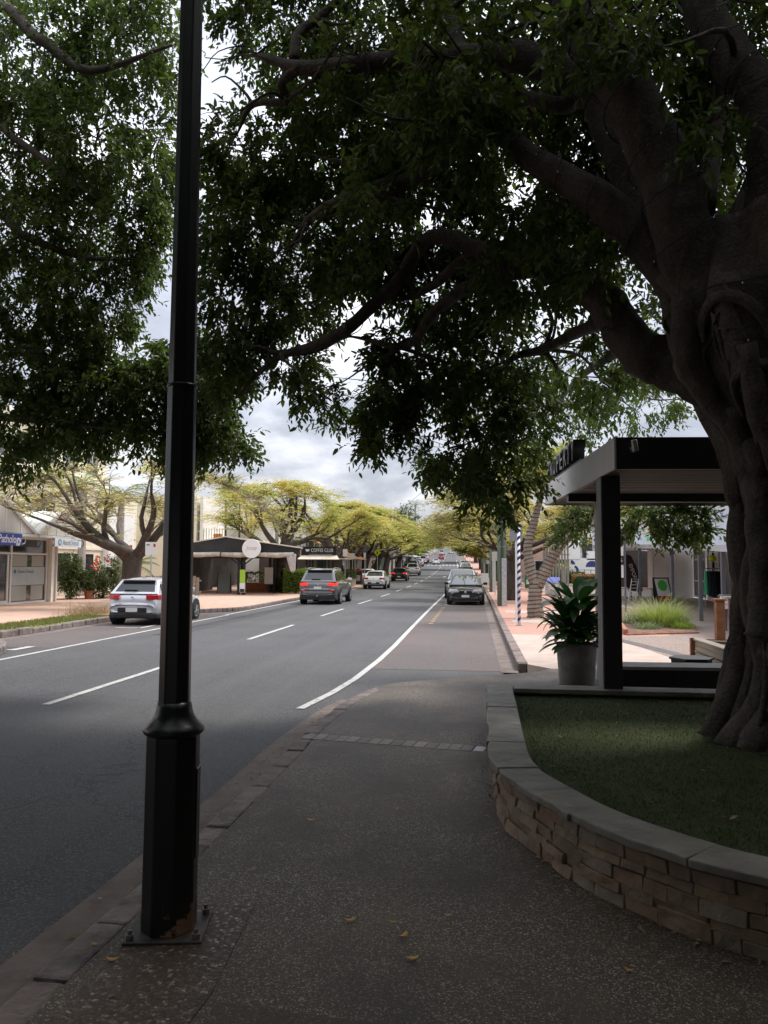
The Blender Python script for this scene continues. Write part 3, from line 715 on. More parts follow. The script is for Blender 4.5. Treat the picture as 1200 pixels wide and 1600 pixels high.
MB().rbox(LP+Vector((0,0,0.008)), (0.36,0.32,0.016), R(10)).build('base_plate', mat('plate_steel', (0.03,0.03,0.03), (0.10,0.085,0.07), 9, 0.6), lp, bevel=0.004)
for sx in (-1,1):
    for sy in (-1,1):
        p = Matrix.Rotation(R(10),3,'Z') @ Vector((0.15*sx, 0.13*sy, 0))
        MB().lathe([(0.019,0.016),(0.019,0.040),(0.010,0.041),(0.010,0.060)], LP+p, 6).build('anchor_bolt', mat('bolt_steel', (0.16,0.14,0.12), (0.25,0.22,0.19), 12, 0.6), lp)
hp = Matrix.Rotation(R(-52),3,'Z') @ Vector((0.0,-0.1245,0))
hatch = MB().rbox(LP+Matrix.Rotation(R(8),3,'Z') @ Vector((0.1235,-0.0,0.55)), (0.006,0.075,0.42), R(8)).build('access_hatch', BLACKM, lp, bevel=0.003)

# ---- bus shelter
SH = Vector((1.445, 8.21, 0.15)); SR = R(3.3)
sh = thing('street_shelter', 'charcoal street shelter with grey fascia behind the stone planter', 'shelter', SH, SR)
SM = Matrix.Translation(SH) @ Matrix.Rotation(SR, 4, 'Z')
def sb(x0, x1, y0, y1, z0, z1):
    m = MB().box(x0, x1, y0, y1, z0-SH.z, z1-SH.z); m.v = [tuple(SM @ Vector(p)) for p in m.v]; return m
ZB, ZT, SL_, SW_ = 2.90, 3.235, 4.85, 3.7
sb(0.03, SW_-0.03, 0.03, SL_-0.03, ZT-0.06, ZT-0.02).build('roof_deck', METALW, sh)
sb(0, 0.022, 0.0, SL_, ZB, ZT).build('fascia', GREYF, sh, bevel=0.003)
sb(0.024, SW_, -0.0, 0.022, ZB, ZT).build('fascia', CHAR, sh, bevel=0.003)
sb(0.024, SW_, SL_-0.022, SL_, ZB, ZT).build('fascia', CHAR, sh, bevel=0.003)
sb(SW_-0.022, SW_, 0.024, SL_-0.024, ZB, ZT).build('fascia', CHAR, sh, bevel=0.003)
sb(0.024, 0.10, 0.024, SL_-0.024, ZB+0.004, ZB+0.03).build('soffit_trim', BATTEN, sh)
k = 0; y = 0.05
while y < SL_-0.08:
    sb(0.11, SW_-0.04, y, y+0.115, ZB+0.006, ZB+0.07).build('soffit_slat', BATTEN, sh); y += 0.19
sb(0.024, SW_-0.03, 0.03, SL_-0.03, ZB+0.075, ZB+0.085).build('soffit_lining', CHAR, sh)
sb(0.03, SW_-0.03, 2.85, 3.0, ZB-0.10, ZB+0.02).build('cross_beam', CHAR, sh)
for (cx_, cy_, zb_) in ((0.13,0.78,0.54),(0.80,4.1,0.15),(SW_-0.2,0.78,0.54),(SW_-0.2,4.1,0.15)):
    c_ = sb(cx_-0.115, cx_+0.085, cy_-0.12, cy_+0.12, zb_, ZB+0.02).build('column', CHAR, sh, bevel=0.004)
    sb(cx_-0.124, cx_-0.1165, cy_-0.10, cy_+0.135, zb_, ZB).build('edge_trim', mat('trim_grey', (0.16,0.16,0.165), rough=0.5), c_)
spot_c = SM @ Vector((0.18, -0.05, 3.13-SH.z))
sp1 = MB().tube([spot_c+Vector((0.0,0,-0.02)), spot_c+Vector((0.0,-0.03,-0.05))], 0.03, 12).build('spotlight_bracket', STEEL, sh)
MB().tube([spot_c+Vector((0.015,-0.05,-0.055)), spot_c+Vector((-0.005,-0.075,0.055))], 0.032, 14).build('spotlight', mat('brushed_steel', (0.45,0.45,0.45), rough=0.35, metal=0.8), sh)
# raised letters standing on the roof edge, read from the road
xd = -(SM.to_3x3() @ Vector((0,1,0)))
lt = sb(0.02, 0.10, 1.85, 4.5, ZT, ZT+0.04).build('letter_rail', CHAR, sh)
LFACE = mat('letter_face', (0.26,0.26,0.26), rough=0.5)
for i, ch in enumerate('PROPERTY'):
    p = SM @ Vector((0.055, 4.32-0.30*i, ZT-SH.z+0.175))
    text_mesh('raised_letter', ch, 0.40, CHAR, sh, p, xd, depth=0.16, width=0.20)
    text_mesh('raised_letter_face', ch, 0.40, LFACE, sh, p - SM.to_3x3() @ Vector((0.0825,0,0)), xd, depth=0.003, width=0.20)
# low seat wall under the shelter
st = thing('bench_seat', 'low dark bench with pale top under the shelter', 'bench', SM @ Vector((0.5, 2.2, 0)), SR)
sb(0.46, 3.2, 2.22, 2.66, 0.15, 0.555).build('bench_base', CHAR, st)
sb(0.44, 3.22, 2.19, 2.70, 0.557, 0.60).build('bench_top', mat('bench_top_grey', (0.30,0.29,0.28), (0.38,0.37,0.36), 3, 0.6), st, bevel=0.006)

# ---- big concrete pot with strap-leaved plant
PT = Vector((1.50, 11.85, 0.15))
pot = thing('concrete_pot', 'large round grey concrete pot beside the shelter column', 'pot', PT)
MB().lathe([(0.245,0.0),(0.258,0.02),(0.295,0.58),(0.297,0.61),(0.262,0.61),(0.255,0.55)], PT, 40).build('pot_body', mat('pot_concrete', (0.20,0.185,0.175), (0.31,0.295,0.28), 5, 0.85, bump=0.35, bscale=30, contrast=(0.3,0.7)), pot, smooth=True)
MB().lathe([(0.254,0.53),(0.254,0.555),(0.02,0.565)], PT, 24).build('soil', SOIL, pot)
sp = thing('strap_leaf_plant', 'dark glossy strap-leaved plant growing in the concrete pot', 'plant', PT+Vector((0,0,0.56)))
def strap_leaf(base, az, L_, el, droop, w, m, parent, name='leaf', fold=0.15):
    n = 9; pts = []; p = Vector(base); e = el
    for i in range(n):
        pts.append(p.copy()); dv = Vector((math.cos(az)*math.cos(e), math.sin(az)*math.cos(e), math.sin(e)))
        p = p + dv*(L_/(n-1)); e -= droop/(n-1)*(0.4+1.6*i/n)
    sv = Vector((-math.sin(az), math.cos(az), 0)); vs = []
    for i, q in enumerate(pts):
        t_ = i/(n-1); ww = w*(math.sin(math.pi*min(1, 0.10+0.90*t_))**0.75 if t_ < 1 else 0.0)*(1 if t_ > 0.12 else 0.35) + 0.002
        vs += [q - sv*ww + Vector((0,0,ww*fold)), q, q + sv*ww + Vector((0,0,ww*fold))]
    fs = []
    for i in range(n-1):
        a_ = 3*i; fs += [(a_,a_+1,a_+4,a_+3),(a_+1,a_+2,a_+5,a_+4)]
    return MB().add(vs, fs).build(name, m, parent, smooth=True)
for k in range(150):
    ring = k/150.0
    az = k*2.399+random.uniform(-0.3,0.3); rr = 0.20*math.sqrt(random.random())
    up_h = random.uniform(0.02, 0.35) if k > 60 else random.uniform(0.3, 0.75)
    bs = PT + Vector((math.cos(az)*rr, math.sin(az)*rr, 0.55+up_h))
    strap_leaf(bs, az, random.uniform(0.36,0.66), random.uniform(-0.15,1.15), random.uniform(0.4,1.4), random.uniform(0.060,0.095), LEAF_STRAP, sp)
for k in range(9):
    az = k*0.8; MB().tube([PT+Vector((0.1*math.cos(az),0.1*math.sin(az),0.54)), PT+Vector((0.16*math.cos(az),0.16*math.sin(az),1.0))], [0.014,0.009], 6).build('stem', mat('plant_stem', (0.05,0.07,0.02), rough=0.7), sp)

# ---- fallen yellow leaves on the path, one object each
fl_spots = [(548,1440,0.5),(485,1283,-0.2),(632,1464,1.1),(645,1500,0.3),(175,1502,0.1),(147,1478,-0.2),(175,1560,1.0),(620,1265,0.9),(983,1518,-0.3),(614,1443,0.2),(700,1432,0.1),(775,1304,0.8),(772,1262,0.1),(505,1298,0.6)]
fl_lab = ['curled yellow leaf on the path, middle of three in a loose row', 'yellow leaf lying alone on the grey path in front of the planter corner', 'upright yellow leaf on the path below the curled one', 'lowest yellow leaf in the middle of the path', 'bright yellow leaf on the pebbles below the lamp post', 'small yellow leaf on the pebbles beside the kerb', 'small brown leaf on the pebbles furthest below the lamp post', 'small dull leaf on the path nearest the row of pavers', 'tiny pale leaf at the foot of the stone wall, bottom right', 'thin faded leaf right of the curled yellow leaf', 'small faded yellow leaf right of the path centre', 'yellow leaf fallen against the base of the stone wall', 'dry leaf by the wall corner below the slate cap', 'small brown leaf beside the lone yellow leaf']
for i, ((px, py, a_), lab) in enumerate(zip(fl_spots, fl_lab)):
    dv = along(px, py, 1.0) - CAM; p = CAM + dv*((0.155-CAM_H)/dv.z)
    s_ = 0.030 if i in (0,1,2,3,4) else 0.020
    vs = []
    n = 7
    for j in range(n):
        t_ = j/(n-1)*2-1; w_ = 0.42*s_*(1-t_*t_)**0.7+0.0005; zc_ = 0.006+0.35*s_*(t_*t_)
        ca, sa = math.cos(a_), math.sin(a_); bend = 0.3*s_*t_*t_
        for sgn in (-1, 1):
            lx, ly = t_*s_, sgn*w_+bend; vs.append((p.x+lx*ca-ly*sa, p.y+lx*sa+ly*ca, p.z+zc_+0.15*s_*abs(sgn)*(1-abs(t_))*0.6))
    fs = [(2*j,2*j+2,2*j+3,2*j+1) for j in range(n-1)]
    o = MB().add(vs, fs).build('fallen_leaf', FALLEN if i not in (6,13,12) else mat('fallen_leaf_brown', (0.16,0.07,0.03), rough=0.7), origin=p, smooth=True)
    o.modifiers.new('thickness', 'SOLIDIFY').thickness = 0.0008
    tag(o, lab, 'leaf', 'fallen leaves on the footpath')

# ---- leaf litter: small dry leaves caught in the lawn, along the wall foot and in the gutter
def litter(name, label, n, sampler, m, size=0.022):
    P = np.array([sampler() for _ in range(n)]); a = rng.uniform(0,6.28,n); s_ = size*rng.uniform(0.5,1.3,n)
    D = np.stack([np.cos(a),np.sin(a),rng.uniform(0,0.4,n)],1); S = np.stack([-np.sin(a),np.cos(a),rng.uniform(-0.3,0.3,n)],1)
    V = np.stack([P-D*s_[:,None], P+S*s_[:,None]*0.45+np.array([0,0,0.004]), P+D*s_[:,None], P-S*s_[:,None]*0.45+np.array([0,0,0.004])],1).reshape(-1,3)
    me = bpy.data.meshes.new(name); me.from_pydata(V.tolist(), [], np.arange(n*4).reshape(-1,4).tolist()); me.materials.append(m)
    o = bpy.data.objects.new(name, me); col.objects.link(o); return stuff(tag(o, label, 'leaf litter'))
LITTER = mat_leaf('dry_litter', (0.16,0.10,0.05), (0.42,0.33,0.20), 0.15, 0.7)
def wall_foot():
    p, _ = run_of(ol, random.uniform(1.0, SL), SL, 2); q = p[0]; e = abs(random.gauss(0,0.07)); return (q.x-e*0.8+0.03, q.y-e*0.6+0.03, 0.158)
litter('lawn_litter', 'pale dry leaf scraps scattered over the planter lawn', 120, lambda: (lambda p: (p[0],p[1],0.492))(in_bed()), LITTER)
litter('wall_litter', 'small dry leaf scraps along the foot of the stone wall', 130, wall_foot, LITTER)
litter('gutter_litter', 'dry leaf scraps lying in the near gutter', 140, lambda: (-1.88-abs(random.gauss(0,0.12)), random.uniform(2.2,10.0), 0.022), LITTER)
litter('path_litter', 'tiny pale scraps scattered over the footpath', 110, lambda: (random.uniform(-1.6,0.1), random.uniform(2.6,10.5), 0.157), LITTER, 0.010)

# ================================================================ THE BIG FIG AND ITS NEIGHBOUR
def leaf_cloud(name, P, D, N, L, Wd, m, parent, simple=False):
    """n leaves as pointed ovals folded along the midrib (two quads each)"""
    n = len(P)
    D = D/np.linalg.norm(D, axis=1, keepdims=True)
    S = np.cross(D, N); S /= (np.linalg.norm(S, axis=1, keepdims=True)+1e-9); U = np.cross(S, D)
    L = L.reshape(-1,1); Wd = Wd.reshape(-1,1)
    if simple:                   # one kite-shaped face per leaf
        V = np.stack([P, P+D*L*0.45-S*Wd*0.5, P+D*L-U*L*0.08, P+D*L*0.45+S*Wd*0.5], 1)
        A_ = np.array(XF[parent.name].inverted()); V = V.reshape(-1,3) @ A_[:3,:3].T + A_[:3,3]
        me = bpy.data.meshes.new(name); me.vertices.add(n*4); me.vertices.foreach_set('co', V.astype(np.float32).reshape(-1))
        me.loops.add(n*4); me.loops.foreach_set('vertex_index', np.arange(n*4, dtype=np.int32))
        me.polygons.add(n); me.polygons.foreach_set('loop_start', np.arange(0, n*4, 4, dtype=np.int32)); me.polygons.foreach_set('loop_total', np.full(n, 4, dtype=np.int32))
        me.materials.append(m); me.update(calc_edges=True)
        o = bpy.data.objects.new(name, me); col.objects.link(o); o.parent = parent; XF[o.name] = XF[parent.name]
        return o
    V = np.empty((n, 6, 3))
    V[:,0] = P
    V[:,1] = P + D*L*0.30 - S*Wd*0.46 + U*Wd*0.14
    V[:,2] = P + D*L*0.68 - S*Wd*0.36 + U*Wd*0.10 - U*L*0.03
    V[:,3] = P + D*L - U*L*0.10
    V[:,4] = P + D*L*0.68 + S*Wd*0.36 + U*Wd*0.10 - U*L*0.03
    V[:,5] = P + D*L*0.30 + S*Wd*0.46 + U*Wd*0.14
    inv = XF[parent.name].inverted(); A = np.array(inv)
    V = V.reshape(-1,3) @ A[:3,:3].T + A[:3,3]
    idx = (np.arange(n)*6).reshape(-1,1)
    F = np.concatenate([idx+np.array([[0,1,2,3]]), idx+np.array([[0,3,4,5]])], 1).reshape(-1)
    me = bpy.data.meshes.new(name); me.vertices.add(n*6); me.vertices.foreach_set('co', V.astype(np.float32).reshape(-1))
    me.loops.add(n*8); me.loops.foreach_set('vertex_index', F.astype(np.int32))
    me.polygons.add(n*2); me.polygons.foreach_set('loop_start', np.arange(0, n*8, 4, dtype=np.int32)); me.polygons.foreach_set('loop_total', np.full(n*2, 4, dtype=np.int32))
    me.materials.append(m); me.update(calc_edges=True)
    o = bpy.data.objects.new(name, me); col.objects.link(o); o.parent = parent; XF[o.name] = XF[parent.name]
    return o
def unit(n):
    v = rng.normal(size=(n,3)); return v/np.linalg.norm(v, axis=1, keepdims=True)
def sprays(C, RAD, count, per, leaf, droop=0.5, shell=0.55, twig=0.30):
    """leafy twigs filling an ellipsoid: returns leaf bases, directions, normals, lengths, widths"""
    C = np.array(C, float); RAD = np.array(RAD, float)
    u = unit(count); r = rng.uniform(shell**3, 1, count)**(1/3)
    # twigs gather into small bunches so that gaps stay open between them
    nb = max(4, count//8); bc = unit(nb)*(rng.uniform(0.15, 1, nb)**(1/2.2)).reshape(-1,1)
    k = rng.integers(0, nb, count)
    base = C + (bc[k] + unit(count)*rng.uniform(0.02, 0.30, count).reshape(-1,1))*RAD
    d = (base-C)/RAD; d = d + unit(count)*0.9; d[:,2] -= droop; d /= np.linalg.norm(d, axis=1, keepdims=True)
    tl = twig*rng.uniform(0.6, 1.3, count)
    s = np.linspace(0.08, 1.0, per)
    Pn = base[:,None,:] + d[:,None,:]*(tl[:,None]*s[None,:])[:,:,None]
    Pn[:,:,2] -= (0.25*tl[:,None]*s[None,:]**2)
    side = np.cross(d, unit(count)); side /= np.linalg.norm(side, axis=1, keepdims=True)
    up = np.cross(side, d)
    ang = (np.arange(per)*2.4)[None,:] + rng.uniform(0, 6.28, (count,1))
    ld = side[:,None,:]*np.cos(ang)[:,:,None] + up[:,None,:]*np.sin(ang)[:,:,None]
    ld = ld*0.85 + d[:,None,:]*0.75 + rng.normal(size=Pn.shape)*0.22; ld[:,:,2] -= 0.35
    Nn = np.zeros_like(Pn); Nn[:,:,2] = 1; Nn = Nn + rng.normal(size=Pn.shape)*0.55
    P = Pn.reshape(-1,3); n = len(P)
    L = leaf*rng.uniform(0.5, 1.35, n)
    return P, ld.reshape(-1,3), Nn.reshape(-1,3), L, L*rng.uniform(0.40,0.52,n)
def join(parts): return [np.concatenate([p[i] for p in parts]) for i in range(5)]
def limb(pts, rad, parent, m, n=14, name='limb', wob=0.0, sub=7):
    c = catmull(pts, sub); k = len(c); rr = np.interp(np.linspace(0,1,k), np.linspace(0,1,len(rad)), rad)
    c = [Vector(p) + Vector((random.uniform(-1,1),random.uniform(-1,1),random.uniform(-1,1)))*wob*r for p, r in zip(c, rr)]
    rr = [r*(1+random.uniform(-0.06,0.06)) for r in rr]
    return MB().tube(c, rr, n).build(name, m, parent, smooth=True)

FT = Vector((2.93, 6.75, 0.44))
fig = thing('fig_tree', 'huge fig tree with knotted fused-root trunk in the stone planter', 'tree', FT)
def trunk_r(a, z):               # radius of the fused trunk at angle a, height z above the bed
    base = np.interp(z, [0,0.15,0.5,1.0,1.5,2.0,2.5,3.0,3.6,4.2], [0.80,0.72,0.68,0.66,0.64,0.67,0.76,0.95,1.10,1.04])
    f = 1 + 0.085*math.sin(5*a+0.7*z+0.4) + 0.06*math.sin(9*a-1.1*z+1.3) + 0.045*math.sin(14*a+1.7*z) + 0.03*math.sin(3*a+3.1*z)
    flare = max(0, 0.35-z)*0.5*max(0, math.sin(6*a+1.0))
    return base*f + flare
ta, tz = 72, 54
tm = MB()
for i in range(tz+1):
    z = -0.05 + 4.3*i/tz; lx, ly = -0.06*max(0, z-2.0), 0.02*max(0, z-2)
    for j in range(ta):
        a = 2*math.pi*j/ta; r = trunk_r(a, z)*(1+0.012*math.sin(31*a+7*z)); tm.v.append((FT.x+lx+r*math.cos(a), FT.y+ly+r*math.sin(a), FT.z+z))
for i in range(tz):
    for j in range(ta): tm.f.append((i*ta+j, i*ta+(j+1)%ta, (i+1)*ta+(j+1)%ta, (i+1)*ta+j))
tm.f.append(tuple(tz*ta+j for j in range(ta)))
tm.build('trunk', BARK_FIG, fig, smooth=True)
def on_trunk(a, z, k=1.0, lift=0.0):
    r = trunk_r(a, max(0,z))*k+lift
    return (FT.x-0.06*max(0,z-2)+r*math.cos(a), FT.y+0.02*max(0,z-2)+r*math.sin(a), FT.z+z)
# aerial roots fused down the trunk
rs = random.Random(5)
for k in range(70):
    a0 = rs.uniform(math.pi*0.85, math.pi*1.95); z1 = rs.uniform(1.6, 4.0); z0 = rs.uniform(-0.05, z1-0.9) if rs.random() < 0.6 else -0.08
    n = 7; pts = []; a = a0; r0 = rs.choice([0.012,0.018,0.025,0.035,0.05,0.075,0.11])
    for i in range(n):
        z = z1+(z0-z1)*i/(n-1); pts.append(on_trunk(a, z, 1.0, r0*0.05)); a += rs.uniform(-0.16,0.16)
    limb(pts, [r0*0.7, r0, r0*1.1, r0*0.9, r0*1.15], fig, BARK_FIG, 9, 'aerial_root', 0.1, 4)
for k in range(26):              # looping, knotted roots about the crotch
    a0 = rs.uniform(math.pi*0.95, math.pi*1.75); zc_ = rs.uniform(2.2, 3.3); rad = rs.uniform(0.12,0.32); r0 = rs.choice([0.012,0.018,0.03,0.045,0.06]); pts = []
    ph = rs.uniform(0, 6.28); ext = rs.uniform(2.6, 5.2)
    for i in range(8):
        t_ = ph+ext*i/7; pts.append(on_trunk(a0+rad*math.cos(t_)*1.1, zc_+rad*1.5*math.sin(t_), 1.0, r0*0.6+0.02*math.sin(3*t_)))
    limb(pts, [r0*0.6, r0, r0*1.1, r0, r0*0.5], fig, BARK_FIG, 8, 'knotted_root', 0.05, 5)
for a0, r0 in ((3.35,0.12),(3.9,0.10),(4.5,0.14),(5.0,0.10)):   # buttress toes
    limb([on_trunk(a0,0.75,1.0,-0.05), on_trunk(a0+0.05,0.30,1.0,-0.02), on_trunk(a0+0.1,0.06,1.0,0.05), on_trunk(a0+0.12,-0.06,1.0,0.14)], [r0*0.7,r0,r0,r0*0.5], fig, BARK_FIG, 12, 'buttress_root')
A = along
limbs_px = [   # (x, y, distance ahead) way-points read off the branch structure, radii in metres
    ([(1130,560,6.5),(1085,420,6.4),(1035,260,6.4),(965,120,6.5),(900,0,6.7),(850,-140,7.0),(800,-300,7.4)], [0.40,0.32,0.29,0.27,0.25,0.22,0.16]),
    ([(1100,500,6.7),(1030,385,7.0),(980,280,7.2),(920,125,7.4),(880,0,7.6),(850,-120,8.0)], [0.30,0.25,0.19,0.17,0.15,0.10]),
    ([(1090,480,6.6),(1025,390,6.7),(920,302,6.9),(825,245,7.2),(772,190,7.5),(730,120,7.8),(700,20,8.2),(670,-90,8.6)], [0.30,0.24,0.18,0.14,0.12,0.11,0.10,0.07]),
    ([(1110,440,6.9),(1010,265,7.2),(925,140,7.4),(825,92,7.6),(750,88,7.8),(600,95,8.1),(480,106,8.4),(400,86,8.8)], [0.30,0.24,0.21,0.19,0.16,0.115,0.09,0.03]),
    ([(1190,610,6.9),(1125,592,7.0),(1060,572,7.15),(995,545,7.3),(950,478,7.6),(900,436,7.9),(850,414,8.1),(750,393,8.5),(700,370,8.7),(660,380,8.9),(625,436,9.0),(590,470,9.1),(540,515,9.3),(490,540,9.5),(440,556,9.8),(400,587,10.0),(372,622,10.2)], [0.40,0.36,0.31,0.26,0.235,0.20,0.17,0.13,0.11,0.105,0.10,0.095,0.085,0.07,0.05,0.035,0.018]),
    ([(760,395,8.5),(715,414,8.6),(685,440,8.8),(655,458,9.0),(625,470,9.2)], [0.09,0.075,0.06,0.045,0.02]),
    ([(830,420,8.2),(775,432,8.4),(720,455,8.6),(672,495,8.8),(650,530,9.0),(622,542,9.1),(580,532,9.2),(545,525,9.4)], [0.12,0.09,0.08,0.07,0.06,0.05,0.03,0.015]),
    ([(622,542,9.1),(603,565,9.2),(592,596,9.3)], [0.045,0.04,0.012]),
    ([(772,190,7.5),(705,240,7.8),(640,280,8.1),(580,296,8.4),(520,318,8.7),(482,345,9.0),(450,392,9.3)], [0.12,0.115,0.10,0.085,0.06,0.05,0.02]),
    ([(460,95,8.5),(465,55,8.6),(497,28,8.7),(532,-5,8.8)], [0.07,0.06,0.055,0.04]),
    ([(470,104,8.4),(440,130,8.6),(446,158,8.7),(395,163,8.9),(370,210,9.1)], [0.06,0.055,0.05,0.045,0.012]),
    ([(925,140,7.4),(880,165,7.8),(820,155,8.2),(775,200,8.5)], [0.11,0.09,0.085,0.05]),
    ([(1180,480,6.4),(1215,300,6.3),(1195,165,6.3),(1150,100,6.4),(1090,0,6.7),(1050,-120,7.1)], [0.36,0.30,0.24,0.20,0.19,0.14]),
    ([(1150,420,6.6),(1200,280,6.9),(1250,120,7.2),(1290,-50,7.6)], [0.3,0.24,0.2,0.14]),
    ([(990,520,7.4),(955,555,9.4),(905,590,11.5),(870,630,13.5),(840,660,14.6)], [0.09,0.07,0.05,0.035,0.012]),
    ([(950,500,7.6),(900,520,8.4),(850,545,9.0),(800,560,9.6),(760,610,10.0)], [0.10,0.075,0.055,0.04,0.012]),
    ([(1040,560,7.0),(1010,580,9.2),(985,600,12.2),(930,650,14.5)], [0.08,0.06,0.04,0.012]),
    ([(1100,330,6.5),(1120,180,7.6),(1125,40,8.6)], [0.12,0.09,0.06]),
]
for pts, rad in limbs_px: limb([A(*p) for p in pts], [r*(0.80 if r > 0.09 else 0.9) for r in rad], fig, BARK_FIG, 14, 'limb', 0.06, 6)
for k in range(150):             # lesser branches into the crown
    pts, rad = limbs_px[rs.randrange(len(limbs_px))]; i = rs.randrange(len(pts)//2, len(pts))
    p = A(*pts[i]); dv = Vector((rs.uniform(-1,1), rs.uniform(-1,1), rs.uniform(-0.5,0.6)))
    q = [p]; 
    for s in range(3): q.append(q[-1]+dv*rs.uniform(0.25,0.45)+Vector((rs.uniform(-.15,.15),rs.uniform(-.15,.15),rs.uniform(-.2,.12))))
    r0 = min(0.035, rad[min(i,len(rad)-1)]*0.5)
    limb(q, [r0, r0*0.7, r0*0.4, 0.006], fig, BARK_FIG, 7, 'branch', 0.1, 3)
# leaf masses of the fig: way-point, half-width and half-height (picture units), distance, twigs
fig_clumps = [
 (1010,110,230,150,8.6,1500),(820,80,190,130,9.2,1500),(620,40,170,100,9.6,1200),(440,40,110,70,10.0,650),
 (560,180,150,80,9.6,1000),(400,240,85,70,10.2,650),(520,250,120,80,10.0,800),(700,210,140,100,9.8,1000),(660,330,120,80,10.0,800),
 (470,360,130,90,10.4,950),(370,330,70,110,10.6,600),(370,470,60,90,10.6,520),(450,465,85,55,10.4,380),(425,560,80,40,10.5,250),(355,555,50,58,10.6,280),
 (585,405,72,50,9.6,330),(545,440,45,40,9.6,170),(700,450,110,70,9.8,700),(820,400,140,90,9.6,900),(940,340,130,100,9.4,800),
 (1080,330,110,130,8.8,560),(1130,120,110,160,8.4,700),(900,230,120,110,9.6,650),
 (612,600,50,48,9.8,330),(600,655,36,46,9.9,240),(615,560,40,30,9.7,120),(590,690,22,22,9.9,70),
 (720,545,110,60,10.0,420),(700,600,50,45,10.1,170),(775,620,88,70,10.2,360),(710,715,48,34,10.2,230),(668,712,18,26,10.2,40),(790,685,72,55,10.3,220),(765,765,44,28,10.4,170),(795,745,44,42,10.4,110),
 (870,555,105,75,10.2,310),(880,645,85,55,14.6,300),(960,560,90,80,10.0,300),(1010,620,80,55,14.6,230),(830,660,60,60,14.4,200),(1040,520,60,70,9.6,240),
 (500,632,32,12,10.0,45),(525,620,14,10,10.0,20),(470,612,22,14,10.2,34),
 (1015,812,45,20,13.0,170),(1075,815,34,26,13.0,170),(1050,800,60,24,13.2,150),(895,820,34,26,13.5,130),(930,805,30,20,13.5,70),
]
# boughs in front of the limbs, and unseen clumps above added to shade the road
fig_clumps += [(690,110,85,100,7.0,260),(735,205,50,60,7.1,150),(640,175,60,60,7.6,150),(900,60,60,70,6.1,70),(1010,60,50,80,6.0,60),(1110,210,50,80,6.0,70),(600,330,70,50,8.2,150),(850,330,70,60,7.4,150),(800,440,80,40,8.0,150),(560,90,70,50,8.0,150),(960,420,60,50,7.2,90)]
fig_clumps += [(x_, -170, 150, 150, 9.2, 400) for x_ in range(-60, 1300, 170)] + [(x_, -330, 150, 130, 9.0, 260) for x_ in range(-60, 1300, 200)]
parts_a, parts_b = [], []
for i, (x, y, rx, ry, d, n) in enumerate(fig_clumps):
    c = A(x, y, d); rxm, rym = rx*d/FPX, ry*d/FPX; dep = 0.55*(rxm+rym)/2+0.45
    pr = sprays(c, (rxm*0.92, dep, rym*0.92), int(n*(0.56 if y < 420 else 0.62)), 10, 0.098, 0.55)
    (parts_b if i % 3 == 1 else parts_a).append(pr)
def twigs(name, clumps, parent, per=7):
    tw = MB(); r_ = random.Random(3)
    for (x, y, rx, ry, d, n) in clumps:
        c = A(x, y, d); rm, hm = rx*d/FPX, ry*d/FPX
        for k in range(per):
            a = r_.uniform(0, 6.28); e = r_.uniform(0.5, 1.0)
            q = c + _rt*rm*e*math.cos(a) + _up*hm*e*math.sin(a) + _fw*r_.uniform(-0.4,0.4); s0 = c + (_up*0.12 + _rt*r_.uniform(-.2,.2)*rm)
            m1 = s0.lerp(q, 0.4)+Vector((r_.uniform(-.1,.1),r_.uniform(-.1,.1),r_.uniform(0,.16))); m2 = s0.lerp(q, 0.75)+Vector((r_.uniform(-.08,.08),r_.uniform(-.08,.08),r_.uniform(-.03,.1)))
            tw.tube([s0,m1,m2,q], [0.016,0.011,0.007,0.003], 4, cap=False)
            for j in range(2):
                p0 = m1.lerp(m2, r_.random()); tw.tube([p0, p0+Vector((r_.uniform(-.3,.3),r_.uniform(-.3,.3),r_.uniform(-.3,.15)))], [0.006,0.002], 3, cap=False)
    return stuff(tw.build(name, BARK_FIG, parent))
twigs('twig', [c_ for c_ in fig_clumps], fig)
crown1 = stuff(leaf_cloud('crown', *join(parts_a), LEAF_FIG, fig)); stuff(leaf_cloud('crown', *join(parts_b), LEAF_FIG2, fig))
# the rest of the crown overhead and behind, unseen and put in for shade
parts = []
for k in range(150):
    a = random.uniform(0, 6.28); r = 10.0*math.sqrt(random.random()); z = 7.6+2.2*math.sqrt(max(0,1-(r/10.5)**2))+random.uniform(-0.6,0.6)
    c = Vector((2.2+r*math.cos(a), 4.0+r*math.sin(a), z)); v = c-CAM; f = v.dot(_fw)
    if f > 0.5 and 800-FPX*v.dot(_up)/f > -270: continue
    if f > -2.0 and 0 < v.dot(_up) < 0.72*f+1.6 and abs(v.dot(_rt)) < 0.55*f+2.6: continue
    parts.append(sprays(c, (1.5,1.5,0.8), 64, 8, 0.30, 0.4, twig=0.6))
for k in range(60):              # unseen low skirts added behind the camera to block light
    a = random.uniform(math.pi*1.05, math.pi*1.95); r = random.uniform(6.5, 9.5)
    c = Vector((2.0+r*math.cos(a), 3.0+r*math.sin(a)*0.9, random.uniform(3.6,6.8)))
    parts.append(sprays(c, (1.4,1.4,1.0), 58, 8, 0.30, 0.5, twig=0.6))
stuff(leaf_cloud('crown', *join(parts), LEAF_FIG, fig, True))

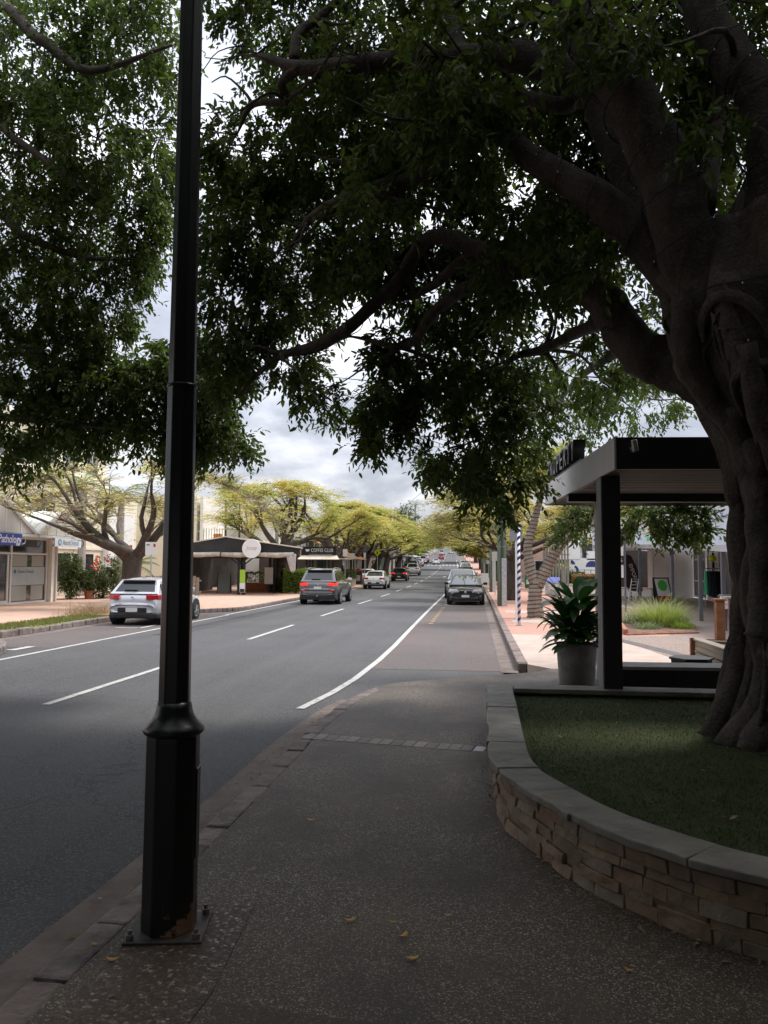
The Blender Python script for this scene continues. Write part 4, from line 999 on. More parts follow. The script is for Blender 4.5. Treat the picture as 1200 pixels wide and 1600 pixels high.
# ---- the neighbouring fig whose boughs reach in from the left
LT = Vector((-12.9, 9.5, 0.15))
fig2 = thing('street_tree', 'dark leafy street tree reaching over the road from the left edge', 'tree', LT)
limb([LT+Vector((0,0,-0.1)), LT+Vector((0.05,0,1.2)), LT+Vector((0.2,0.1,2.6)), LT+Vector((0.5,0.2,4.0))], [0.55,0.42,0.38,0.34], fig2, BARK_P, 16, 'trunk', 0.04)
ltop = LT+Vector((0.45,0.2,3.7))
left_px = [
 ([(-40,646,12.4),(40,655,12.2),(130,663,12.0),(230,674,11.8),(330,690,11.6)], [0.07,0.06,0.045,0.03,0.01]),
 ([(-40,470,12.4),(20,520,12.2),(60,560,12.0),(110,585,11.9),(180,590,11.8)], [0.08,0.06,0.05,0.035,0.01]),
 ([(-40,330,12.2),(40,370,12.0),(130,402,11.8),(215,405,11.6)], [0.08,0.06,0.045,0.01]),
 ([(-40,190,12.0),(20,215,11.8),(90,265,11.6),(150,310,11.4)], [0.08,0.055,0.045,0.012]),
 ([(-40,20,11.8),(60,60,11.5),(140,110,11.3),(270,70,11.0)], [0.1,0.08,0.06,0.02]),
]
for pts, rad in left_px:
    w = [A(*p) for p in pts]; mid = ltop.lerp(w[0], 0.5)+Vector((0,0,0.5))
    limb([ltop, mid]+w, [rad[0]*2.2, rad[0]*1.5]+rad, fig2, BARK_P, 10, 'limb', 0.05)
left_clumps = [
 (-150,200,140,300,12.4,500),(-140,500,120,200,12.6,340),
 (60,80,150,110,12.2,900),(210,60,90,90,11.8,520),(40,240,100,90,12.4,560),(150,220,90,90,12.0,560),(235,250,36,110,11.8,280),(60,360,110,70,12.4,560),(190,370,70,80,12.0,420),
 (40,470,90,80,12.4,520),(140,470,70,70,12.2,380),(180,540,40,55,12.2,160),(60,570,100,55,12.4,460),(150,610,75,50,12.2,360),(225,610,45,60,12.0,240),(50,660,70,45,12.4,300),(130,670,60,36,12.2,230),(45,715,36,26,12.4,110),(150,640,40,60,12.3,150),
 (300,600,60,60,11.8,330),(330,640,45,45,11.6,220),(345,690,40,28,11.6,170),(300,690,34,36,11.7,130),(290,560,40,60,11.8,180),(240,660,40,45,11.9,150),
]
twigs('twig', left_clumps, fig2)
parts_a, parts_b = [], []
for i, (x, y, rx, ry, d, n) in enumerate(left_clumps):
    c = A(x, y, d); rxm, rym = rx*d/FPX, ry*d/FPX; dep = 0.55*(rxm+rym)/2+0.4
    (parts_b if i % 2 else parts_a).append(sprays(c, (rxm*0.92, dep, rym*0.92), int(n*0.92), 10, 0.100, 0.5))
stuff(leaf_cloud('crown', *join(parts_a), LEAF_FIG, fig2)); stuff(leaf_cloud('crown', *join(parts_b), LEAF_FIG2, fig2))
parts = []  # unseen clumps overhead, put in to shade the road
for k in range(110):
    a = random.uniform(0, 6.28); r = 8.5*math.sqrt(random.random()); c = LT+Vector((1.5+r*math.cos(a), -2+r*math.sin(a), 6.8+2*math.sqrt(max(0,1-(r/9)**2))+random.uniform(-.7,.7)))
    v = c-CAM; f = v.dot(_fw)
    if f > 0.5 and 800-FPX*v.dot(_up)/f > -270 and 600+FPX*v.dot(_rt)/f > -300: continue
    parts.append(sprays(c, (1.5,1.5,0.8), 56, 8, 0.30, 0.4, twig=0.6))
stuff(leaf_cloud('crown', *join(parts), LEAF_FIG, fig2, True))

# ---- fairy lights wound round the fig
fl = thing('fairy_lights', 'dark fairy light string with tiny white bulbs wound round the fig trunk', 'fairy lights', FT+Vector((-0.6,-0.5,0)))
WIRE = mat('black_wire', (0.01,0.01,0.01), rough=0.6)
BULB = mat('clear_bulb', (0.8,0.8,0.78), rough=0.25)
bl = MB()
for k, z0 in enumerate((-0.02,0.18,0.42,0.75,1.05,1.35,1.7,2.05,2.4,2.8,3.2,3.6)):
    pts = []; sl_ = random.uniform(-0.10,0.16)
    for i in range(26):
        a = math.pi*(0.75+1.35*i/25); z = z0+sl_*i/25+0.03*math.sin(3.1*i/5+k); p = on_trunk(a, z, 1.0, 0.025+(0.10 if z < 0.05 else 0)); p = (p[0],p[1],max(p[2],0.475)); pts.append(p)
        if i % 3 == 0: bl.blob((p[0]+random.uniform(-.01,.01), p[1]-0.012, p[2]-0.018), (0.006,0.006,0.010), 6, 4)
    MB().tube(pts, 0.006, 5).build('wire', WIRE, fl)
for pts, rad in (limbs_px[0], limbs_px[1], limbs_px[2], limbs_px[12]):
    cpt = catmull([A(*p) for p in pts], 10); rr = np.interp(np.linspace(0,1,len(cpt)), np.linspace(0,1,len(rad)), rad)
    q = []
    for i in range(8, len(cpt)-6):
        for s in range(3):
            t_ = (i+s/3.0); p = Vector(cpt[i]).lerp(Vector(cpt[i+1]), s/3.0); d = (Vector(cpt[i+1])-Vector(cpt[i])).normalized(); u = d.orthogonal().normalized(); w = d.cross(u)
            a = t_*1.3+0.9*math.sin(t_*0.37)+0.5*math.sin(t_*1.1); q.append(p + (u*math.cos(a)+w*math.sin(a))*(rr[i]*0.90+0.012))
            if s == 0 and i % 2 == 0: bl.blob(q[-1]+Vector((0,0,-0.018)), (0.006,0.006,0.010), 6, 4)
    MB().tube(q, 0.006, 5).build('wire', WIRE, fl)
stuff(bl.build('bulb', BULB, fl))

# ================================================================ POINCIANAS AND OTHER TREES
def grow(base, fork_h, lean, limbs_n, Rr, top, seed, levels=3, trunk_r0=0.38, flat=0.75, stretch=(1,1)):
    """umbrella-shaped tree: returns trunk path, list of (points, radii, level) and twig ends"""
    rs = random.Random(seed); segs = []; ends = []
    base = Vector(base); fk = base + Vector((lean[0], lean[1], fork_h))
    trunk = [base+Vector((0,0,-0.1)), base+Vector((lean[0]*0.2, lean[1]*0.2, fork_h*0.35)), base+Vector((lean[0]*0.6, lean[1]*0.6, fork_h*0.7)), fk]
    H = top-fork_h
    def ceil_z(x, y):            # the flat dome the twigs rise to
        r = math.hypot((x-base.x)/stretch[0], (y-base.y)/stretch[1])/Rr
        return base.z + fork_h + H*(1-0.55*min(1.2, r)**2.2)
    def branch(p, d, length, r0, lev):
        n = 5; pts = [p.copy()]; d = d.copy()
        for i in range(n):
            d = (d + Vector((rs.uniform(-.28,.28), rs.uniform(-.28,.28), rs.uniform(-.16,.20)))).normalized()
            q = pts[-1] + d*length/n; cz = ceil_z(q.x, q.y)
            if q.z > cz: q.z = cz - rs.uniform(0,0.15); d.z = min(d.z, 0.08)
            pts.append(q)
        rad = [r0*(1-0.62*i/n) for i in range(n+1)]
        segs.append((pts, rad, lev))
        if lev >= levels: ends.append((pts, d)); return
        kids = rs.choice([3,4]) if lev < 2 else rs.choice([2,3,3])
        for k in range(kids):
            i = rs.randrange(2, n+1) if k else n
            a = rs.uniform(0.25, 0.75)*rs.choice([-1,1]); nd = Matrix.Rotation(a, 3, 'Z') @ d; nd.z += rs.uniform(0.05,0.55)*flat; nd.normalize()
            branch(pts[i], nd, length*rs.uniform(0.52,0.78), rad[i]*rs.uniform(0.6,0.85), lev+1)
        ends.append((pts[3:], d))
    a0 = rs.uniform(0, 6.28)
    for k in range(limbs_n):
        a = a0 + 6.28*k/limbs_n + rs.uniform(-.35,.35); el = rs.uniform(0.28, 0.80)
        d = Vector((math.cos(a)*math.cos(el)*stretch[0], math.sin(a)*math.cos(el)*stretch[1], math.sin(el))).normalized()
        branch(fk - Vector((0,0,rs.uniform(0,0.25)*fork_h)), d, Rr*rs.uniform(0.46,0.62), trunk_r0*rs.uniform(0.42,0.62), 1)
    return trunk, segs, ends, ceil_z
def poinciana(name, label, loc, fork_h, Rr, top, seed, trunk_r0, leaf_m, per_end, leaf_len, limbs_n=5, lean=(0,0), levels=3, group='poinciana trees along the street', bare=0.0, leaf_m2=None, sides=8, stretch=(1,1), pods=0):
    t = thing(name, label, 'tree', loc, 0, group)
    trunk, segs, ends, cz = grow(loc, fork_h, lean, limbs_n, Rr, top, seed, levels, trunk_r0, stretch=stretch)
    MB().tube(catmull(trunk, 4), list(np.interp(np.linspace(0,1,13), [0,0.12,0.5,1], [trunk_r0*1.35, trunk_r0*1.05, trunk_r0*0.9, trunk_r0*0.95])), 14).build('trunk', BARK_P, t, smooth=True)
    for lev in (1,):
        for pts, rad, l in segs:
            if l == 1: MB().tube(catmull(pts, 3), list(np.interp(np.linspace(0,1,16), np.linspace(0,1,6), rad)), 10).build('limb', BARK_P, t, smooth=True)
    b2, b3 = MB(), MB()
    for pts, rad, l in segs:
        if l == 2: b2.tube(pts, rad, 7)
        if l >= 3: b3.tube(pts, [max(0.006, r) for r in rad], 4, cap=False)
    rs = random.Random(seed+1)
    tw = MB()
    for pts, d in ends:
        if bare:
            for k in range(9):
                p = pts[rs.randrange(len(pts))]; q = p+Vector((rs.uniform(-.95,.95), rs.uniform(-.95,.95), rs.uniform(-.10,.50))); tw.tube([p, (p+q)/2+Vector((rs.uniform(-.08,.08),rs.uniform(-.08,.08),0.06)), q], [0.014,0.010,0.004], 3, cap=False)
    if b2.v: stuff(b2.build('bough', BARK_P, t, smooth=True))
    if b3.v: stuff(b3.build('branchlet', BARK_TW if bare else BARK_P, t, smooth=True))
    if tw.v: stuff(tw.build('twig', BARK_TW, t))
    P = []
    for pts, d in ends:
        if rs.random() < bare*0.45: continue
        m_ = int(per_end*rs.uniform(0.5,1.4))
        for k in range(m_):
            p = pts[rs.randrange(len(pts))]; P.append((p.x+rs.gauss(0,0.34), p.y+rs.gauss(0,0.34), p.z+rs.gauss(0.05,0.14)))
    P = np.array(P); n = len(P)
    # each leaf is a feathery, nearly level frond of a few slim leaflets
    per = 5
    az = rng.uniform(0, 6.28, n); D = np.stack([np.cos(az), np.sin(az), rng.uniform(-0.35,0.25,n)], 1)
    Q = np.repeat(P, per, 0) + np.repeat(D, per, 0)*(np.tile(np.linspace(0,1,per), n)*leaf_len).reshape(-1,1)
    sgn = np.tile(np.array([1,-1]*per)[:per], n); az2 = np.repeat(az, per)+sgn*rng.uniform(0.6,1.1,n*per)
    DD = np.stack([np.cos(az2), np.sin(az2), rng.uniform(-0.35,0.2,n*per)], 1)
    NN = np.zeros_like(Q); NN[:,2] = 1; NN += rng.normal(size=Q.shape)*0.25
    L = leaf_len*rng.uniform(0.5,0.9,n*per)
    if leaf_m2:
        sel = np.repeat(rng.random(n) < 0.45, per)
        stuff(leaf_cloud('crown', Q[sel], DD[sel], NN[sel], L[sel], L[sel]*0.30, leaf_m2, t, True))
        stuff(leaf_cloud('crown', Q[~sel], DD[~sel], NN[~sel], L[~sel], L[~sel]*0.30, leaf_m, t, True))
    else: stuff(leaf_cloud('crown', Q, DD, NN, L, L*0.30, leaf_m, t, True))
    if pods:
        for k in range(pods):
            pts, d = ends[rs.randrange(len(ends))]; p = pts[-1]
            MB().tube([p, p+Vector((0.03,0,-0.15)), p+Vector((0.02,0.02,-0.42))], [0.012,0.028,0.008], 6).build('seed_pod', BARK_P, t)
    return t
poinciana('poinciana_tree', 'sparse nearly bare poinciana behind the silver hatchback', W(-13.95,30.2,0.15), 2.2, 6.2, 5.8, 3, 0.42, LEAF_DRY, 14, 0.30, 6, (0.1,0), 4, bare=0.9, leaf_m2=LEAF_POIN, pods=5)
poinciana('poinciana_tree', 'yellowing poinciana rising through the cafe awning roof', W(-13.0,50.5,0.15), 3.0, 6.6, 7.2, 9, 0.48, LEAF_POIN_O, 22, 0.34, 6, (0.2,0), 4, leaf_m2=LEAF_POIN)
poinciana('poinciana_tree', 'golden poinciana above the coffee kiosk', W(-11.8,64,0.15), 2.9, 7.2, 7.0, 15, 0.45, LEAF_POIN_O, 24, 0.40, 6, (0.4,0), 4, leaf_m2=LEAF_POIN)
poinciana('poinciana_tree', 'golden poinciana in front of the green shop', W(-12.2,86,0.15), 2.9, 7.6, 6.9, 21, 0.45, LEAF_POIN_O, 22, 0.45, 6, (0.5,0), 4, leaf_m2=LEAF_POIN)
poinciana('poinciana_tree', 'yellow-green poinciana by the yellow warning sign', W(-12.2,110,0.15), 2.8, 8.2, 6.8, 27, 0.45, LEAF_POIN_O, 38, 0.64, 6, (0.5,0), 3, leaf_m2=LEAF_POIN)
poinciana('poinciana_tree', 'bright green poinciana beyond the white shop on the left', W(-11.8,148,0.15), 2.8, 10.0, 8.0, 33, 0.5, LEAF_POIN_G, 50, 0.9, 6, (0.6,0), 3)
poinciana('poinciana_tree', 'distant green tree furthest along the left side', W(-12,200,0.15), 3.0, 10, 7.6, 39, 0.5, LEAF_POIN_G, 60, 1.0, 6, (0.6,0), 3, leaf_m2=LEAF_POIN)
poinciana('poinciana_tree', 'sparse yellow poinciana behind the tall power pole on the right', W(1.9,41,0.15), 2.6, 6.2, 7.0, 45, 0.32, LEAF_DRY, 26, 0.36, 6, (0.1,0), 4, bare=0.5, leaf_m2=LEAF_POIN, pods=6)
poinciana('poinciana_tree', 'amber poinciana second along the right footpath', W(2.6,60,0.15), 2.6, 6.8, 7.0, 51, 0.36, LEAF_POIN_O, 24, 0.42, 6, (-0.2,0), 4, leaf_m2=LEAF_DRY)
poinciana('poinciana_tree', 'amber poinciana third along the right footpath', W(2.4,84,0.15), 2.6, 7.2, 6.9, 57, 0.38, LEAF_POIN_O, 22, 0.48, 6, (-0.3,0), 4, leaf_m2=LEAF_POIN)
poinciana('poinciana_tree', 'yellow poinciana fourth along the right footpath', W(2.2,112,0.15), 2.7, 8.2, 6.8, 63, 0.4, LEAF_POIN_O, 38, 0.66, 6, (-0.4,0), 3, leaf_m2=LEAF_POIN)
poinciana('poinciana_tree', 'distant yellow tree far along the right side', W(2.5,150,0.15), 2.8, 9.6, 7.4, 69, 0.45, LEAF_POIN, 60, 0.85, 6, (-0.5,0), 3, leaf_m2=LEAF_POIN_O)
poinciana('poinciana_tree', 'furthest yellow-green tree on the right near the crossing', W(3,205,0.15), 3.0, 10.5, 7.6, 75, 0.5, LEAF_POIN, 60, 1.0, 6, (-0.6,0), 3, leaf_m2=LEAF_POIN_G)
poinciana('poinciana_tree', 'yellow-green poinciana overlapping the kiosk trees on the left', W(-12.0,75,0.15), 2.7, 6.8, 6.4, 81, 0.42, LEAF_POIN, 40, 0.5, 6, (0.5,0), 3, leaf_m2=LEAF_POIN_O)
poinciana('poinciana_tree', 'olive poinciana filling the row before the yellow warning sign', W(-12.2,98,0.15), 2.7, 7.4, 6.4, 87, 0.42, LEAF_POIN, 40, 0.6, 6, (0.5,0), 3, leaf_m2=LEAF_POIN_O)
poinciana('poinciana_tree', 'olive poinciana beside the white flat-roofed shop', W(-12.0,128,0.15), 2.8, 8.4, 7.0, 93, 0.42, LEAF_POIN, 44, 0.7, 6, (0.6,0), 3, leaf_m2=LEAF_POIN_G)
poinciana('poinciana_tree', 'olive poinciana overlapping the second right hand tree', W(2.6,72,0.15), 2.6, 6.8, 6.6, 99, 0.36, LEAF_POIN, 40, 0.5, 6, (-0.3,0), 3, leaf_m2=LEAF_POIN_O)
poinciana('poinciana_tree', 'olive poinciana overlapping the third right hand tree', W(2.4,98,0.15), 2.6, 7.4, 6.6, 105, 0.38, LEAF_POIN, 40, 0.6, 6, (-0.4,0), 3, leaf_m2=LEAF_POIN_O)
def bushy(name, label, loc, r, h, m, n, leaf, cat='tree', trunk=True, group=None):
    t = thing(name, label, cat, loc, 0, group); loc = Vector(loc)
    if trunk: MB().tube([loc, loc+Vector((0.05,0,h*0.35)), loc+Vector((0,0.05,h*0.6))], [r*0.09,r*0.07,r*0.04], 8).build('trunk', BARK_P, t, smooth=True)
    parts = []
    for k in range(7):
        a = k*2.4; rr = r*0.5*math.sqrt((k+0.5)/7)
        parts.append(sprays(loc+Vector((rr*math.cos(a), rr*math.sin(a), h*(random.uniform(0.45,0.78) if cat != 'shrub' else random.uniform(0.22,0.76)))), (r*0.55, r*0.55, h*0.26), n//7, 8, leaf, 0.2, twig=leaf*3))
    stuff(leaf_cloud('crown', *join(parts), m, t, leaf > 0.3)); return t
bushy('backdrop_tree', 'dark rounded tree closing the far end of the street on the left', W(-17,330,0), 9, 11, LEAF_SHRUB, 1400, 0.9)
bushy('backdrop_tree', 'green rounded tree closing the far end of the street on the right', W(11,300,0), 10, 11, LEAF_POIN_G, 1400, 0.9)
bushy('backdrop_tree', 'dark tree on the skyline left of the tall street light', W(-16,170,0.15), 6, 13.6, LEAF_SHRUB, 900, 0.6)
bushy('backdrop_tree', 'green tree behind the right hand poincianas', W(14,120,0), 6, 7.5, LEAF_SHRUB, 900, 0.5)
bushy('backdrop_tree', 'green tree behind the white balcony building on the right', W(24,64,0), 6, 8.5, LEAF_LOM, 900, 0.4)

# ---- palms
def palm(name, label, loc, h, r0, m_trunk, fronds, fl, leaf_m=LEAF_PALM, cat='palm', crown=True, ringed=True):
    t = thing(name, label, cat, loc); loc = Vector(loc)
    n = max(6, int(h/0.12)); prof = []
    for i in range(n+1):
        z = h*i/n; r = r0*(1.15-0.25*i/n); prof.append((r*(1.05 if i % 2 else 0.98), z))
    MB().lathe(prof, loc, 14).build('trunk', m_trunk, t, smooth=True)
    for k in range(fronds):
        az = k*2.399; el = random.uniform(0.1,1.2); p = loc+Vector((0,0,h)); pts = []
        for i in range(8):
            pts.append(p.copy()); p = p+Vector((math.cos(az)*math.cos(el), math.sin(az)*math.cos(el), math.sin(el)))*fl/7; el -= 0.22
        fr = MB(); fr.tube(pts, [0.02]*7+[0.006], 4)
        sv = Vector((-math.sin(az), math.cos(az), 0))
        for i in range(1,8):
            for j in range(3):
                q = pts[i-1].lerp(pts[i], j/3); w = fl*0.24*math.sin(math.pi*(i+j/3)/8.5)
                for s in (-1,1):
                    e = q+sv*s*w+(pts[i]-pts[i-1]).normalized()*w*0.5+Vector((0,0,-w*0.35)); u = (pts[i]-pts[i-1]).normalized()*0.025
                    fr.add([q-u, q+u, e], [(0,1,2)])
        fr.build('frond', leaf_m, t)
    return t
palm('palm', 'ringed grey palm trunk left of the red-flowered shrub', W(-21.6,40.6,0.15), 6.2, 0.20, BARK_PALM, 9, 1.9)
palm('palm', 'ringed grey palm trunk beside the white pole behind the shrubs', W(-20.6,43.2,0.15), 5.8, 0.18, BARK_PALM, 9, 1.9)
palm('palm', 'small green palm at the foot of the bare poinciana', W(-16.6,36.5,0.15), 1.6, 0.07, BARK_PALM, 9, 1.3)
palm('palm', 'tall thin palm on the far skyline left of centre', W(-13.5,215,0.15), 15.5, 0.30, BARK_PALM, 14, 3.2, LEAF_SHRUB)
# ---- trunk wrapped in light strings on the right footpath
WT = Vector((2.05, 27.1, 0.15))
wt = thing('wrapped_tree', 'pale forked tree trunk wound with dark light strings', 'tree', WT)
forks = [([WT+Vector((0.02,0,-0.1)), WT+Vector((0.0,0,0.6)), WT+Vector((0.05,0,1.25))], [0.30,0.235,0.215]),
         ([WT+Vector((0.03,0,1.05)), WT+Vector((-0.16,0,1.75)), WT+Vector((-0.22,0.05,2.5)), WT+Vector((0.0,0.1,3.3)), WT+Vector((0.25,0.1,4.2))], [0.19,0.17,0.145,0.13,0.10]),
         ([WT+Vector((0.08,0,1.05)), WT+Vector((0.42,0,1.75)), WT+Vector((0.85,0,2.45)), WT+Vector((1.35,0.1,3.0)), WT+Vector((1.6,0.2,3.8))], [0.20,0.185,0.17,0.145,0.09])]
for i, (p, r) in enumerate(forks): limb(p, r, wt, BARK_WR, 16, 'trunk' if i == 0 else 'limb', 0.03)
for p, r in forks[1:]: 
    for k in range(3):
        q = p[-1]; d = Vector((random.uniform(-.6,.8), random.uniform(-.6,.6), 0.9)); limb([q, q+d*0.6, q+d*1.2+Vector((0.2,0,0.1))], [0.07,0.045,0.02], wt, BARK_WR, 7, 'branch')
stuff(leaf_cloud('crown', *join([sprays(WT+Vector((0.2+0.9*math.cos(k*1.3), 0.9*math.sin(k*1.3), 5.0+0.25*(k%3))), (1.0,1.0,0.5), 60, 8, 0.16, 0.3) for k in range(9)]), LEAF_POIN, wt))
ws = thing('light_string', 'dark light string coiled round the pale forked trunk', 'fairy lights', WT+Vector((0,-0.3,0)))
for p, r in forks:
    cpt = catmull(p, 12); rr = np.interp(np.linspace(0,1,len(cpt)), np.linspace(0,1,len(r)), r); q = []
    tot = sum((Vector(cpt[i+1])-Vector(cpt[i])).length for i in range(len(cpt)-1)); turns = tot/0.135; acc = 0
    for i in range(len(cpt)-1):
        a_, b_ = Vector(cpt[i]), Vector(cpt[i+1]); d = (b_-a_).normalized(); u = d.cross(Vector((0,1,0))).normalized(); w = d.cross(u); m_ = 10
        for s in range(m_):
            tt = acc + (b_-a_).length*s/m_; ang = 6.283*turns*tt/tot; q.append(a_.lerp(b_, s/m_)+(u*math.cos(ang)+w*math.sin(ang))*(rr[i]*1.03+0.006))
        acc += (b_-a_).length
    MB().tube(q, 0.011, 4).build('wire', WIRE, ws)

# ================================================================ UNSEEN TREES ADDED AROUND THE CAMERA (to shade the near footpath)
def added_shade_tree(label, loc, Rr, z0, z1, seed, n=46):
    t = thing('street_tree', label, 'tree', loc, 0, 'unseen trees added to shade the viewpoint'); loc = Vector(loc); rs = random.Random(seed)
    limb([loc+Vector((0,0,-0.1)), loc+Vector((0.1,0,1.5)), loc+Vector((0,0.1,z0+1.2))], [0.6,0.42,0.35], t, BARK_FIG, 14, 'trunk')
    for k in range(6):
        a = k*1.05+0.3; limb([loc+Vector((0,0.1,z0)), loc+Vector((math.cos(a)*Rr*0.35, math.sin(a)*Rr*0.35, z0+1.8)), loc+Vector((math.cos(a)*Rr*0.75, math.sin(a)*Rr*0.75, z0+2.6))], [0.25,0.18,0.05], t, BARK_FIG, 9, 'limb')
    parts = []
    for k in range(n):
        a = rs.uniform(0,6.28); r = Rr*math.sqrt(rs.random()); z = z0+0.6+(z1-z0)*rs.random()
        if r < Rr*0.5 and z < z0+1.5: z += 2
        c = loc+Vector((r*math.cos(a), r*math.sin(a), z)); v = c-CAM; f = v.dot(_fw)
        if f > -1.0 and v.length < 2.6: continue
        if f > -2.5 and abs(v.dot(_rt)) < 0.55*f+3.2 and abs(v.dot(_up)) < 0.72*f+3.0: continue
        parts.append(sprays(c, (1.6,1.6,1.0), 58, 8, 0.36, 0.4, twig=0.8))
    stuff(leaf_cloud('crown', *join(parts), LEAF_FIG, t, True)); return t
added_shade_tree('unseen broad fig added behind the viewpoint to shade the path', (2.6,-6.5,0.15), 7.0, 2.9, 9.0, 1, 70)
added_shade_tree('unseen broad fig added further back to shade the near footpath', (2.4,-17,0.15), 7.5, 2.6, 9.0, 2, 60)
added_shade_tree('unseen broad fig added across the road to block light from behind', (-12.9,-6,0.15), 7.8, 2.8, 9.0, 3, 70)
added_shade_tree('unseen broad fig added far back across the road for shade', (-12.5,-19,0.15), 7.5, 2.6, 9.0, 4, 55)
added_shade_tree('unseen leafy fig added beside the planter for shade', (8.6,4.5,0.15), 5.2, 3.2, 8.5, 5, 45)

# ================================================================ VEHICLES
TYRE = mat('tyre_rubber', (0.012,0.012,0.013), rough=0.85)
RIM = mat('alloy_rim', (0.50,0.51,0.53), rough=0.35, metal=0.7)
RIM_D = mat('alloy_rim_dark', (0.20,0.20,0.21), rough=0.4, metal=0.6)
PLASTIC = mat('black_trim', (0.014,0.014,0.015), rough=0.65)
CARGLASS = mat('car_glass', (0.018,0.022,0.025), rough=0.05, spec=0.6)
WSGLASS = mat('windscreen_glass', (0.03,0.035,0.036), rough=0.05, spec=1.0, coat=1.0)
LAMP_R = mat('tail_lamp', (0.45,0.012,0.015), rough=0.18, coat=0.5)
LAMP_RL = mat('tail_lamp_lit', (0.75,0.03,0.025), rough=0.2, emit=0.45)
LAMP_W = mat('head_lamp', (0.72,0.75,0.78), rough=0.12, coat=0.6)
PLATE = mat('number_plate', (0.72,0.72,0.70), rough=0.5)
CHROME = mat('chrome', (0.7,0.7,0.72), rough=0.15, metal=0.9)
def paint(name, c, metal=0.25): return mat(name, c, tuple(x*1.06 for x in c), 0.6, 0.34, metal=metal, coat=0.8)
# profile: rear to front, (x, z_top, half width factor, z_bottom)
CARS = {
 'hatch': dict(L=4.05, Wd=1.76, H=1.44, belt=0.98, prof=[(0.0,0.62,0.80,0.40),(0.07,0.94,0.90,0.30),(0.35,1.00,0.97,0.22),(0.9,0.99,1.0,0.19),(2.1,0.97,1.0,0.19),(2.85,0.95,0.99,0.19),(3.45,0.84,0.96,0.21),(3.84,0.75,0.88,0.26),(4.03,0.64,0.74,0.34)],
    cab=[(0.12,0.97),(0.52,1.38),(1.2,1.44),(2.0,1.42),(2.95,0.97)], pillars=(1.58,), wheels=(0.72,3.17), wr=0.315),
 'sedan': dict(L=4.65, Wd=1.80, H=1.44, belt=0.95, prof=[(0.0,0.66,0.80,0.42),(0.06,0.97,0.90,0.30),(0.45,1.03,0.96,0.22),(1.0,1.01,1.0,0.18),(2.3,0.95,1.0,0.18),(3.2,0.94,0.99,0.18),(3.95,0.83,0.96,0.20),(4.42,0.72,0.86,0.24),(4.63,0.60,0.72,0.32)],
    cab=[(0.50,1.00),(1.20,1.36),(1.75,1.44),(2.45,1.42),(3.35,0.95)], pillars=(1.95,), wheels=(0.98,3.72), wr=0.32),
 'suv': dict(L=4.95, Wd=1.96, H=1.72, belt=1.12, prof=[(0.0,0.70,0.84,0.46),(0.06,1.08,0.92,0.36),(0.30,1.14,0.97,0.28),(1.0,1.13,1.0,0.25),(2.4,1.11,1.0,0.25),(3.4,1.10,0.99,0.25),(4.15,1.02,0.97,0.27),(4.68,0.92,0.90,0.30),(4.93,0.74,0.78,0.38)],
    cab=[(0.12,1.10),(0.55,1.64),(1.40,1.72),(2.60,1.69),(3.55,1.10)], pillars=(1.25,2.35), wheels=(0.92,3.92), wr=0.37),
 'van': dict(L=5.0, Wd=1.92, H=1.98, belt=1.12, prof=[(0.0,0.9,0.94,0.42),(0.05,1.12,0.97,0.32),(0.30,1.14,0.99,0.26),(1.0,1.14,1.0,0.24),(2.4,1.13,1.0,0.24),(3.6,1.12,0.99,0.24),(4.35,1.05,0.97,0.26),(4.80,0.94,0.90,0.30),(4.98,0.74,0.80,0.38)],
    cab=[(0.03,1.12),(0.16,1.92),(1.4,1.98),(3.3,1.95),(4.40,1.10)], pillars=(1.4,2.9), wheels=(0.95,4.0), wr=0.33),
}
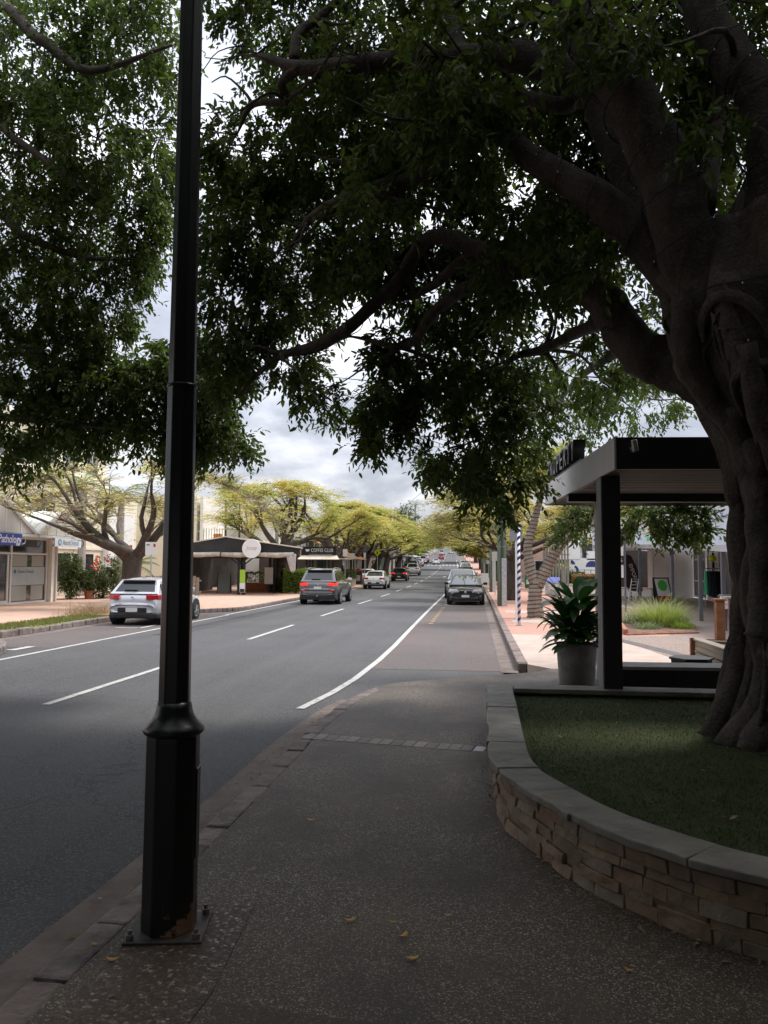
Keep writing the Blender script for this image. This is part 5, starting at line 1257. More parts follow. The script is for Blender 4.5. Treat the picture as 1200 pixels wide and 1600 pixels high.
def make_car(label, kind, pm, pos, heading_deg, lit=False, rim=RIM, group=None, detail=True, cat='car', roofm=None, name='car', parked_front=False):
    """local frame: x along the car (rear = 0), y to its left; heading 0 = driving up the street"""
    s = CARS[kind]; L, Wd = s['L'], s['Wd']; hw = Wd/2
    t = thing(name, label, cat, pos, head(pos[1]) + R(90+heading_deg), group)
    # bodywork
    b = MB(); ring = []
    for (x, zt, wf, zb) in s['prof']:
        w = hw*wf; h = zt-zb
        half = [(0.0,zb),(0.80*w,zb),(0.95*w,zb+0.10*h),(w,zb+0.40*h),(0.995*w,zb+0.62*h),(0.965*w,zb+0.84*h),(0.90*w,zt-0.03),(0.70*w,zt+0.004),(0.0,zt+0.02)]
        rr = [(x-L/2, y, z) for y, z in half] + [(x-L/2, -y, z) for y, z in half[-2:0:-1]]
        ring.append(rr)
    n = len(ring[0])
    for rr in ring: b.v += rr
    for i in range(len(ring)-1):
        for j in range(n): b.f.append((i*n+j, i*n+(j+1)%n, (i+1)*n+(j+1)%n, (i+1)*n+j))
    b.f.append(tuple(range(n))); b.f.append(tuple((len(ring)-1)*n+j for j in range(n))[::-1])
    b.f = [f[::-1] for f in b.f]
    body = b.build('body', pm, t, smooth=True, local=True, sub=2 if detail else 1)
    # cabin shell
    cab = s['cab']; c = MB(); H = s['H']
    def cw(z): return hw*(0.905 - 0.235*max(0, (z-s['belt'])/(H-s['belt']))**1.15)
    rows = []
    for i_, (x, z) in enumerate(cab): rows.append([(x-L/2, cw(z), z), (x-L/2, cw(z)*0.5, z+(0.02 if i_ == 2 else 0)), (x-L/2, -cw(z)*0.5, z+(0.02 if i_ == 2 else 0)), (x-L/2, -cw(z), z)])
    for r_ in rows: c.v += r_
    m_ = len(rows)
    for i in range(m_-1):
        for j in range(3): c.f.append((4*i+j, 4*i+j+1, 4*i+5+j, 4*i+4+j))
    base = len(c.v); zb_ = s['belt']-0.12
    c.v += [(cab[0][0]-L/2, cw(s['belt']), zb_), (cab[-1][0]-L/2, cw(s['belt']), zb_), (cab[0][0]-L/2, -cw(s['belt']), zb_), (cab[-1][0]-L/2, -cw(s['belt']), zb_)]
    c.f.append(tuple([base]+[4*i for i in range(m_)]+[base+1])); c.f.append(tuple([base+2]+[4*i+3 for i in range(m_)]+[base+3])[::-1])
    c.build('cabin', roofm or pm, t, smooth=False, local=True, bevel=0.045, seg=3)
    def glass(name_, quad, off_=0.007, th=0.004):
        q = [Vector(p) for p in quad]; nn = (q[1]-q[0]).cross(q[2]-q[1]).normalized(); cen = sum(q, Vector())/len(q)
        if nn.dot(cen-Vector((0,0,s['belt']*0.8))) < 0: nn = -nn; q = q[::-1]
        g = MB(); g.slab([p+nn*off_ for p in q], th+off_*0.5); return g.build(name_, WSGLASS if name_ == 'windscreen' else CARGLASS, t, local=True)
    def lerp(a, b, t_): return tuple(a[i]+(b[i]-a[i])*t_ for i in range(3))
    def pane(a0, a1, b0, b1, ix, iz0, iz1):     # bilinear inset of the quad a0-a1 (bottom), b0-b1 (top)
        l0, l1 = lerp(a0,b0,iz0), lerp(a0,b0,iz1); r0, r1 = lerp(a1,b1,iz0), lerp(a1,b1,iz1)
        return [lerp(l0,r0,ix), lerp(l0,r0,1-ix), lerp(l1,r1,1-ix), lerp(l1,r1,ix)]
    glass('rear_window', pane(rows[0][3], rows[0][0], rows[1][3], rows[1][0], 0.085, 0.16 if kind!='sedan' else 0.08, 0.90))
    glass('windscreen', pane(rows[-1][3], rows[-1][0], rows[-2][3], rows[-2][0], 0.06, 0.05, 0.94))
    def side_pt(x, t_):   # point on the cabin side at station x, height fraction between belt and roof line
        xs = [p[0] for p in cab]; zs = [p[1] for p in cab]; zr = float(np.interp(x, xs, zs)); z = s['belt']+(zr-s['belt'])*t_
        return z
    cuts = [cab[0][0]+0.30*(1 if kind!='van' else 0.6)] + list(s['pillars']) + [cab[-1][0]-0.30]
    for sgn in (1,-1):
        for a_, b_ in zip(cuts[:-1], cuts[1:]):
            q = []
            for x, t_ in ((a_+0.05,0.08),(b_-0.05,0.08),(b_-0.05,0.80),(a_+0.05,0.80)):
                z = side_pt(x, t_); q.append((x-L/2, sgn*cw(z), z))
            glass('side_window', q)
    # wheels and arches
    for i, wx in enumerate(s['wheels']):
        for sgn in (1,-1):
            y0 = sgn*(hw-0.215); y1 = sgn*(hw+0.006)
            o = MB().lathe([(s['wr']+0.065,0.0),(s['wr']+0.065,abs(y1-y0)*0.995),(s['wr']+0.02,abs(y1-y0))], (0,0,0), 28, axis='Y').build('arch_liner', PLASTIC, t, local=True)
            o.location = (wx-L/2, min(y0,y1) if sgn > 0 else max(y0,y1), s['wr']+0.02); o.scale = (1, sgn, 1)
            w = thing('wheel', 'x', 'x'); del w['label']; del w['category']; w.parent = t; XF[w.name] = Matrix.Identity(4)
            w.location = (wx-L/2, sgn*(hw-0.20), s['wr']); w.scale = (1, sgn, 1)
            wr = s['wr']
            MB().lathe([(wr*0.62,0.0),(wr*0.94,0.0),(wr,0.03),(wr,0.19),(wr*0.95,0.225),(wr*0.70,0.228),(wr*0.66,0.20)], (0,0,0), 32, axis='Y').build('tyre', TYRE, w, local=True, smooth=True)
            rm = MB(); rm.lathe([(wr*0.68,0.17),(wr*0.66,0.222),(wr*0.60,0.215),(wr*0.58,0.15)], (0,0,0), 28, axis='Y')
            for k in range(7):
                a = 6.283*k/7; rm.bar((0.03*math.cos(a),0.205,0.03*math.sin(a)), (wr*0.63*math.cos(a),0.212,wr*0.63*math.sin(a)), 0.045, 0.02)
            rm.lathe([(0.055,0.18),(0.055,0.222),(0.02,0.226)], (0,0,0), 12, axis='Y'); rm.build('rim', rim, w, local=True)
    # rear: lamps, plate, bumper;  front: lamps, grille
    zl = s['belt']-0.10 if kind != 'suv' else 0.98
    lr = LAMP_RL if lit else LAMP_R
    for sgn in (1,-1):
        MB().prism([(-L/2-0.015, sgn*hw*0.50), (-L/2-0.015+0.02, sgn*hw*0.70), (-L/2+0.10, sgn*hw*0.90), (-L/2+0.30, sgn*hw*0.962), (-L/2+0.32, sgn*hw*0.88), (-L/2+0.10, sgn*hw*0.50)][::sgn], zl-0.085, zl+0.06).build('tail_light', lr, t, local=True, bevel=0.02)
        MB().prism([(L/2-0.10, sgn*hw*0.42), (L/2-0.14, sgn*hw*0.62), (L/2-0.30, sgn*hw*0.85), (L/2-0.52, sgn*hw*0.93), (L/2-0.60, sgn*hw*0.82), (L/2-0.36, sgn*hw*0.42)][::-sgn], s['prof'][-2][1]-0.115, s['prof'][-2][1]+0.035).build('headlight', LAMP_W, t, local=True, bevel=0.025)
        mz = s['belt']+0.07; mx = cab[-1][0]-0.50-L/2
        mr = MB().rbox((mx, sgn*(hw+0.09), mz), (0.12,0.20,0.13)); mr.bar((mx,sgn*(hw-0.08),mz-0.03), (mx,sgn*(hw+0.02),mz-0.02), 0.05)
        mr.build('wing_mirror', pm if kind != 'suv' else GREYF, t, local=True, bevel=0.03)
        MB().rbox((-L/2+0.03, sgn*hw*0.74, 0.50), (0.02,0.16,0.045)).build('reflector', LAMP_R, t, local=True)
        if detail: MB().rbox((cuts[0]+0.9-L/2, sgn*(hw+0.004), s['belt']-0.10), (0.16,0.02,0.03)).build('door_handle', pm, t, local=True, bevel=0.008)
    MB().prism([(-L/2-0.022,-hw*0.66),(-L/2-0.022,hw*0.66),(-L/2+0.10,hw*0.90),(-L/2+0.5,hw*0.96),(-L/2+0.5,-hw*0.96),(-L/2+0.10,-hw*0.90)][::-1], 0.22, 0.40 if kind=='suv' else 0.36).build('rear_bumper', PLASTIC, t, local=True, bevel=0.03)
    MB().prism([(-L/2-0.030,-hw*0.52),(-L/2-0.030,hw*0.52),(-L/2+0.15,hw*0.60),(-L/2+0.15,-hw*0.60)][::-1], 0.415, 0.545).build('bumper_insert', PLASTIC if kind != 'suv' else pm, t, local=True, bevel=0.015)
    MB().prism([(L/2-0.04,-hw*0.60),(L/2-0.04,hw*0.60),(L/2-0.22,hw*0.80),(L/2-0.6,hw*0.93),(L/2-0.6,-hw*0.93),(L/2-0.22,-hw*0.80)], 0.20, 0.34).build('front_bumper', PLASTIC, t, local=True, bevel=0.03)
    gr = MB(); fz = s['prof'][-2][1]
    gr.rbox((L/2-0.05, 0, fz-0.09), (0.06, hw*0.70, 0.13)); gr.build('grille', PLASTIC, t, local=True, bevel=0.02)
    MB().rbox((L/2-0.018, 0, fz-0.085), (0.02, 0.11, 0.09)).build('badge', CHROME, t, local=True, bevel=0.02)
    MB().rbox((L/2-0.035, 0, fz-0.018), (0.05, hw*0.74, 0.022)).build('grille_trim', CHROME, t, local=True)
    MB().rbox((L/2+0.006, 0, 0.44), (0.02, 0.37, 0.11)).build('number_plate', PLATE, t, local=True)
    pz = 0.48 if kind in ('hatch',) else (0.80 if kind=='suv' else 0.52 if kind=='sedan' else 0.75)
    MB().rbox((-L/2-0.040 if kind!='suv' else -L/2-0.012, 0, pz), (0.016, 0.37, 0.125)).build('number_plate', PLATE, t, local=True)
    MB().rbox((-L/2-0.004, 0, zl-0.02), (0.012,0.10,0.05)).build('badge', CHROME, t, local=True, bevel=0.01)
    rx = cab[0][0]-L/2
    MB().rbox((rx+0.06, 0.12, s['belt']+0.10), (0.03,0.42,0.03), ry=R(-20)).build('wiper', PLASTIC, t, local=True)
    MB().rbox((cab[1][0]-L/2-0.06, 0, cab[1][1]+0.012), (0.16, cw(cab[1][1])*1.75, 0.035)).build('roof_spoiler', pm if kind != 'suv' else PLASTIC, t, local=True, bevel=0.012)
    if kind == 'suv':
        for sgn in (1,-1): MB().tube([(0.55-L/2, sgn*hw*0.64, 1.73),(1.2-L/2, sgn*hw*0.645, 1.765),(2.5-L/2, sgn*hw*0.645, 1.745),(2.9-L/2, sgn*hw*0.64, 1.68)], 0.018, 6).build('roof_rail', CHROME, t, local=True)
        MB().rbox((-L/2-0.02,0,0.60),(0.02,hw*1.5,0.05)).build('bumper_trim', CHROME, t, local=True)
        for sgn in (1,-1): MB().rbox((-L/2-0.014, sgn*hw*0.72, 0.66),(0.02,0.34,0.05)).build('reflector', LAMP_R, t, local=True)
        MB().rbox((-L/2-0.06,0,0.42),(0.16,0.05,0.08)).build('tow_bar', STEEL, t, local=True)
    for k in (-1,1): MB().tube([(-L/2+0.02, k*0.45, 0.24), (-L/2+0.25, k*0.45, 0.25)], 0.03, 8).build('exhaust', STEEL, t, local=True)
    return t
SILVER = paint('paint_silver', (0.50,0.51,0.54), 0.35); GUN = paint('paint_gunmetal', (0.115,0.115,0.118), 0.4); WPAINT = paint('paint_white', (0.74,0.74,0.73), 0.0)
BLKP = paint('paint_black', (0.012,0.012,0.014)); DKB = paint('paint_midnight', (0.016,0.016,0.022)); BLUEP = paint('paint_steel_blue', (0.10,0.14,0.21)); REDC = paint('paint_red', (0.40,0.035,0.04)); GREYC = paint('paint_grey', (0.27,0.29,0.31)); BEIGE = paint('paint_champagne', (0.44,0.42,0.38))
def road(x, Y, dz=0.006): return W(x, Y, dz)
tra = 'cars driving up the street'; pkl = 'cars parked along the left kerb'; pkr = 'cars parked along the right kerb'
make_car('silver hatchback with red tail lights parked at the left kerb', 'hatch', SILVER, road(-10.50,24.95), 0, group=pkl)
make_car('dark grey SUV with tow bar driving away in the left lane', 'suv', GUN, road(-7.55,39.4), 0, True, group=tra)
make_car('white sedan driving behind the dark grey SUV in the left lane', 'sedan', WPAINT, road(-7.90,63.2), 0, group=tra)
make_car('white sedan parked left of the driving white sedan', 'sedan', WPAINT, road(-10.35,76.0), 0, group=pkl)
make_car('black hatchback driving ahead of the white sedan', 'hatch', BLKP, road(-8.15,87.6), 0, True, group=tra)
make_car('white SUV driving ahead of the black hatchback', 'suv', WPAINT, road(-8.4,113.5), 0, group=tra)
make_car('small white car far away at the crossing in the left lane', 'hatch', WPAINT, road(-7.0,186), 0, group=tra)
make_car('red car far up the hill in the left lane', 'hatch', REDC, road(-6.6,236), 0, True, group=tra)
make_car('white van far up the hill ahead of the red car', 'van', WPAINT, road(-7.2,300), 0, group=tra)
make_car('white car coming down the far hill in the right lane', 'sedan', WPAINT, road(-3.6,330), 180)
make_car('dark car beside the white one at the top of the far hill', 'suv', BLKP, road(-3.6,352), 180)
for i, (Y, k, p, lab) in enumerate([(141,'sedan',BLUEP,'steel blue sedan parked on the left beyond the white shop'),(133,'hatch',GREYC,'grey hatchback parked behind the steel blue sedan'),(148,'suv',BLUEP,'blue SUV parked ahead of the steel blue sedan'),(156,'suv',GUN,'dark grey wagon parked third beyond the white shop on the left'),(164,'sedan',BLKP,'black sedan parked fourth beyond the white shop on the left'),(172,'suv',WPAINT,'white wagon parked by the crossing on the left'),(196,'van',WPAINT,'white van parked beyond the crossing on the left'),(204,'suv',WPAINT,'white wagon parked past the crossing beside the white van'),(214,'sedan',SILVER,'silver sedan parked furthest up the left side')]):
    make_car(lab, k, p, road(-10.5,Y), 0, group=pkl, detail=False)
make_car('dark sedan with chrome grille parked facing us at the right kerb', 'sedan', DKB, road(-0.45,40.2), 180, group=pkr)
for Y, k, p, lab in [(47.5,'suv',GREYC,'grey SUV parked directly behind the dark sedan'),(55.5,'hatch',WPAINT,'white hatchback parked third in the right hand row'),(72,'suv',BLKP,'black SUV parked fourth in the right hand row'),(84,'sedan',BEIGE,'champagne sedan parked fifth in the right hand row'),(104,'van',WPAINT,'white van parked in the right hand row'),(125,'hatch',REDC,'red hatchback parked beyond the white van on the right'),(150,'suv',WPAINT,'white SUV parked far along the right kerb'),(168,'sedan',SILVER,'silver sedan parked furthest along the right kerb')]:
    make_car(lab, k, p, road(-0.75,Y), 180, group=pkr, detail=Y < 60)

# ================================================================ LEFT-HAND BUILDINGS
def wbox(t, name, m, x0, x1, y0, y1, z0, z1, bevel=0.0, **k): return MB().box(x0, x1, y0, y1, z0, z1).build(name, m, t, bevel=bevel, **k)
FRAME_W = mat('white_window_frame', (0.66,0.67,0.66), rough=0.5)
def window_x(t, x, y0, y1, z0, z1, frame=FRAME_W, glass=GLASS, bars=1, fw=0.06, name='window'):
    """window on a wall whose face looks towards +X at x"""
    f = MB(); f.box(x-0.02, x+0.035, y0, y0+fw, z0, z1); f.box(x-0.02, x+0.035, y1-fw, y1, z0, z1); f.box(x-0.02, x+0.034, y0+fw, y1-fw, z1-fw, z1); f.box(x-0.02, x+0.034, y0+fw, y1-fw, z0, z0+fw)
    for k in range(1, bars): yy = y0+(y1-y0)*k/bars; f.box(x-0.02, x+0.033, yy-fw/2, yy+fw/2, z0+fw, z1-fw)
    w = f.build(name, frame, t); MB().box(x-0.03, x+0.008, y0+fw*0.7, y1-fw*0.7, z0+fw*0.7, z1-fw*0.7).build('pane', glass, w); return w
def window_y(t, y, x0, x1, z0, z1, frame=FRAME_W, glass=GLASS, bars=1, fw=0.06, name='window'):
    """window on a wall whose face looks towards -Y at y"""
    f = MB(); f.box(x0, x0+fw, y-0.035, y+0.02, z0, z1); f.box(x1-fw, x1, y-0.035, y+0.02, z0, z1); f.box(x0+fw, x1-fw, y-0.034, y+0.02, z1-fw, z1); f.box(x0+fw, x1-fw, y-0.034, y+0.02, z0, z0+fw)
    for k in range(1, bars): xx = x0+(x1-x0)*k/bars; f.box(xx-fw/2, xx+fw/2, y-0.033, y+0.02, z0+fw, z1-fw)
    w = f.build(name, frame, t); MB().box(x0+fw*0.7, x1-fw*0.7, y-0.008, y+0.03, z0+fw*0.7, z1-fw*0.7).build('pane', glass, w); return w
# ---- clinic with two metal gables
CX = -18.6
cl_ = thing('clinic_shop', 'low white clinic shop with two sheet-metal gables', 'shop', (CX-3, 30, 0.15))
GABLE = mat('gable_sheet', (0.44,0.43,0.41), (0.52,0.51,0.49), 0.8, 0.5, stretch=(1,1,0.3))
def gable(y0, ya, y1, z0, za):
    # upright metal panels with standing seams, trimmed by barge caps
    n = 5 if y1-y0 > 5 else 6; ys = [y0+(y1-y0)*i/n for i in range(n+1)]
    hz = lambda y: z0+(za-z0)*(1-abs(y-ya)/((ya-y0) if y < ya else (y1-ya)))
    for a, b in zip(ys[:-1], ys[1:]):
        pts = [(CX, a+0.006, z0), (CX, b-0.006, z0), (CX, b-0.006, hz(b-0.006))] + ([(CX, ya, za)] if a < ya < b else []) + [(CX, a+0.006, hz(a+0.006))]
        MB().slab(pts, 0.06).build('gable_panel', GABLE, cl_)
        if a > y0: MB().box(CX, CX+0.03, a-0.014, a+0.014, z0, hz(a)).build('seam', METALW, cl_)
    for (p, q) in (((CX+0.02,y0-0.12,z0-0.06),(CX+0.02,ya,za+0.05)), ((CX+0.02,y1+0.12,z0-0.06),(CX+0.02,ya,za+0.05))):
        MB().bar(p, q, 0.12, 0.13).build('barge_cap', mat('barge_grey', (0.55,0.56,0.57), rough=0.5), cl_)
    wbox(cl_, 'gutter', mat('barge_grey', (0.55,0.56,0.57)), CX-0.05, CX+0.08, y0, y1, z0-0.13, z0-0.02)
    for (ye, s) in ((y0,-1),(y1,1)):
        MB().slab([(CX+0.0,ya,za), (CX+0.0,ye,z0), (CX-8,ye,z0), (CX-8,ya,za)][::s], 0.05).build('roof_slope', METALW, cl_)
        for k in range(1,16):
            xx = CX-0.5*k; MB().bar((xx,ya,za+0.02),(xx,ye,z0+0.02),0.03,0.04).build('roof_seam', METALW, cl_)
gable(25.6, 28.45, 31.0, 3.15, 4.55); gable(31.2, 33.2, 35.7, 3.15, 4.28)
wbox(cl_, 'wall', CREAM2, CX-8, CX-1.0, 22, 33.95, 0.15, 3.1); wbox(cl_, 'wall', CREAM2, CX-8, CX-5.0, 33.95, 35.9, 0.15, 3.1)
wbox(cl_, 'soffit', METALW, CX-1.0, CX-0.02, 22, 35.7, 3.02, 3.06)
GX = CX-0.95
fr = MB()
for y in (27.4, 29.3, 30.75, 33.5): fr.box(GX-0.03, GX+0.07, y-0.05, y+0.05, 0.15, 3.02)
for z in (0.16, 2.28, 2.95): fr.box(GX-0.03, GX+0.068, 27.45, 33.45, z, z+0.08)
fr.build('shopfront_frame', mat('alu_frame', (0.58,0.57,0.54), rough=0.45), cl_)
for (a, b) in ((27.45,29.25),(29.35,30.7),(30.8,33.45)):
    wbox(cl_, 'pane', GLASS, GX-0.02, GX+0.01, a, b, 2.36, 2.95)
    wbox(cl_, 'pane', GLASS, GX-0.02, GX+0.01, a, b, 0.24, 2.28)
door = wbox(cl_, 'door', mat('alu_frame', (0.58,0.57,0.54)), GX+0.012, GX+0.05, 29.42, 29.53, 0.2, 2.26); wbox(door, 'door_stile', MATS['alu_frame'], GX+0.012, GX+0.05, 30.5, 30.62, 0.2, 2.26)
wbox(door, 'door_rail', MATS['alu_frame'], GX+0.012, GX+0.05, 29.53, 30.5, 0.2, 0.34); wbox(door, 'door_notice', WHITE, GX+0.012, GX+0.02, 29.7, 29.95, 1.35, 1.7)
film = wbox(cl_, 'frosted_film', GLASS_L, GX+0.012, GX+0.018, 30.85, 33.40, 0.95, 1.75)
for (a,b) in ((30.9,32.0),(32.35,33.3)): wbox(cl_, 'blind', mat('blind', (0.30,0.29,0.26), rough=0.8), GX-0.005, GX+0.013, a, b, 0.3, 0.93); wbox(cl_, 'blind', MATS['blind'], GX-0.005, GX+0.013, a, b, 1.77, 2.25)
text_mesh('film_lettering', 'Ascot Dental', 0.22, mat('teal_print', (0.05,0.12,0.16), rough=0.6), cl_, (GX+0.022, 31.9, 1.55), (0,1,0))
MB().lathe([(0.09,0),(0.09,0.006)], (GX+0.02,31.1,1.55), 16, axis='X').build('film_emblem', MATS['teal_print'], cl_)
wbox(cl_, 'pier', CREAM2, GX-0.3, GX+0.25, 33.6, 33.95, 0.15, 3.0); wbox(cl_, 'downpipe', mat('alu_frame', (0.58,0.57,0.54)), GX+0.26, GX+0.34, 33.85, 33.93, 0.15, 3.0)
s1 = thing('shop_sign', 'dark blue sign with white Pathology lettering under the first gable', 'sign', (CX+0.2, 29, 2.6))
wbox(s1, 'panel', BLUESIGN, CX+0.12, CX+0.18, 26.6, 29.75, 2.62, 3.10); text_mesh('lettering', 'Pathology', 0.46, WHITE, s1, (CX+0.184, 28.92, 2.86), (0,1,0), width=1.5)
MB().tube([(CX+0.15,29.75,3.0),(CX+0.15,29.98,2.95),(CX+0.15,30.03,2.85),(CX+0.15,29.98,2.72),(CX+0.15,29.78,2.68)],0.025,8).build('bracket', STEEL, s1)
s2 = thing('shop_sign', 'white Ascot Dental sign hanging under the second gable', 'sign', (CX+0.2, 33, 2.6))
wbox(s2, 'panel', mat('sign_pale', (0.70,0.73,0.78), rough=0.5), CX+0.12, CX+0.18, 32.25, 34.55, 2.66, 3.04)
text_mesh('lettering', 'Ascot', 0.34, mat('sign_grey_print', (0.12,0.14,0.2), rough=0.5), s2, (CX+0.184, 33.22, 2.85), (0,1,0), width=0.62)
text_mesh('lettering', 'Dental', 0.34, mat('sign_blue_print', (0.12,0.35,0.66), rough=0.5), s2, (CX+0.184, 33.95, 2.85), (0,1,0), width=0.72)
MB().lathe([(0.15,0),(0.15,0.006)], (CX+0.18,32.66,2.85), 20, axis='X').build('emblem', MATS['sign_blue_print'], s2); MB().lathe([(0.06,0),(0.06,0.004)], (CX+0.186,32.66,2.85), 14, axis='X').build('emblem_centre', WHITE, s2)
for yy in (32.1, 34.62):
    MB().tube([(CX+0.15,yy,3.02),(CX+0.15,yy+0.15,2.95),(CX+0.15,yy+0.2,2.85),(CX+0.15,yy+0.15,2.74),(CX+0.15,yy,2.68)],0.022,8).build('bracket', BLACKM, s2)
# ---- cream building behind the clinic
cb = thing('cream_building', 'cream two storey building with dark windows behind the clinic', 'building', (-27, 42, 0.15))
wbox(cb, 'wall', CREAM, -34, -23.2, 37, 51, 0.15, 6.4); wbox(cb, 'parapet', CREAM2, -34.1, -23.1, 36.9, 51.1, 6.4, 6.6)
for (a,b) in ((37.6,39.6),(39.9,42.2),(42.6,45.0)): window_x(cb, -23.2, a, b, 0.9, 2.5, frame=mat('dark_frame', (0.05,0.05,0.05), rough=0.5), bars=2)
wbox(cb, 'string_course', CREAM2, -23.2, -23.12, 37, 51, 2.75, 2.9)
wbox(cb, 'white_bay', WHITE, -23.19, -22.8, 46.2, 49.8, 0.15, 5.2)
for (a,b) in ((38.5,40.5),(42,44)): window_x(cb, -23.2, a, b, 3.9, 5.4, bars=2)
# big cream apartment block with a projecting roof, behind the bare poinciana
ab = thing('apartment_block', 'tall cream apartment block with a long flat eave behind the clinic', 'building', (-40, 50, 0.15))
wbox(ab, 'wall', CREAM, -52, -32, 33, 64, 0.15, 12.2); wbox(ab, 'roof', CREAM2, -53, -31.2, 32, 65, 12.2, 12.6)
wbox(ab, 'eave_band', mat('eave_tan', (0.30,0.27,0.22), rough=0.8), -32, -31.7, 33, 64, 8.15, 8.35); wbox(ab, 'balcony_slab', CREAM2, -32, -30.8, 33, 64, 7.7, 8.13)  # darker strip along the eave line
for k in range(9): window_x(ab, -32, 34+3.3*k, 36+3.3*k, 9.3, 11.2, bars=2); window_x(ab, -32, 34+3.3*k, 36+3.3*k, 5.0, 6.9, bars=2)
# ---- two storey cream building with balcony behind the cafe
tb = thing('balcony_building', 'cream two storey building with iron balcony and curved parapet behind the cafe', 'building', (-24, 60, 0.15))
BX = -20.2
wbox(tb, 'wall', CREAM, -32, BX, 54.5, 66.5, 0.15, 6.9)
prof = [(54.5,6.9),(61.0,6.9),(62.4,6.6),(63.8,6.1),(65.2,5.2),(66.5,4.2),(66.5,3.0),(54.5,3.0)]
MB().slab([(BX+0.25, y, z) for y, z in prof], 0.22).build('parapet_wall', CREAM2, tb)
wbox(tb, 'ground_floor', INTD, BX, BX+0.12, 54.6, 66.4, 0.2, 2.9); wbox(tb, 'wall', CREAM, BX+0.02, BX+0.24, 54.5, 66.5, 2.92, 3.0)
for (a,b) in ((62.0,62.6),(64.0,64.5)): window_x(tb, BX+0.26, a, b, 4.5, 5.2, fw=0.04)
window_x(tb, BX+0.26, 55.4, 58.6, 3.75, 5.9, bars=3)
bal = wbox(tb, 'balcony', CREAM2, BX+0.25, BX+2.2, 54.6, 61.2, 3.35, 3.58)
IRON = mat('wrought_iron', (0.03,0.03,0.03), rough=0.6)
rl = MB(); rl.box(BX+2.12, BX+2.17, 54.6, 61.2, 4.55, 4.60); rl.box(BX+2.12, BX+2.17, 54.6, 61.2, 3.66, 3.70)
for k in range(34): yy = 54.7+0.19*k; rl.box(BX+2.13, BX+2.155, yy, yy+0.03, 3.6, 4.55)
for k in range(9): xx = BX+0.3+0.2*k; rl.box(xx, xx+0.03, 54.6, 54.63, 3.6, 4.55)
rl.build('balustrade', IRON, tb); 
for y in (54.65, 58.0, 61.1): wbox(tb, 'post', IRON, BX+2.08, BX+2.2, y-0.05, y+0.05, 3.58, 6.6)
op = thing('balcony_planter', 'orange planter box on the balcony behind the cafe', 'planter', (BX+1.6, 55.0, 3.58)); wbox(op, 'box', ORANGE, BX+1.2, BX+1.75, 54.75, 55.2, 3.58, 4.15); wbox(op, 'soil', SOIL, BX+1.25, BX+1.7, 54.8, 55.15, 4.15, 4.17)
# ---- white two-storey building with verandah
vb = thing('verandah_building', 'white building with dark upstairs verandah doors above the cafe roof', 'building', (-20, 76, 0.15))
wbox(vb, 'wall', WHITE, -30, -18.2, 68.5, 90, 0.15, 6.8); wbox(vb, 'roof', mat('tin_roof', (0.5,0.5,0.5), rough=0.5), -31, -17.2, 68, 91, 6.8, 7.0)
for k in range(6): window_x(vb, -18.2, 69.2+3.3*k, 70.6+3.3*k, 3.9, 6.1, frame=WHITE, bars=2)
wbox(vb, 'verandah_slab', WHITE, -18.2, -16.2, 68.6, 90, 3.3, 3.5)
rl = MB()
for k in range(70): yy = 68.7+0.3*k; rl.box(-16.3, -16.26, yy, yy+0.04, 3.5, 4.45)
rl.box(-16.32, -16.24, 68.6, 90, 4.45, 4.52); rl.build('balustrade', IRON, vb)
for k in range(8): wbox(vb, 'verandah_post', WHITE, -16.35, -16.2, 68.7+2.9*k, 68.85+2.9*k, 3.5, 6.8)
# ---- cafe pavilion
CY = 44.0
cp = thing('cafe_pavilion', 'open cafe pavilion with cream tent roof and black vinyl gable', 'pavilion', (-13.6, CY+3, 0.15))
ROOFC = mat('cream_canvas', (0.60,0.54,0.44), (0.72,0.66,0.56), 0.8, 0.8); VINYL = mat('black_vinyl', (0.015,0.015,0.017), (0.03,0.03,0.032), 1.2, 0.3, bump=0.5, bscale=2)
ROLL = mat('rolled_blind', (0.34,0.30,0.24), (0.62,0.58,0.50), 2.5, 0.7, bump=0.5, bscale=8)
for (a,b) in (((-14.5,3.58),(-18.2,2.95)),((-14.5,3.58),(-9.85,2.92))):
    s_ = 1 if b[0] > a[0] else -1
    MB().slab([(a[0],CY-0.15,a[1]),(b[0],CY-0.15,b[1]),(b[0]-(2.1 if s_ > 0 else 0),CY+8.5,b[1]),(a[0],CY+8.5,a[1])][::s_], 0.06).build('roof_canvas', ROOFC, cp)
MB().slab([(-17.9,CY,2.46),(-10.3,CY,2.46),(-10.0,CY,2.86),(-14.5,CY,3.50),(-17.9,CY,2.92)], 0.03).build('vinyl_gable', VINYL, cp)
for k, (a,b) in enumerate(((-17.3,-14.8),(-14.7,-12.6),(-12.5,-10.4))): MB().tube([(a,CY-0.12,2.50),((a+b)/2,CY-0.14,2.47),(b,CY-0.12,2.52)], [0.13,0.15,0.13], 10).build('rolled_blind', ROLL, cp, smooth=True)
MB().slab([(-10.0,CY+0.05,2.45),(-12.0,CY+8.3,2.45),(-12.0,CY+8.3,2.88),(-10.0,CY+0.05,2.88)],0.04).build('side_valance', ROLL, cp); wbox(cp, 'beam', PLASTIC, -17.9, -10.2, CY+0.02, CY+0.12, 2.28, 2.45)
for (x, y) in ((-13.75,CY),(-13.45,CY+0.05),(-12.95,CY+4),(-12.65,CY+4),(-17.7,CY),(-12.2,CY+7.8),(-16,CY+8),(-11.3,CY+4.2)): wbox(cp, 'post', PLASTIC, x-0.07, x+0.07, y-0.07+0.2, y+0.07+0.2, 0.15, 2.5)
for (x,y) in ((-13.75,CY+0.2),(-13.45,CY+0.25)):
    for s_ in (-1,1): MB().bar((x,y,1.9),(x+0.7*s_,y,2.45),0.07).build('brace', PLASTIC, cp)
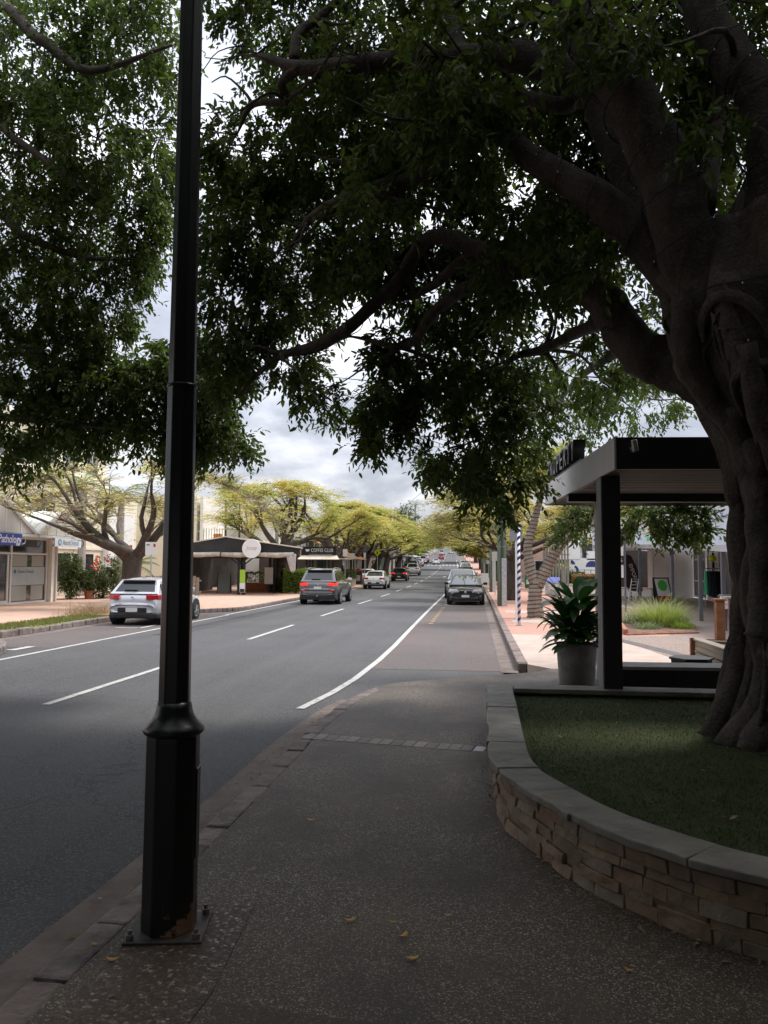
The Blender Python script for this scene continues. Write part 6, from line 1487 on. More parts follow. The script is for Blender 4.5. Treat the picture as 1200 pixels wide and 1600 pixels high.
wbox(cp, 'side_screen', INTD, -18.3, -18.2, CY+0.5, CY+8.5, 0.15, 2.9)
rs_ = thing('round_sign', 'round white sign hanging on the black cafe gable', 'sign', (-12.85, CY-0.2, 2.3))
MB().lathe([(0.55,0.0),(0.56,0.02),(0.56,0.06),(0.55,0.08)], (-12.87,CY-0.30,2.85), 40, axis='Y').build('disc', WHITE, rs_)
text_mesh('lettering', 'Jocey', 0.34, mat('pale_grey_print', (0.40,0.38,0.36), rough=0.6), rs_, (-12.87,CY-0.306,2.88), (1,0,0), shear=0.35, width=0.72)
bn = thing('banner', 'narrow green and white banner tied to the cafe post', 'banner', (-13.55, CY, 0.3))
wbox(bn, 'panel', WHITE, -13.62, -13.30, CY+0.0, CY+0.02, 0.30, 1.62); wbox(bn, 'green_field', LIMEP, -13.62, -13.30, CY-0.006, CY-0.002, 0.85, 1.62); wbox(bn, 'dark_foot', PLASTIC, -13.60, -13.32, CY-0.006, CY-0.002, 0.32, 0.5)
b2_ = thing('banner', 'narrow white banner on the second cafe post', 'banner', (-12.9, CY+4, 0.3)); wbox(b2_, 'panel', WHITE, -13.25, -12.70, CY+4.0, CY+4.02, 0.7, 1.75)
ck = thing('chalkboard', 'grey green chalkboard stand under the cafe roof', 'chalkboard', (-15.2, CY+2.5, 0.15))
for s_, yy in ((1,CY+2.3),(-1,CY+2.7)): MB().slab([(-15.75,yy,0.2),(-14.95,yy,0.2),(-14.95,CY+2.5-0.03*s_,1.35),(-15.75,CY+2.5-0.03*s_,1.35)][::s_], 0.03).build('board', mat('board_green', (0.16,0.19,0.17), rough=0.7), ck)
MB().tube([(-15.75,CY+2.28,0.15),(-15.75,CY+2.46,1.42)],0.02,6).build('leg', PLASTIC, ck); MB().tube([(-14.95,CY+2.28,0.15),(-14.95,CY+2.46,1.42)],0.02,6).build('leg', PLASTIC, ck)
def hedge(name, label, x0, x1, y0, y1, z1, m, n, leaf=0.09, cat='hedge', core=True, z0=0.15):
    t = thing(name, label, cat, ((x0+x1)/2, (y0+y1)/2, z0))
    if core: MB().rbox(((x0+x1)/2,(y0+y1)/2,(z0+z1)/2), ((x1-x0)*0.8, (y1-y0)*0.8, (z1-z0)*0.86)).build('branches', mat('hedge_core', (0.02,0.03,0.01), rough=0.95), t, bevel=0.1)
    P = np.stack([rng.uniform(x0,x1,n), rng.uniform(y0,y1,n), rng.uniform(z0+0.05,z1,n)],1); f = rng.integers(0,5,n); e = rng.normal(0,0.035,n)
    P[f==0,0] = x0+e[f==0]; P[f==1,0] = x1+e[f==1]; P[f==2,1] = y0+e[f==2]; P[f==3,1] = y1+e[f==3]; P[f==4,2] = z1+e[f==4]
    C = np.array([(x0+x1)/2,(y0+y1)/2,(z0+z1)/2]); D = P-C; D = D/np.linalg.norm(D,axis=1,keepdims=True)+rng.normal(size=P.shape)*0.6; D[:,2] += 0.3
    N = rng.normal(size=P.shape)*0.6; N[:,2] += 0.8; L = leaf*rng.uniform(0.7,1.3,n)
    stuff(leaf_cloud('foliage', P, D, N, L, L*0.5, m, t)); return t
hedge('hedge', 'clipped bright green hedge beside the dark grey SUV', -11.75, -10.35, 47.0, 48.6, 1.55, LEAF_HEDGE, 5200)
hedge('hedge', 'low dark hedge under the cafe awning left of the tree', -12.9, -11.9, 48.2, 50.4, 1.05, LEAF_SHRUB, 2200)
hedge('hedge', 'yellow-green hedge behind the clipped hedge by the cafe', -11.6, -9.95, 51.0, 52.2, 1.60, LEAF_LOM, 2600)
tr = thing('terracotta_trough', 'terracotta trough at the cafe entrance', 'planter', (-14.2, CY+5.5, 0.15)); MB().prism([(-14.9,CY+5.1),(-13.3,CY+5.1),(-13.3,CY+5.7),(-14.9,CY+5.7)],0.15,0.75).build('trough', TERRA, tr, bevel=0.03)
hedge('trough_plant', 'leafy green plants growing in the terracotta trough', -14.85,-13.35, CY+5.15, CY+5.65, 1.35, LEAF_HEDGE, 700, 0.14, 'plant', False, 0.72)
clh = thing('hanging_cloth', 'crumpled grey cloth hanging from the cafe awning corner', 'cloth', (-10.6, CY-0.1, 1.6))
cm = MB(); nn_ = 9
for i in range(nn_):
    for j in range(nn_):
        u, v = i/(nn_-1), j/(nn_-1); wd = 0.62*(1-0.45*v); cm.v.append((-10.55+(u-0.5)*wd+0.12*v, CY-0.2+0.06*math.sin(9*u+2*v), 2.55-0.95*v-0.12*math.sin(math.pi*u)*v))
for i in range(nn_-1):
    for j in range(nn_-1): cm.f.append((i*nn_+j, i*nn_+j+1, (i+1)*nn_+j+1, (i+1)*nn_+j))
co = cm.build('cloth', mat('grey_cloth', (0.42,0.38,0.36), (0.55,0.51,0.48), 3, 0.9), clh, smooth=True); co.modifiers.new('thickness','SOLIDIFY').thickness = 0.01
# ---- coffee kiosk
kk = thing('coffee_kiosk', 'small coffee kiosk with black sign and cream awning', 'kiosk', (-11.2, 57, 0.15)); KY = 55.0
wbox(kk, 'sign_board', BLACKT, -12.5, -9.90, KY, KY+0.12, 2.52, 3.25); wbox(kk, 'roof', PLASTIC, -12.5, -9.95, KY+0.12, KY+2.4, 3.0, 3.1)
MB().slab([(-12.6,KY-0.7,2.34),(-9.55,KY-0.7,2.34),(-9.85,KY-0.01,2.62),(-12.5,KY-0.01,2.62)],0.04).build('awning', ROOFC, kk)
for x in (-12.1,-11.65,-10.9,-10.45): wbox(kk, 'post', PLASTIC, x-0.06, x+0.06, KY+0.1, KY+0.22, 0.15, 2.52)
for x in (-12.3,-10.5): wbox(kk, 'post', PLASTIC, x-0.06, x+0.06, KY+2.1, KY+2.25, 0.15, 3.0)
wbox(kk, 'counter', mat('dark_green_panel', (0.02,0.05,0.03), rough=0.6), -12.2, -10.7, KY+1.2, KY+1.9, 0.15, 1.2); wbox(kk, 'back_panel', mat('dark_green_panel', (0.02,0.05,0.03)), -11.7, -11.0, KY+1.95, KY+2.3, 0.15, 2.4)
text_mesh('lettering', 'COFFEE CLUB', 0.36, WHITE, kk, (-10.95,KY-0.004,2.98), (1,0,0), width=1.62)
cup = MB(); cup.slab([(-12.18,KY-0.002,3.06),(-11.86,KY-0.002,3.06),(-11.93,KY-0.002,2.90),(-12.11,KY-0.002,2.90)][::-1],0.006); cup.build('cup_emblem', WHITE, kk); wbox(kk, 'sign_underline', mat('grey_print', (0.45,0.45,0.45), rough=0.5), -11.9, -10.2, KY-0.008, KY-0.002, 2.68, 2.71)
to = thing('tiled_shop', 'brown shop with orange tiled awning beyond the kiosk', 'shop', (-14, 69, 0.2))
wbox(to, 'wall', mat('dark_brown_wall', (0.06,0.05,0.045), (0.10,0.08,0.07), 1.0, 0.8), -19, -13.8, 67, 80, 0.2, 3.0)
MB().slab([(-10.9,66.6,2.55),(-10.9,78,2.55),(-13.8,78,4.0),(-13.8,66.6,4.0)],0.08).build('tiled_roof', mat_brick('orange_tiles', (0.55,0.25,0.12),(0.64,0.32,0.17),(0.35,0.16,0.09),0.3,0.25,0.02), to)
wbox(to, 'awning', ROOFC, -12.6, -10.6, 62.8, 66.4, 2.42, 2.5)
MB().slab([(-15.8,81,3.2),(-12.0,81,3.2),(-12.0,81,4.5),(-14.5,81,3.9)],6.0).build('dark_upper_wall', mat('charcoal_wall', (0.025,0.024,0.026), rough=0.8), to)
for y in (67.5,71,74.5,77.8): wbox(to, 'post', TIMBG, -11.1, -10.95, y, y+0.15, 0.2, 2.55)
for (a,b) in ((67.6,70.5),(71.5,74.3),(75,77.5)): window_x(to, -13.8, a, b, 0.6, 2.3, frame=TIMB, bars=2)
# ---- green shop with poster
gs = thing('green_shop', 'dark shop with bright green fascia and poster on the left', 'shop', (-15, 108, 0.5))
g0 = W(-13.6, 103, 0.1); gx, gzb = g0.x, g0.z
wbox(gs, 'wall', mat('dark_green_wall', (0.03,0.06,0.045), rough=0.7), gx-6, gx, 103, 122, gzb, gzb+4.0); wbox(gs, 'fascia', GREENS, gx-2.4, gx+0.1, 102.7, 102.95, gzb+2.9, gzb+4.0)
wbox(gs, 'fascia', GREENS, gx, gx+0.15, 103, 122, gzb+2.9, gzb+3.8); wbox(gs, 'side_wall', MATS['dark_green_wall'], gx-6, gx, 102.8, 103, gzb, gzb+3.6)
po = thing('poster', 'pale poster showing a dark-haired head and shoulders', 'poster', (gx-0.4, 102.6, gzb+1.5))
wbox(po, 'sheet', mat('poster_paper', (0.66,0.68,0.72), rough=0.6), gx-0.3, gx+1.5, 102.50, 102.56, gzb+1.0, gzb+2.65)
MB().lathe([(0.02,0),(0.30,0.002),(0.30,0.01)], (gx+0.62,102.485,gzb+1.85), 18, axis='Y').build('printed_hair', mat('print_dark', (0.06,0.04,0.035), rough=0.7), po); MB().lathe([(0.16,0),(0.16,0.008)], (gx+0.62,102.478,gzb+1.9), 16, axis='Y').build('printed_face', mat('print_skin', (0.5,0.32,0.25), rough=0.7), po)
MB().slab([(gx+0.2,102.49,gzb+1.02),(gx+1.05,102.49,gzb+1.02),(gx+0.85,102.49,gzb+1.55),(gx+0.4,102.49,gzb+1.55)],0.006).build('printed_shoulders', MATS['print_dark'], po)
# ---- white shop further on, and a few far blocks
def block(label, x, Y0, Y1, h, m, depth=10, right=False, name='far_building', wins=4, roofm=None, sills=True):
    p = W(x, Y0, 0); t = thing(name, label, 'building', p); z0 = gz(Y0); s_ = 1 if right else -1
    xa, xb = (p.x, p.x+depth) if right else (p.x-depth, p.x)
    wbox(t, 'wall', m, xa, xb, Y0, Y1, z0-0.5, z0+h); wbox(t, 'roof', roofm or METALW, xa-0.4, xb+0.4, Y0-0.4, Y1+0.4, z0+h, z0+h+0.25)
    for k in range(wins):
        a = Y0+(Y1-Y0)*(k+0.2)/wins; b = Y0+(Y1-Y0)*(k+0.8)/wins
        f = MB(); xs = p.x+(-0.03 if right else 0.03); 
        wv = wbox(t, 'window', FRAME_W, min(p.x,xs), max(p.x,xs), a, b, z0+0.7, z0+2.4); wbox(wv, 'pane', GLASS, xs-0.012, xs+0.012, a+0.1, b-0.1, z0+0.8, z0+2.3)
        if h > 5.5:
            wv = wbox(t, 'window', FRAME_W, min(p.x,xs), max(p.x,xs), a, b, z0+3.8, z0+5.2); wbox(wv, 'pane', GLASS, xs-0.012, xs+0.012, a+0.1, b-0.1, z0+3.9, z0+5.1)
    wbox(t, 'awning', roofm or METALW, p.x-(2.4 if right else 0.0), p.x+(0.0 if right else 2.4), Y0, Y1, z0+2.75, z0+2.95)
    xe = xb if right else xa
    for k in range(2):      # windows on the end wall facing down the street
        xx0 = min(xa,xb)+depth*(0.15+0.45*k); window_y(t, Y0, xx0, xx0+depth*0.28, z0+0.9, z0+2.3, bars=2)
    return t
block('white flat-roofed shop beyond the green shop', -12.3, 126, 142, 3.6, WHITE, 9)
block('long white shop row beyond the bright green tree', -14, 150, 185, 4.5, CREAM2, 12, wins=7)
block('dark roofed building far along the left footpath', -14, 195, 235, 6.0, mat('blue_grey_wall', (0.22,0.26,0.32), rough=0.8), 12, wins=7)
block('white building furthest up the left side of the hill', -15, 245, 300, 6.5, WHITE, 14, wins=8)
block('grey shop with red awning between tiled shop and green shop', -14.6, 84, 100, 4.2, mat('warm_grey_wall', (0.30,0.26,0.23), rough=0.8), 9, wins=4, roofm=mat('maroon', (0.22,0.06,0.05), rough=0.7))
# ---- shrubs and pots by the clinic, and the white pole
bushy('leafy_shrub', 'tall leafy shrub right of the clinic window', W(-20.0,36.6,0.15), 0.75, 2.6, LEAF_SHRUB, 900, 0.10, 'shrub', True)
fs_ = bushy('flowering_shrub', 'leafy shrub with red flowers beside the white pole', W(-18.9,37.8,0.15), 0.95, 2.2, LEAF_SHRUB, 900, 0.10, 'shrub', True)
for k in range(12):
    a = random.uniform(0,6.28); p = W(-18.9,37.8,0.15)+Vector((0.75*math.cos(a)*random.random(), 0.8*math.sin(a), random.uniform(1.45,2.15))); MB().blob(p, (0.07,0.07,0.06), 7, 4, 0.3).build('red_flower', mat('red_petal', (0.75,0.10,0.06), rough=0.6), fs_)
for (x, y, lab) in ((-19.2,36.9,'terracotta pot between the two clinic shrubs'),):
    p = W(x,y,0.15); tag(MB().lathe([(0.16,0),(0.22,0.34),(0.25,0.35),(0.25,0.42),(0.20,0.42),(0.19,0.36)], p, 18).build('terracotta_pot', TERRA, origin=p, smooth=False), lab, 'pot')
bushy('low_plant', 'low green plant in the pot between the clinic shrubs', W(-19.2,36.95,0.5), 0.45, 0.7, LEAF_SHRUB, 250, 0.09, 'plant', False)
p = W(-17.55,38.0,0.15); wp = thing('marker_pole', 'thin white pole with a red top beside the flowering shrub', 'pole', p); MB().tube([p, p+Vector((0,0,2.75))],0.035,8).build('pole', WHITE, wp); MB().box(p.x-0.07,p.x+0.07,p.y-0.04,p.y-0.01,p.z+2.5,p.z+2.72).build('red_tab', REDP, wp)
tf = thing('timber_fence', 'weathered timber paling fence behind the bare poinciana', 'fence', (-16.8, 40.2, 0.15))
for k in range(26): MB().box(-19.6+0.19*k, -19.6+0.19*k+0.16, 40.2, 40.23, 0.15, 1.25+random.uniform(-0.04,0.04)).build('paling', TIMB, tf)
for z in (0.4,1.0): wbox(tf, 'rail', TIMB, -19.7, -14.6, 40.235, 40.28, z, z+0.08)

# ================================================================ RIGHT-HAND SHOPS, GARDEN AND STREET FURNITURE
def seg(t, name, m, p, q, z0, z1, th=0.12, k0=0.0, k1=1.0, out=0.0, bevel=0.0):
    """upright panel from p to q (plan), thickness behind; out > 0 moves it towards the street (left of p->q reversed)"""
    p, q = Vector((p[0],p[1],0)), Vector((q[0],q[1],0)); d = (q-p).normalized(); n = Vector((-d.y, d.x, 0))
    if n.x > 0 or (abs(n.x) < 0.3 and n.y > 0): n = -n
    a, b = p.lerp(q, k0)+n*out, p.lerp(q, k1)+n*out
    poly = [(a.x,a.y),(b.x,b.y),(b.x-n.x*th,b.y-n.y*th),(a.x-n.x*th,a.y-n.y*th)]
    return MB().prism(poly, z0, z1).build(name, m, t, bevel=bevel)
rshop = thing('corner_shop', 'white and pale grey curved shop behind the awning posts on the right', 'shop', (11, 42, 0.15))
F = [(7.6,51.5),(10.6,49.0),(12.7,47.2),(12.6,44.0),(12.0,40.0),(11.4,36.5),(10.6,31.0),(10.1,25.0)]
for a, b in zip(F[:-1], F[1:]):
    seg(rshop, 'upper_wall', GREYW, a, b, 2.95, 7.2, 0.3); seg(rshop, 'upper_band', WHITE, a, b, 7.2, 7.6, 0.4, out=0.06)
SCREEN = mat('perforated_screen', (0.55,0.56,0.58), rough=0.5)
for a, b in zip(F[:-1], F[1:]):
    pz_ = [(4.35+0.3*i) for i in range(9)]
    seg(rshop, 'screen', SCREEN, a, b, 4.3, 7.0, 0.03, out=0.10)
wallm = mat('shop_white_wall', (0.52,0.51,0.50), (0.60,0.59,0.58), 1.0, 0.8)
seg(rshop, 'wall', INTD, (7.6,51.5),(10.6,49.0), 0.15, 2.95, 0.2, 0.0, 1.0, out=-1.8); seg(rshop, 'wall', wallm, (10.6,49.0),(12.7,47.2), 0.15, 2.95, 0.2)
seg(rshop, 'white_pier', WHITE, (10.55,49.05),(10.8,48.85), 0.15, 2.95, 0.3, out=0.06)
stp = seg(rshop, 'entry_step', WHITE, (7.8,50.2),(10.5,48.0), 0.15, 0.60, 2.2, out=0.0); seg(rshop, 'step_tread', TERRA, (7.8,50.2),(10.5,48.0), 0.602, 0.625, 2.2, out=0.03)
ds = [seg(rshop, 'door', FRAME_W, (12.68,46.9),(12.62,44.2), 0.2, 2.85, 0.05, k0, k1, out=0.05) for k0, k1 in ((0,0.06),(0.47,0.53),(0.94,1.0))]
seg(rshop, 'door_pane', GLASS, (12.68,46.9),(12.62,44.2), 0.2, 2.85, 0.04, 0.02, 0.98, out=0.02)
for z in (0.2, 1.10, 2.3, 2.8): seg(rshop, 'door_rail', FRAME_W, (12.68,46.9),(12.62,44.2), z, z+0.10, 0.05, 0.06, 0.94, out=0.048)
for a, b in zip(F[3:-1], F[4:]):
    seg(rshop, 'display_window', GLASS, a, b, 0.35, 2.8, 0.05, 0.02, 0.98, out=-0.01); seg(rshop, 'plinth', wallm, a, b, 0.15, 0.35, 0.15, out=0.05)
    for k in (0.0, 0.5, 0.97): seg(rshop, 'mullion', FRAME_W if k != 0.5 else PLASTIC, a, b, 0.35, 2.95, 0.08, k, k+0.03, out=0.04)
# awning following the posts
Q = [(7.7,47.5,3.18),(7.95,44,3.10),(8.2,40,2.96),(8.3,34,2.80),(7.75,29.5,2.68),(7.38,26.6,2.60),(6.92,22.7,2.46),(6.5,19.0,2.36)]
FA = [(7.6,51.5),(10.6,49.0),(12.7,46.5),(12.0,40.0),(11.0,34.0),(10.6,31.0),(10.1,25.0),(9.6,20.0)]
AWN = mat('awning_grey', (0.40,0.42,0.47), (0.48,0.50,0.55), 1.0, 0.6)
aw = MB()
for i in range(len(Q)-1):
    a, b, c, d = Q[i], Q[i+1], FA[i+1], FA[i]
    aw.add([(a[0],a[1],a[2]),(b[0],b[1],b[2]),(c[0],c[1],b[2]+0.12),(d[0],d[1],a[2]+0.12),(a[0],a[1],a[2]-0.05),(b[0],b[1],b[2]-0.05),(c[0],c[1],b[2]+0.06),(d[0],d[1],a[2]+0.06)], [(0,1,2,3),(7,6,5,4)])
aw.build('awning', AWN, rshop)
for i in range(len(Q)-1): 
    a, b = Vector(Q[i]), Vector(Q[i+1]); MB().bar(a+Vector((-0.03,0,-0.02)), b+Vector((-0.03,0,-0.02)), 0.07, 0.19).build('awning_fascia', AWN, rshop)
for (x, y, z) in (Q[0], Q[2], Q[3], Q[5], Q[6], Q[7]): MB().box(x-0.06,x+0.06,y-0.06,y+0.06,0.15,z-0.1).build('awning_post', BLUEG, rshop, bevel=0.01)
def flat_sign(name, label, m, x0, x1, y, z0, z1, text=None, tm=None, size=0.2, extra=None, cat='sign', rz=0.0, width=None):
    t = thing(name, label, cat, ((x0+x1)/2, y, z0)); MB().box(x0,x1,y,y+0.04,z0,z1).build('panel', m, t)
    if text: text_mesh('lettering', text, size, tm, t, ((x0+x1)/2, y-0.003, (z0+z1)/2), (1,0,0), width=width)
    return t
flat_sign('fascia_sign', 'olive sign with pale letters standing on the awning', mat('olive_sign', (0.13,0.13,0.08), rough=0.6), 8.05, 8.68, 43.6, 3.15, 3.98, 'KUMON', mat('cream_print', (0.55,0.53,0.42), rough=0.6), 0.22, width=0.52)
sg = flat_sign('fascia_sign', 'white sign with a green leaf emblem on the awning', WHITE, 9.05, 9.95, 42.6, 3.12, 4.05, 'CLEMOB', MATS['pale_grey_print'], 0.26, width=0.56)
MB().blob((9.18,42.59,3.42), (0.08,0.012,0.15), 12, 6).build('leaf_emblem', mat('mint_print', (0.15,0.6,0.3), rough=0.6), sg); MB().box(9.35,9.85,42.592,42.598,3.28,3.31).build('sign_rule', mat('mint_print', (0.15,0.6,0.3)), sg)
flat_sign('fascia_sign', 'dark sign behind the hanging leaves on the awning', mat('dark_sign', (0.10,0.10,0.08), (0.2,0.2,0.16), 6, 0.6), 9.55, 10.6, 38.2, 2.95, 3.6)
# teardrop flag
fg = thing('teardrop_flag', 'dark maroon teardrop flag with white letters by the shop steps', 'flag', (9.05, 45.5, 0.15))
out_ = [(8.62,0.75),(8.55,1.6),(8.52,2.45),(8.62,2.62),(8.85,2.55),(9.15,1.95),(9.40,1.1),(9.48,0.55),(9.0,0.5)]
fo = MB().slab([(x, 45.5, z) for x, z in out_][::-1], 0.012).build('flag_cloth', mat('maroon_cloth', (0.035,0.016,0.018), rough=0.8), fg)
MB().tube([(8.9,45.52,0.15),(8.60,45.52,0.8),(8.50,45.52,1.7),(8.52,45.52,2.5),(8.66,45.52,2.66)],0.02,6).build('pole', BLACKM, fg); MB().rbox((8.9,45.5,0.17),(0.7,0.06,0.04)).build('base', BLACKM, fg); MB().rbox((8.9,45.5,0.17),(0.06,0.7,0.04)).build('base', BLACKM, fg)
text_mesh('lettering', 'EMPORIUM', 0.30, WHITE, fg, (9.0,45.48,1.45), (0.32,0,-0.95), (0.95,0,0.32), width=1.3)
ld = thing('step_ladder', 'small folding ladder standing by the shop steps', 'ladder', (8.35, 42, 0.15))
for s_, dy in ((1,0),(1,0.75)):
    for dx in (0,0.36): MB().bar((8.10+dx-(0.16 if dy==0 else -0.12),42-0.3+dy,0.15),(8.2+dx,42.0,1.30),0.035).build('stile', WHITE if dy==0 else BLACKM, ld)
for k in range(6): z = 0.3+0.17*k; xo = 8.10-0.16+0.26*(z-0.15)/1.15; MB().bar((xo,41.7+0.3*(z-0.15)/1.15,z),(xo+0.36,41.7+0.3*(z-0.15)/1.15,z),0.05,0.03).build('rung', WHITE, ld)
af = thing('sidewalk_sign', 'sandwich board with green oval and red foot by the awning post', 'sign', (9.5, 41, 0.15))
for s_ in (-1,1):
    MB().slab([(9.15,41+0.38*s_,0.2),(9.95,41+0.38*s_,0.2),(9.80,41+0.03*s_,1.38),(9.02,41+0.03*s_,1.38)][::-s_], 0.03).build('board', PLASTIC, af)
MB().slab([(9.24,40.600,0.26),(9.88,40.600,0.26),(9.74,40.948,1.32),(9.10,40.948,1.32)], 0.008).build('poster', WHITE, af)
MB().slab([(9.24,40.592,0.28),(9.87,40.592,0.28),(9.85,40.655,0.46),(9.215,40.655,0.46)], 0.008).build('red_strip', REDP, af)
ov = MB(); 
for k in range(20): a = 6.283*k/20; z = 0.98+0.28*math.sin(a); ov.v.append((9.47-0.10*(z-0.98)+0.22*math.cos(a), 40.60+0.348*(z-0.26)/1.06-0.014, z))
ov.f.append(tuple(range(20))); ov.build('green_oval', mat('oval_green', (0.08,0.45,0.06), rough=0.6), af)
# clothes rack
ck2 = thing('clothes_rack', 'clothes rack hung with green and dark garments under the awning', 'clothes rack', (11.0, 37, 0.15))
for x in (10.35,11.25): MB().tube([(x,36.6,0.2),(x,36.6,1.85)],0.018,6).build('upright', CHROME, ck2); MB().bar((x,36.3,0.2),(x,36.9,0.2),0.04).build('foot', CHROME, ck2)
MB().tube([(10.30,36.6,1.85),(11.30,36.6,1.85)],0.018,6).build('rail', CHROME, ck2)
for k in range(8):
    gt_ = thing('garment', ['bright green garment at the left end of the clothes rack','dark slate garment second on the clothes rack','dark blue garment third on the clothes rack','charcoal garment fourth on the clothes rack','black garment fifth on the clothes rack','black garment sixth on the clothes rack','black garment seventh on the clothes rack','dark garment at the right end of the clothes rack'][k], 'garment', (10.40+0.115*k, 36.6, 1.8), 0, 'garments on the clothes rack')
    c_ = [(0.03,0.42,0.22),(0.06,0.08,0.09),(0.04,0.05,0.08),(0.05,0.05,0.055),(0.012,0.012,0.014),(0.012,0.012,0.014),(0.015,0.015,0.017),(0.03,0.03,0.035)][k]
    x = 10.40+0.115*k; ln = random.uniform(0.85,1.2)
    MB().add([(x-0.03,36.4,1.74),(x+0.03,36.42,1.74),(x+0.03,36.8,1.74),(x-0.03,36.78,1.74),(x-0.05,36.32,1.74-ln),(x+0.05,36.34,1.74-ln),(x+0.05,36.88,1.74-ln),(x-0.05,36.86,1.74-ln)], [(0,1,2,3),(7,6,5,4),(0,4,5,1),(1,5,6,2),(2,6,7,3),(3,7,4,0)]).build('cloth', mat('garment_%d' % k, c_, rough=0.9), gt_, bevel=0.02)
    MB().tube([(x,36.6,1.74),(x,36.6,1.84),(x,36.63,1.87)],0.006,5).build('hanger', CHROME, gt_)
hv = thing('display_cap', 'fluoro yellow cap displayed above the clothes rack', 'cap', (10.85,36.9,2.2)); MB().blob((10.80,36.95,2.32),(0.17,0.17,0.15),12,6).build('crown', FLUO, hv); MB().rbox((10.80,36.72,2.28),(0.22,0.22,0.03)).build('peak', FLUO, hv); MB().rbox((10.80,36.95,2.17),(0.55,0.3,0.03)).build('shelf', WHITE, hv)
# ---- brick-edged garden bed
gb = thing('garden_bed', 'brick-edged garden bed in front of the arcade', 'garden bed', (5, 24, 0.15))
bp = [(3.85,20.6),(5.85,21.6),(6.5,24.0),(6.9,28.0),(6.6,33.0),(5.3,33.0),(4.75,27.7)]
MB().prism(bp, 0.12, 0.20).build('mulch', mat('bark_mulch', (0.10,0.055,0.035),(0.22,0.13,0.085),9,0.95,bump=0.6,bscale=30), gb)
BRK = [mat('edging_brick_%d' % i, c, tuple(x*1.25 for x in c), 8, 0.9) for i, c in enumerate([(0.30,0.13,0.085),(0.36,0.17,0.11),(0.26,0.12,0.08)])]
lineL, _ = run_of([(3.85,20.6),(4.3,24.0),(4.75,27.7),(5.3,33)], 0, 12.6, 53)
for a, b in zip(lineL[:-1], lineL[1:]):
    c = (a+b)/2; d_ = b-a
    for lay in range(2): MB().rbox((c.x+(0.0 if lay else 0.01), c.y, 0.19+0.075*lay), (d_.length-0.012, 0.11, 0.07), math.atan2(d_.y,d_.x)).build('brick', random.choice(BRK), gb, bevel=0.006, seg=1)
lineF, _ = run_of([(3.85,20.55),(5.9,21.55)], 0, 2.28, 11)
for a, b in zip(lineF[:-1], lineF[1:]):
    c = (a+b)/2; d_ = b-a; MB().rbox((c.x, c.y, 0.165), (d_.length-0.012, 0.11, 0.06), math.atan2(d_.y,d_.x)).build('brick', random.choice(BRK), gb, bevel=0.006, seg=1)
def tussock(label, loc, n, L_, m, spread=0.25, lean=1.0):
    t = thing('tussock', label, 'plant', loc, 0, 'tussocks in the garden bed'); V, Fc = [], []
    for k in range(n):
        az = random.uniform(0,6.28); r = spread*math.sqrt(random.random()); p = Vector(loc)+Vector((r*math.cos(az), r*math.sin(az), 0)); e = random.uniform(0.75,1.5); l = L_*random.uniform(0.6,1.15); w = 0.008; az2 = az+random.uniform(-.6,.6)
        sv = Vector((-math.sin(az2), math.cos(az2), 0))*w; b = len(V)
        for i in range(5):
            ww = sv*(1-i/4.6); V += [p-ww, p+ww]; p = p+Vector((math.cos(az2)*math.cos(e), math.sin(az2)*math.cos(e), math.sin(e)))*l/4; e -= lean*random.uniform(0.25,0.6)
        Fc += [(b+2*i, b+2*i+1, b+2*i+3, b+2*i+2) for i in range(4)]
    stuff(MB().add(V, Fc).build('blade', m, t)); return t
tussock('large yellow-green strappy tussock at the front of the garden bed', (5.25,23.3,0.18), 620, 1.15, LEAF_LOM, 0.42, 0.8)
tussock('second yellow-green tussock right of the large one', (5.85,23.9,0.18), 380, 0.95, LEAF_LOM, 0.34, 0.8)
tussock('small green tussock at the bed edge', (5.75,22.6,0.18), 200, 0.42, LEAF_HEDGE, 0.30)
tussock('low grey-green tussock at the front left of the bed', (4.75,22.3,0.18), 220, 0.40, mat_leaf('grey_tussock', (0.14,0.20,0.10),(0.28,0.33,0.20),0.3), 0.35)
tussock('grey-green tussock at the left middle of the bed', (4.85,24.5,0.18), 260, 0.55, MATS['grey_tussock'], 0.45)
tussock('grey-green tussock at the back of the bed', (5.5,27.0,0.18), 260, 0.60, MATS['grey_tussock'], 0.5)
tussock('brown-tipped tussock behind the large one', (5.0,24.2,0.18), 220, 0.70, mat_leaf('brown_tussock', (0.12,0.12,0.04),(0.26,0.22,0.09),0.3), 0.25)
# ---- timber and corten planters by the shelter
tp_ = thing('timber_planter', 'weathered timber sleeper planter right of the shelter', 'planter', (4.3, 13.6, 0.15))
for k in range(2): MB().box(4.00, 4.06, 11.6, 14.9, 0.165+0.20*k, 0.36+0.20*k-0.008).build('plank', TIMB, tp_, bevel=0.006)
MB().box(3.97, 4.16, 11.6, 14.93, 0.556, 0.59).build('plank', TIMB, tp_, bevel=0.006); MB().box(3.93,3.995,14.86,14.94,0.15,0.60).build('corner_post', RUST, tp_)
for k in range(2): MB().box(4.06, 6.5, 14.84, 14.90, 0.165+0.20*k, 0.36+0.20*k-0.008).build('plank', TIMB, tp_, bevel=0.006)
MB().box(4.07,6.5,11.6,14.83,0.15,0.50).build('soil', SOIL, tp_)
cpn = thing('corten_planter', 'low rusty steel planter edge behind the timber planter', 'planter', (5.8, 16.8, 0.15))
MB().box(4.7,7.5,17.4,17.44,0.15,0.36).build('edge_plate', RUST, cpn); MB().box(4.7,4.74,15.2,17.4,0.15,0.36).build('edge_plate', RUST, cpn); MB().box(4.75,7.5,15.2,17.38,0.15,0.30).build('lawn', VERGE, cpn)
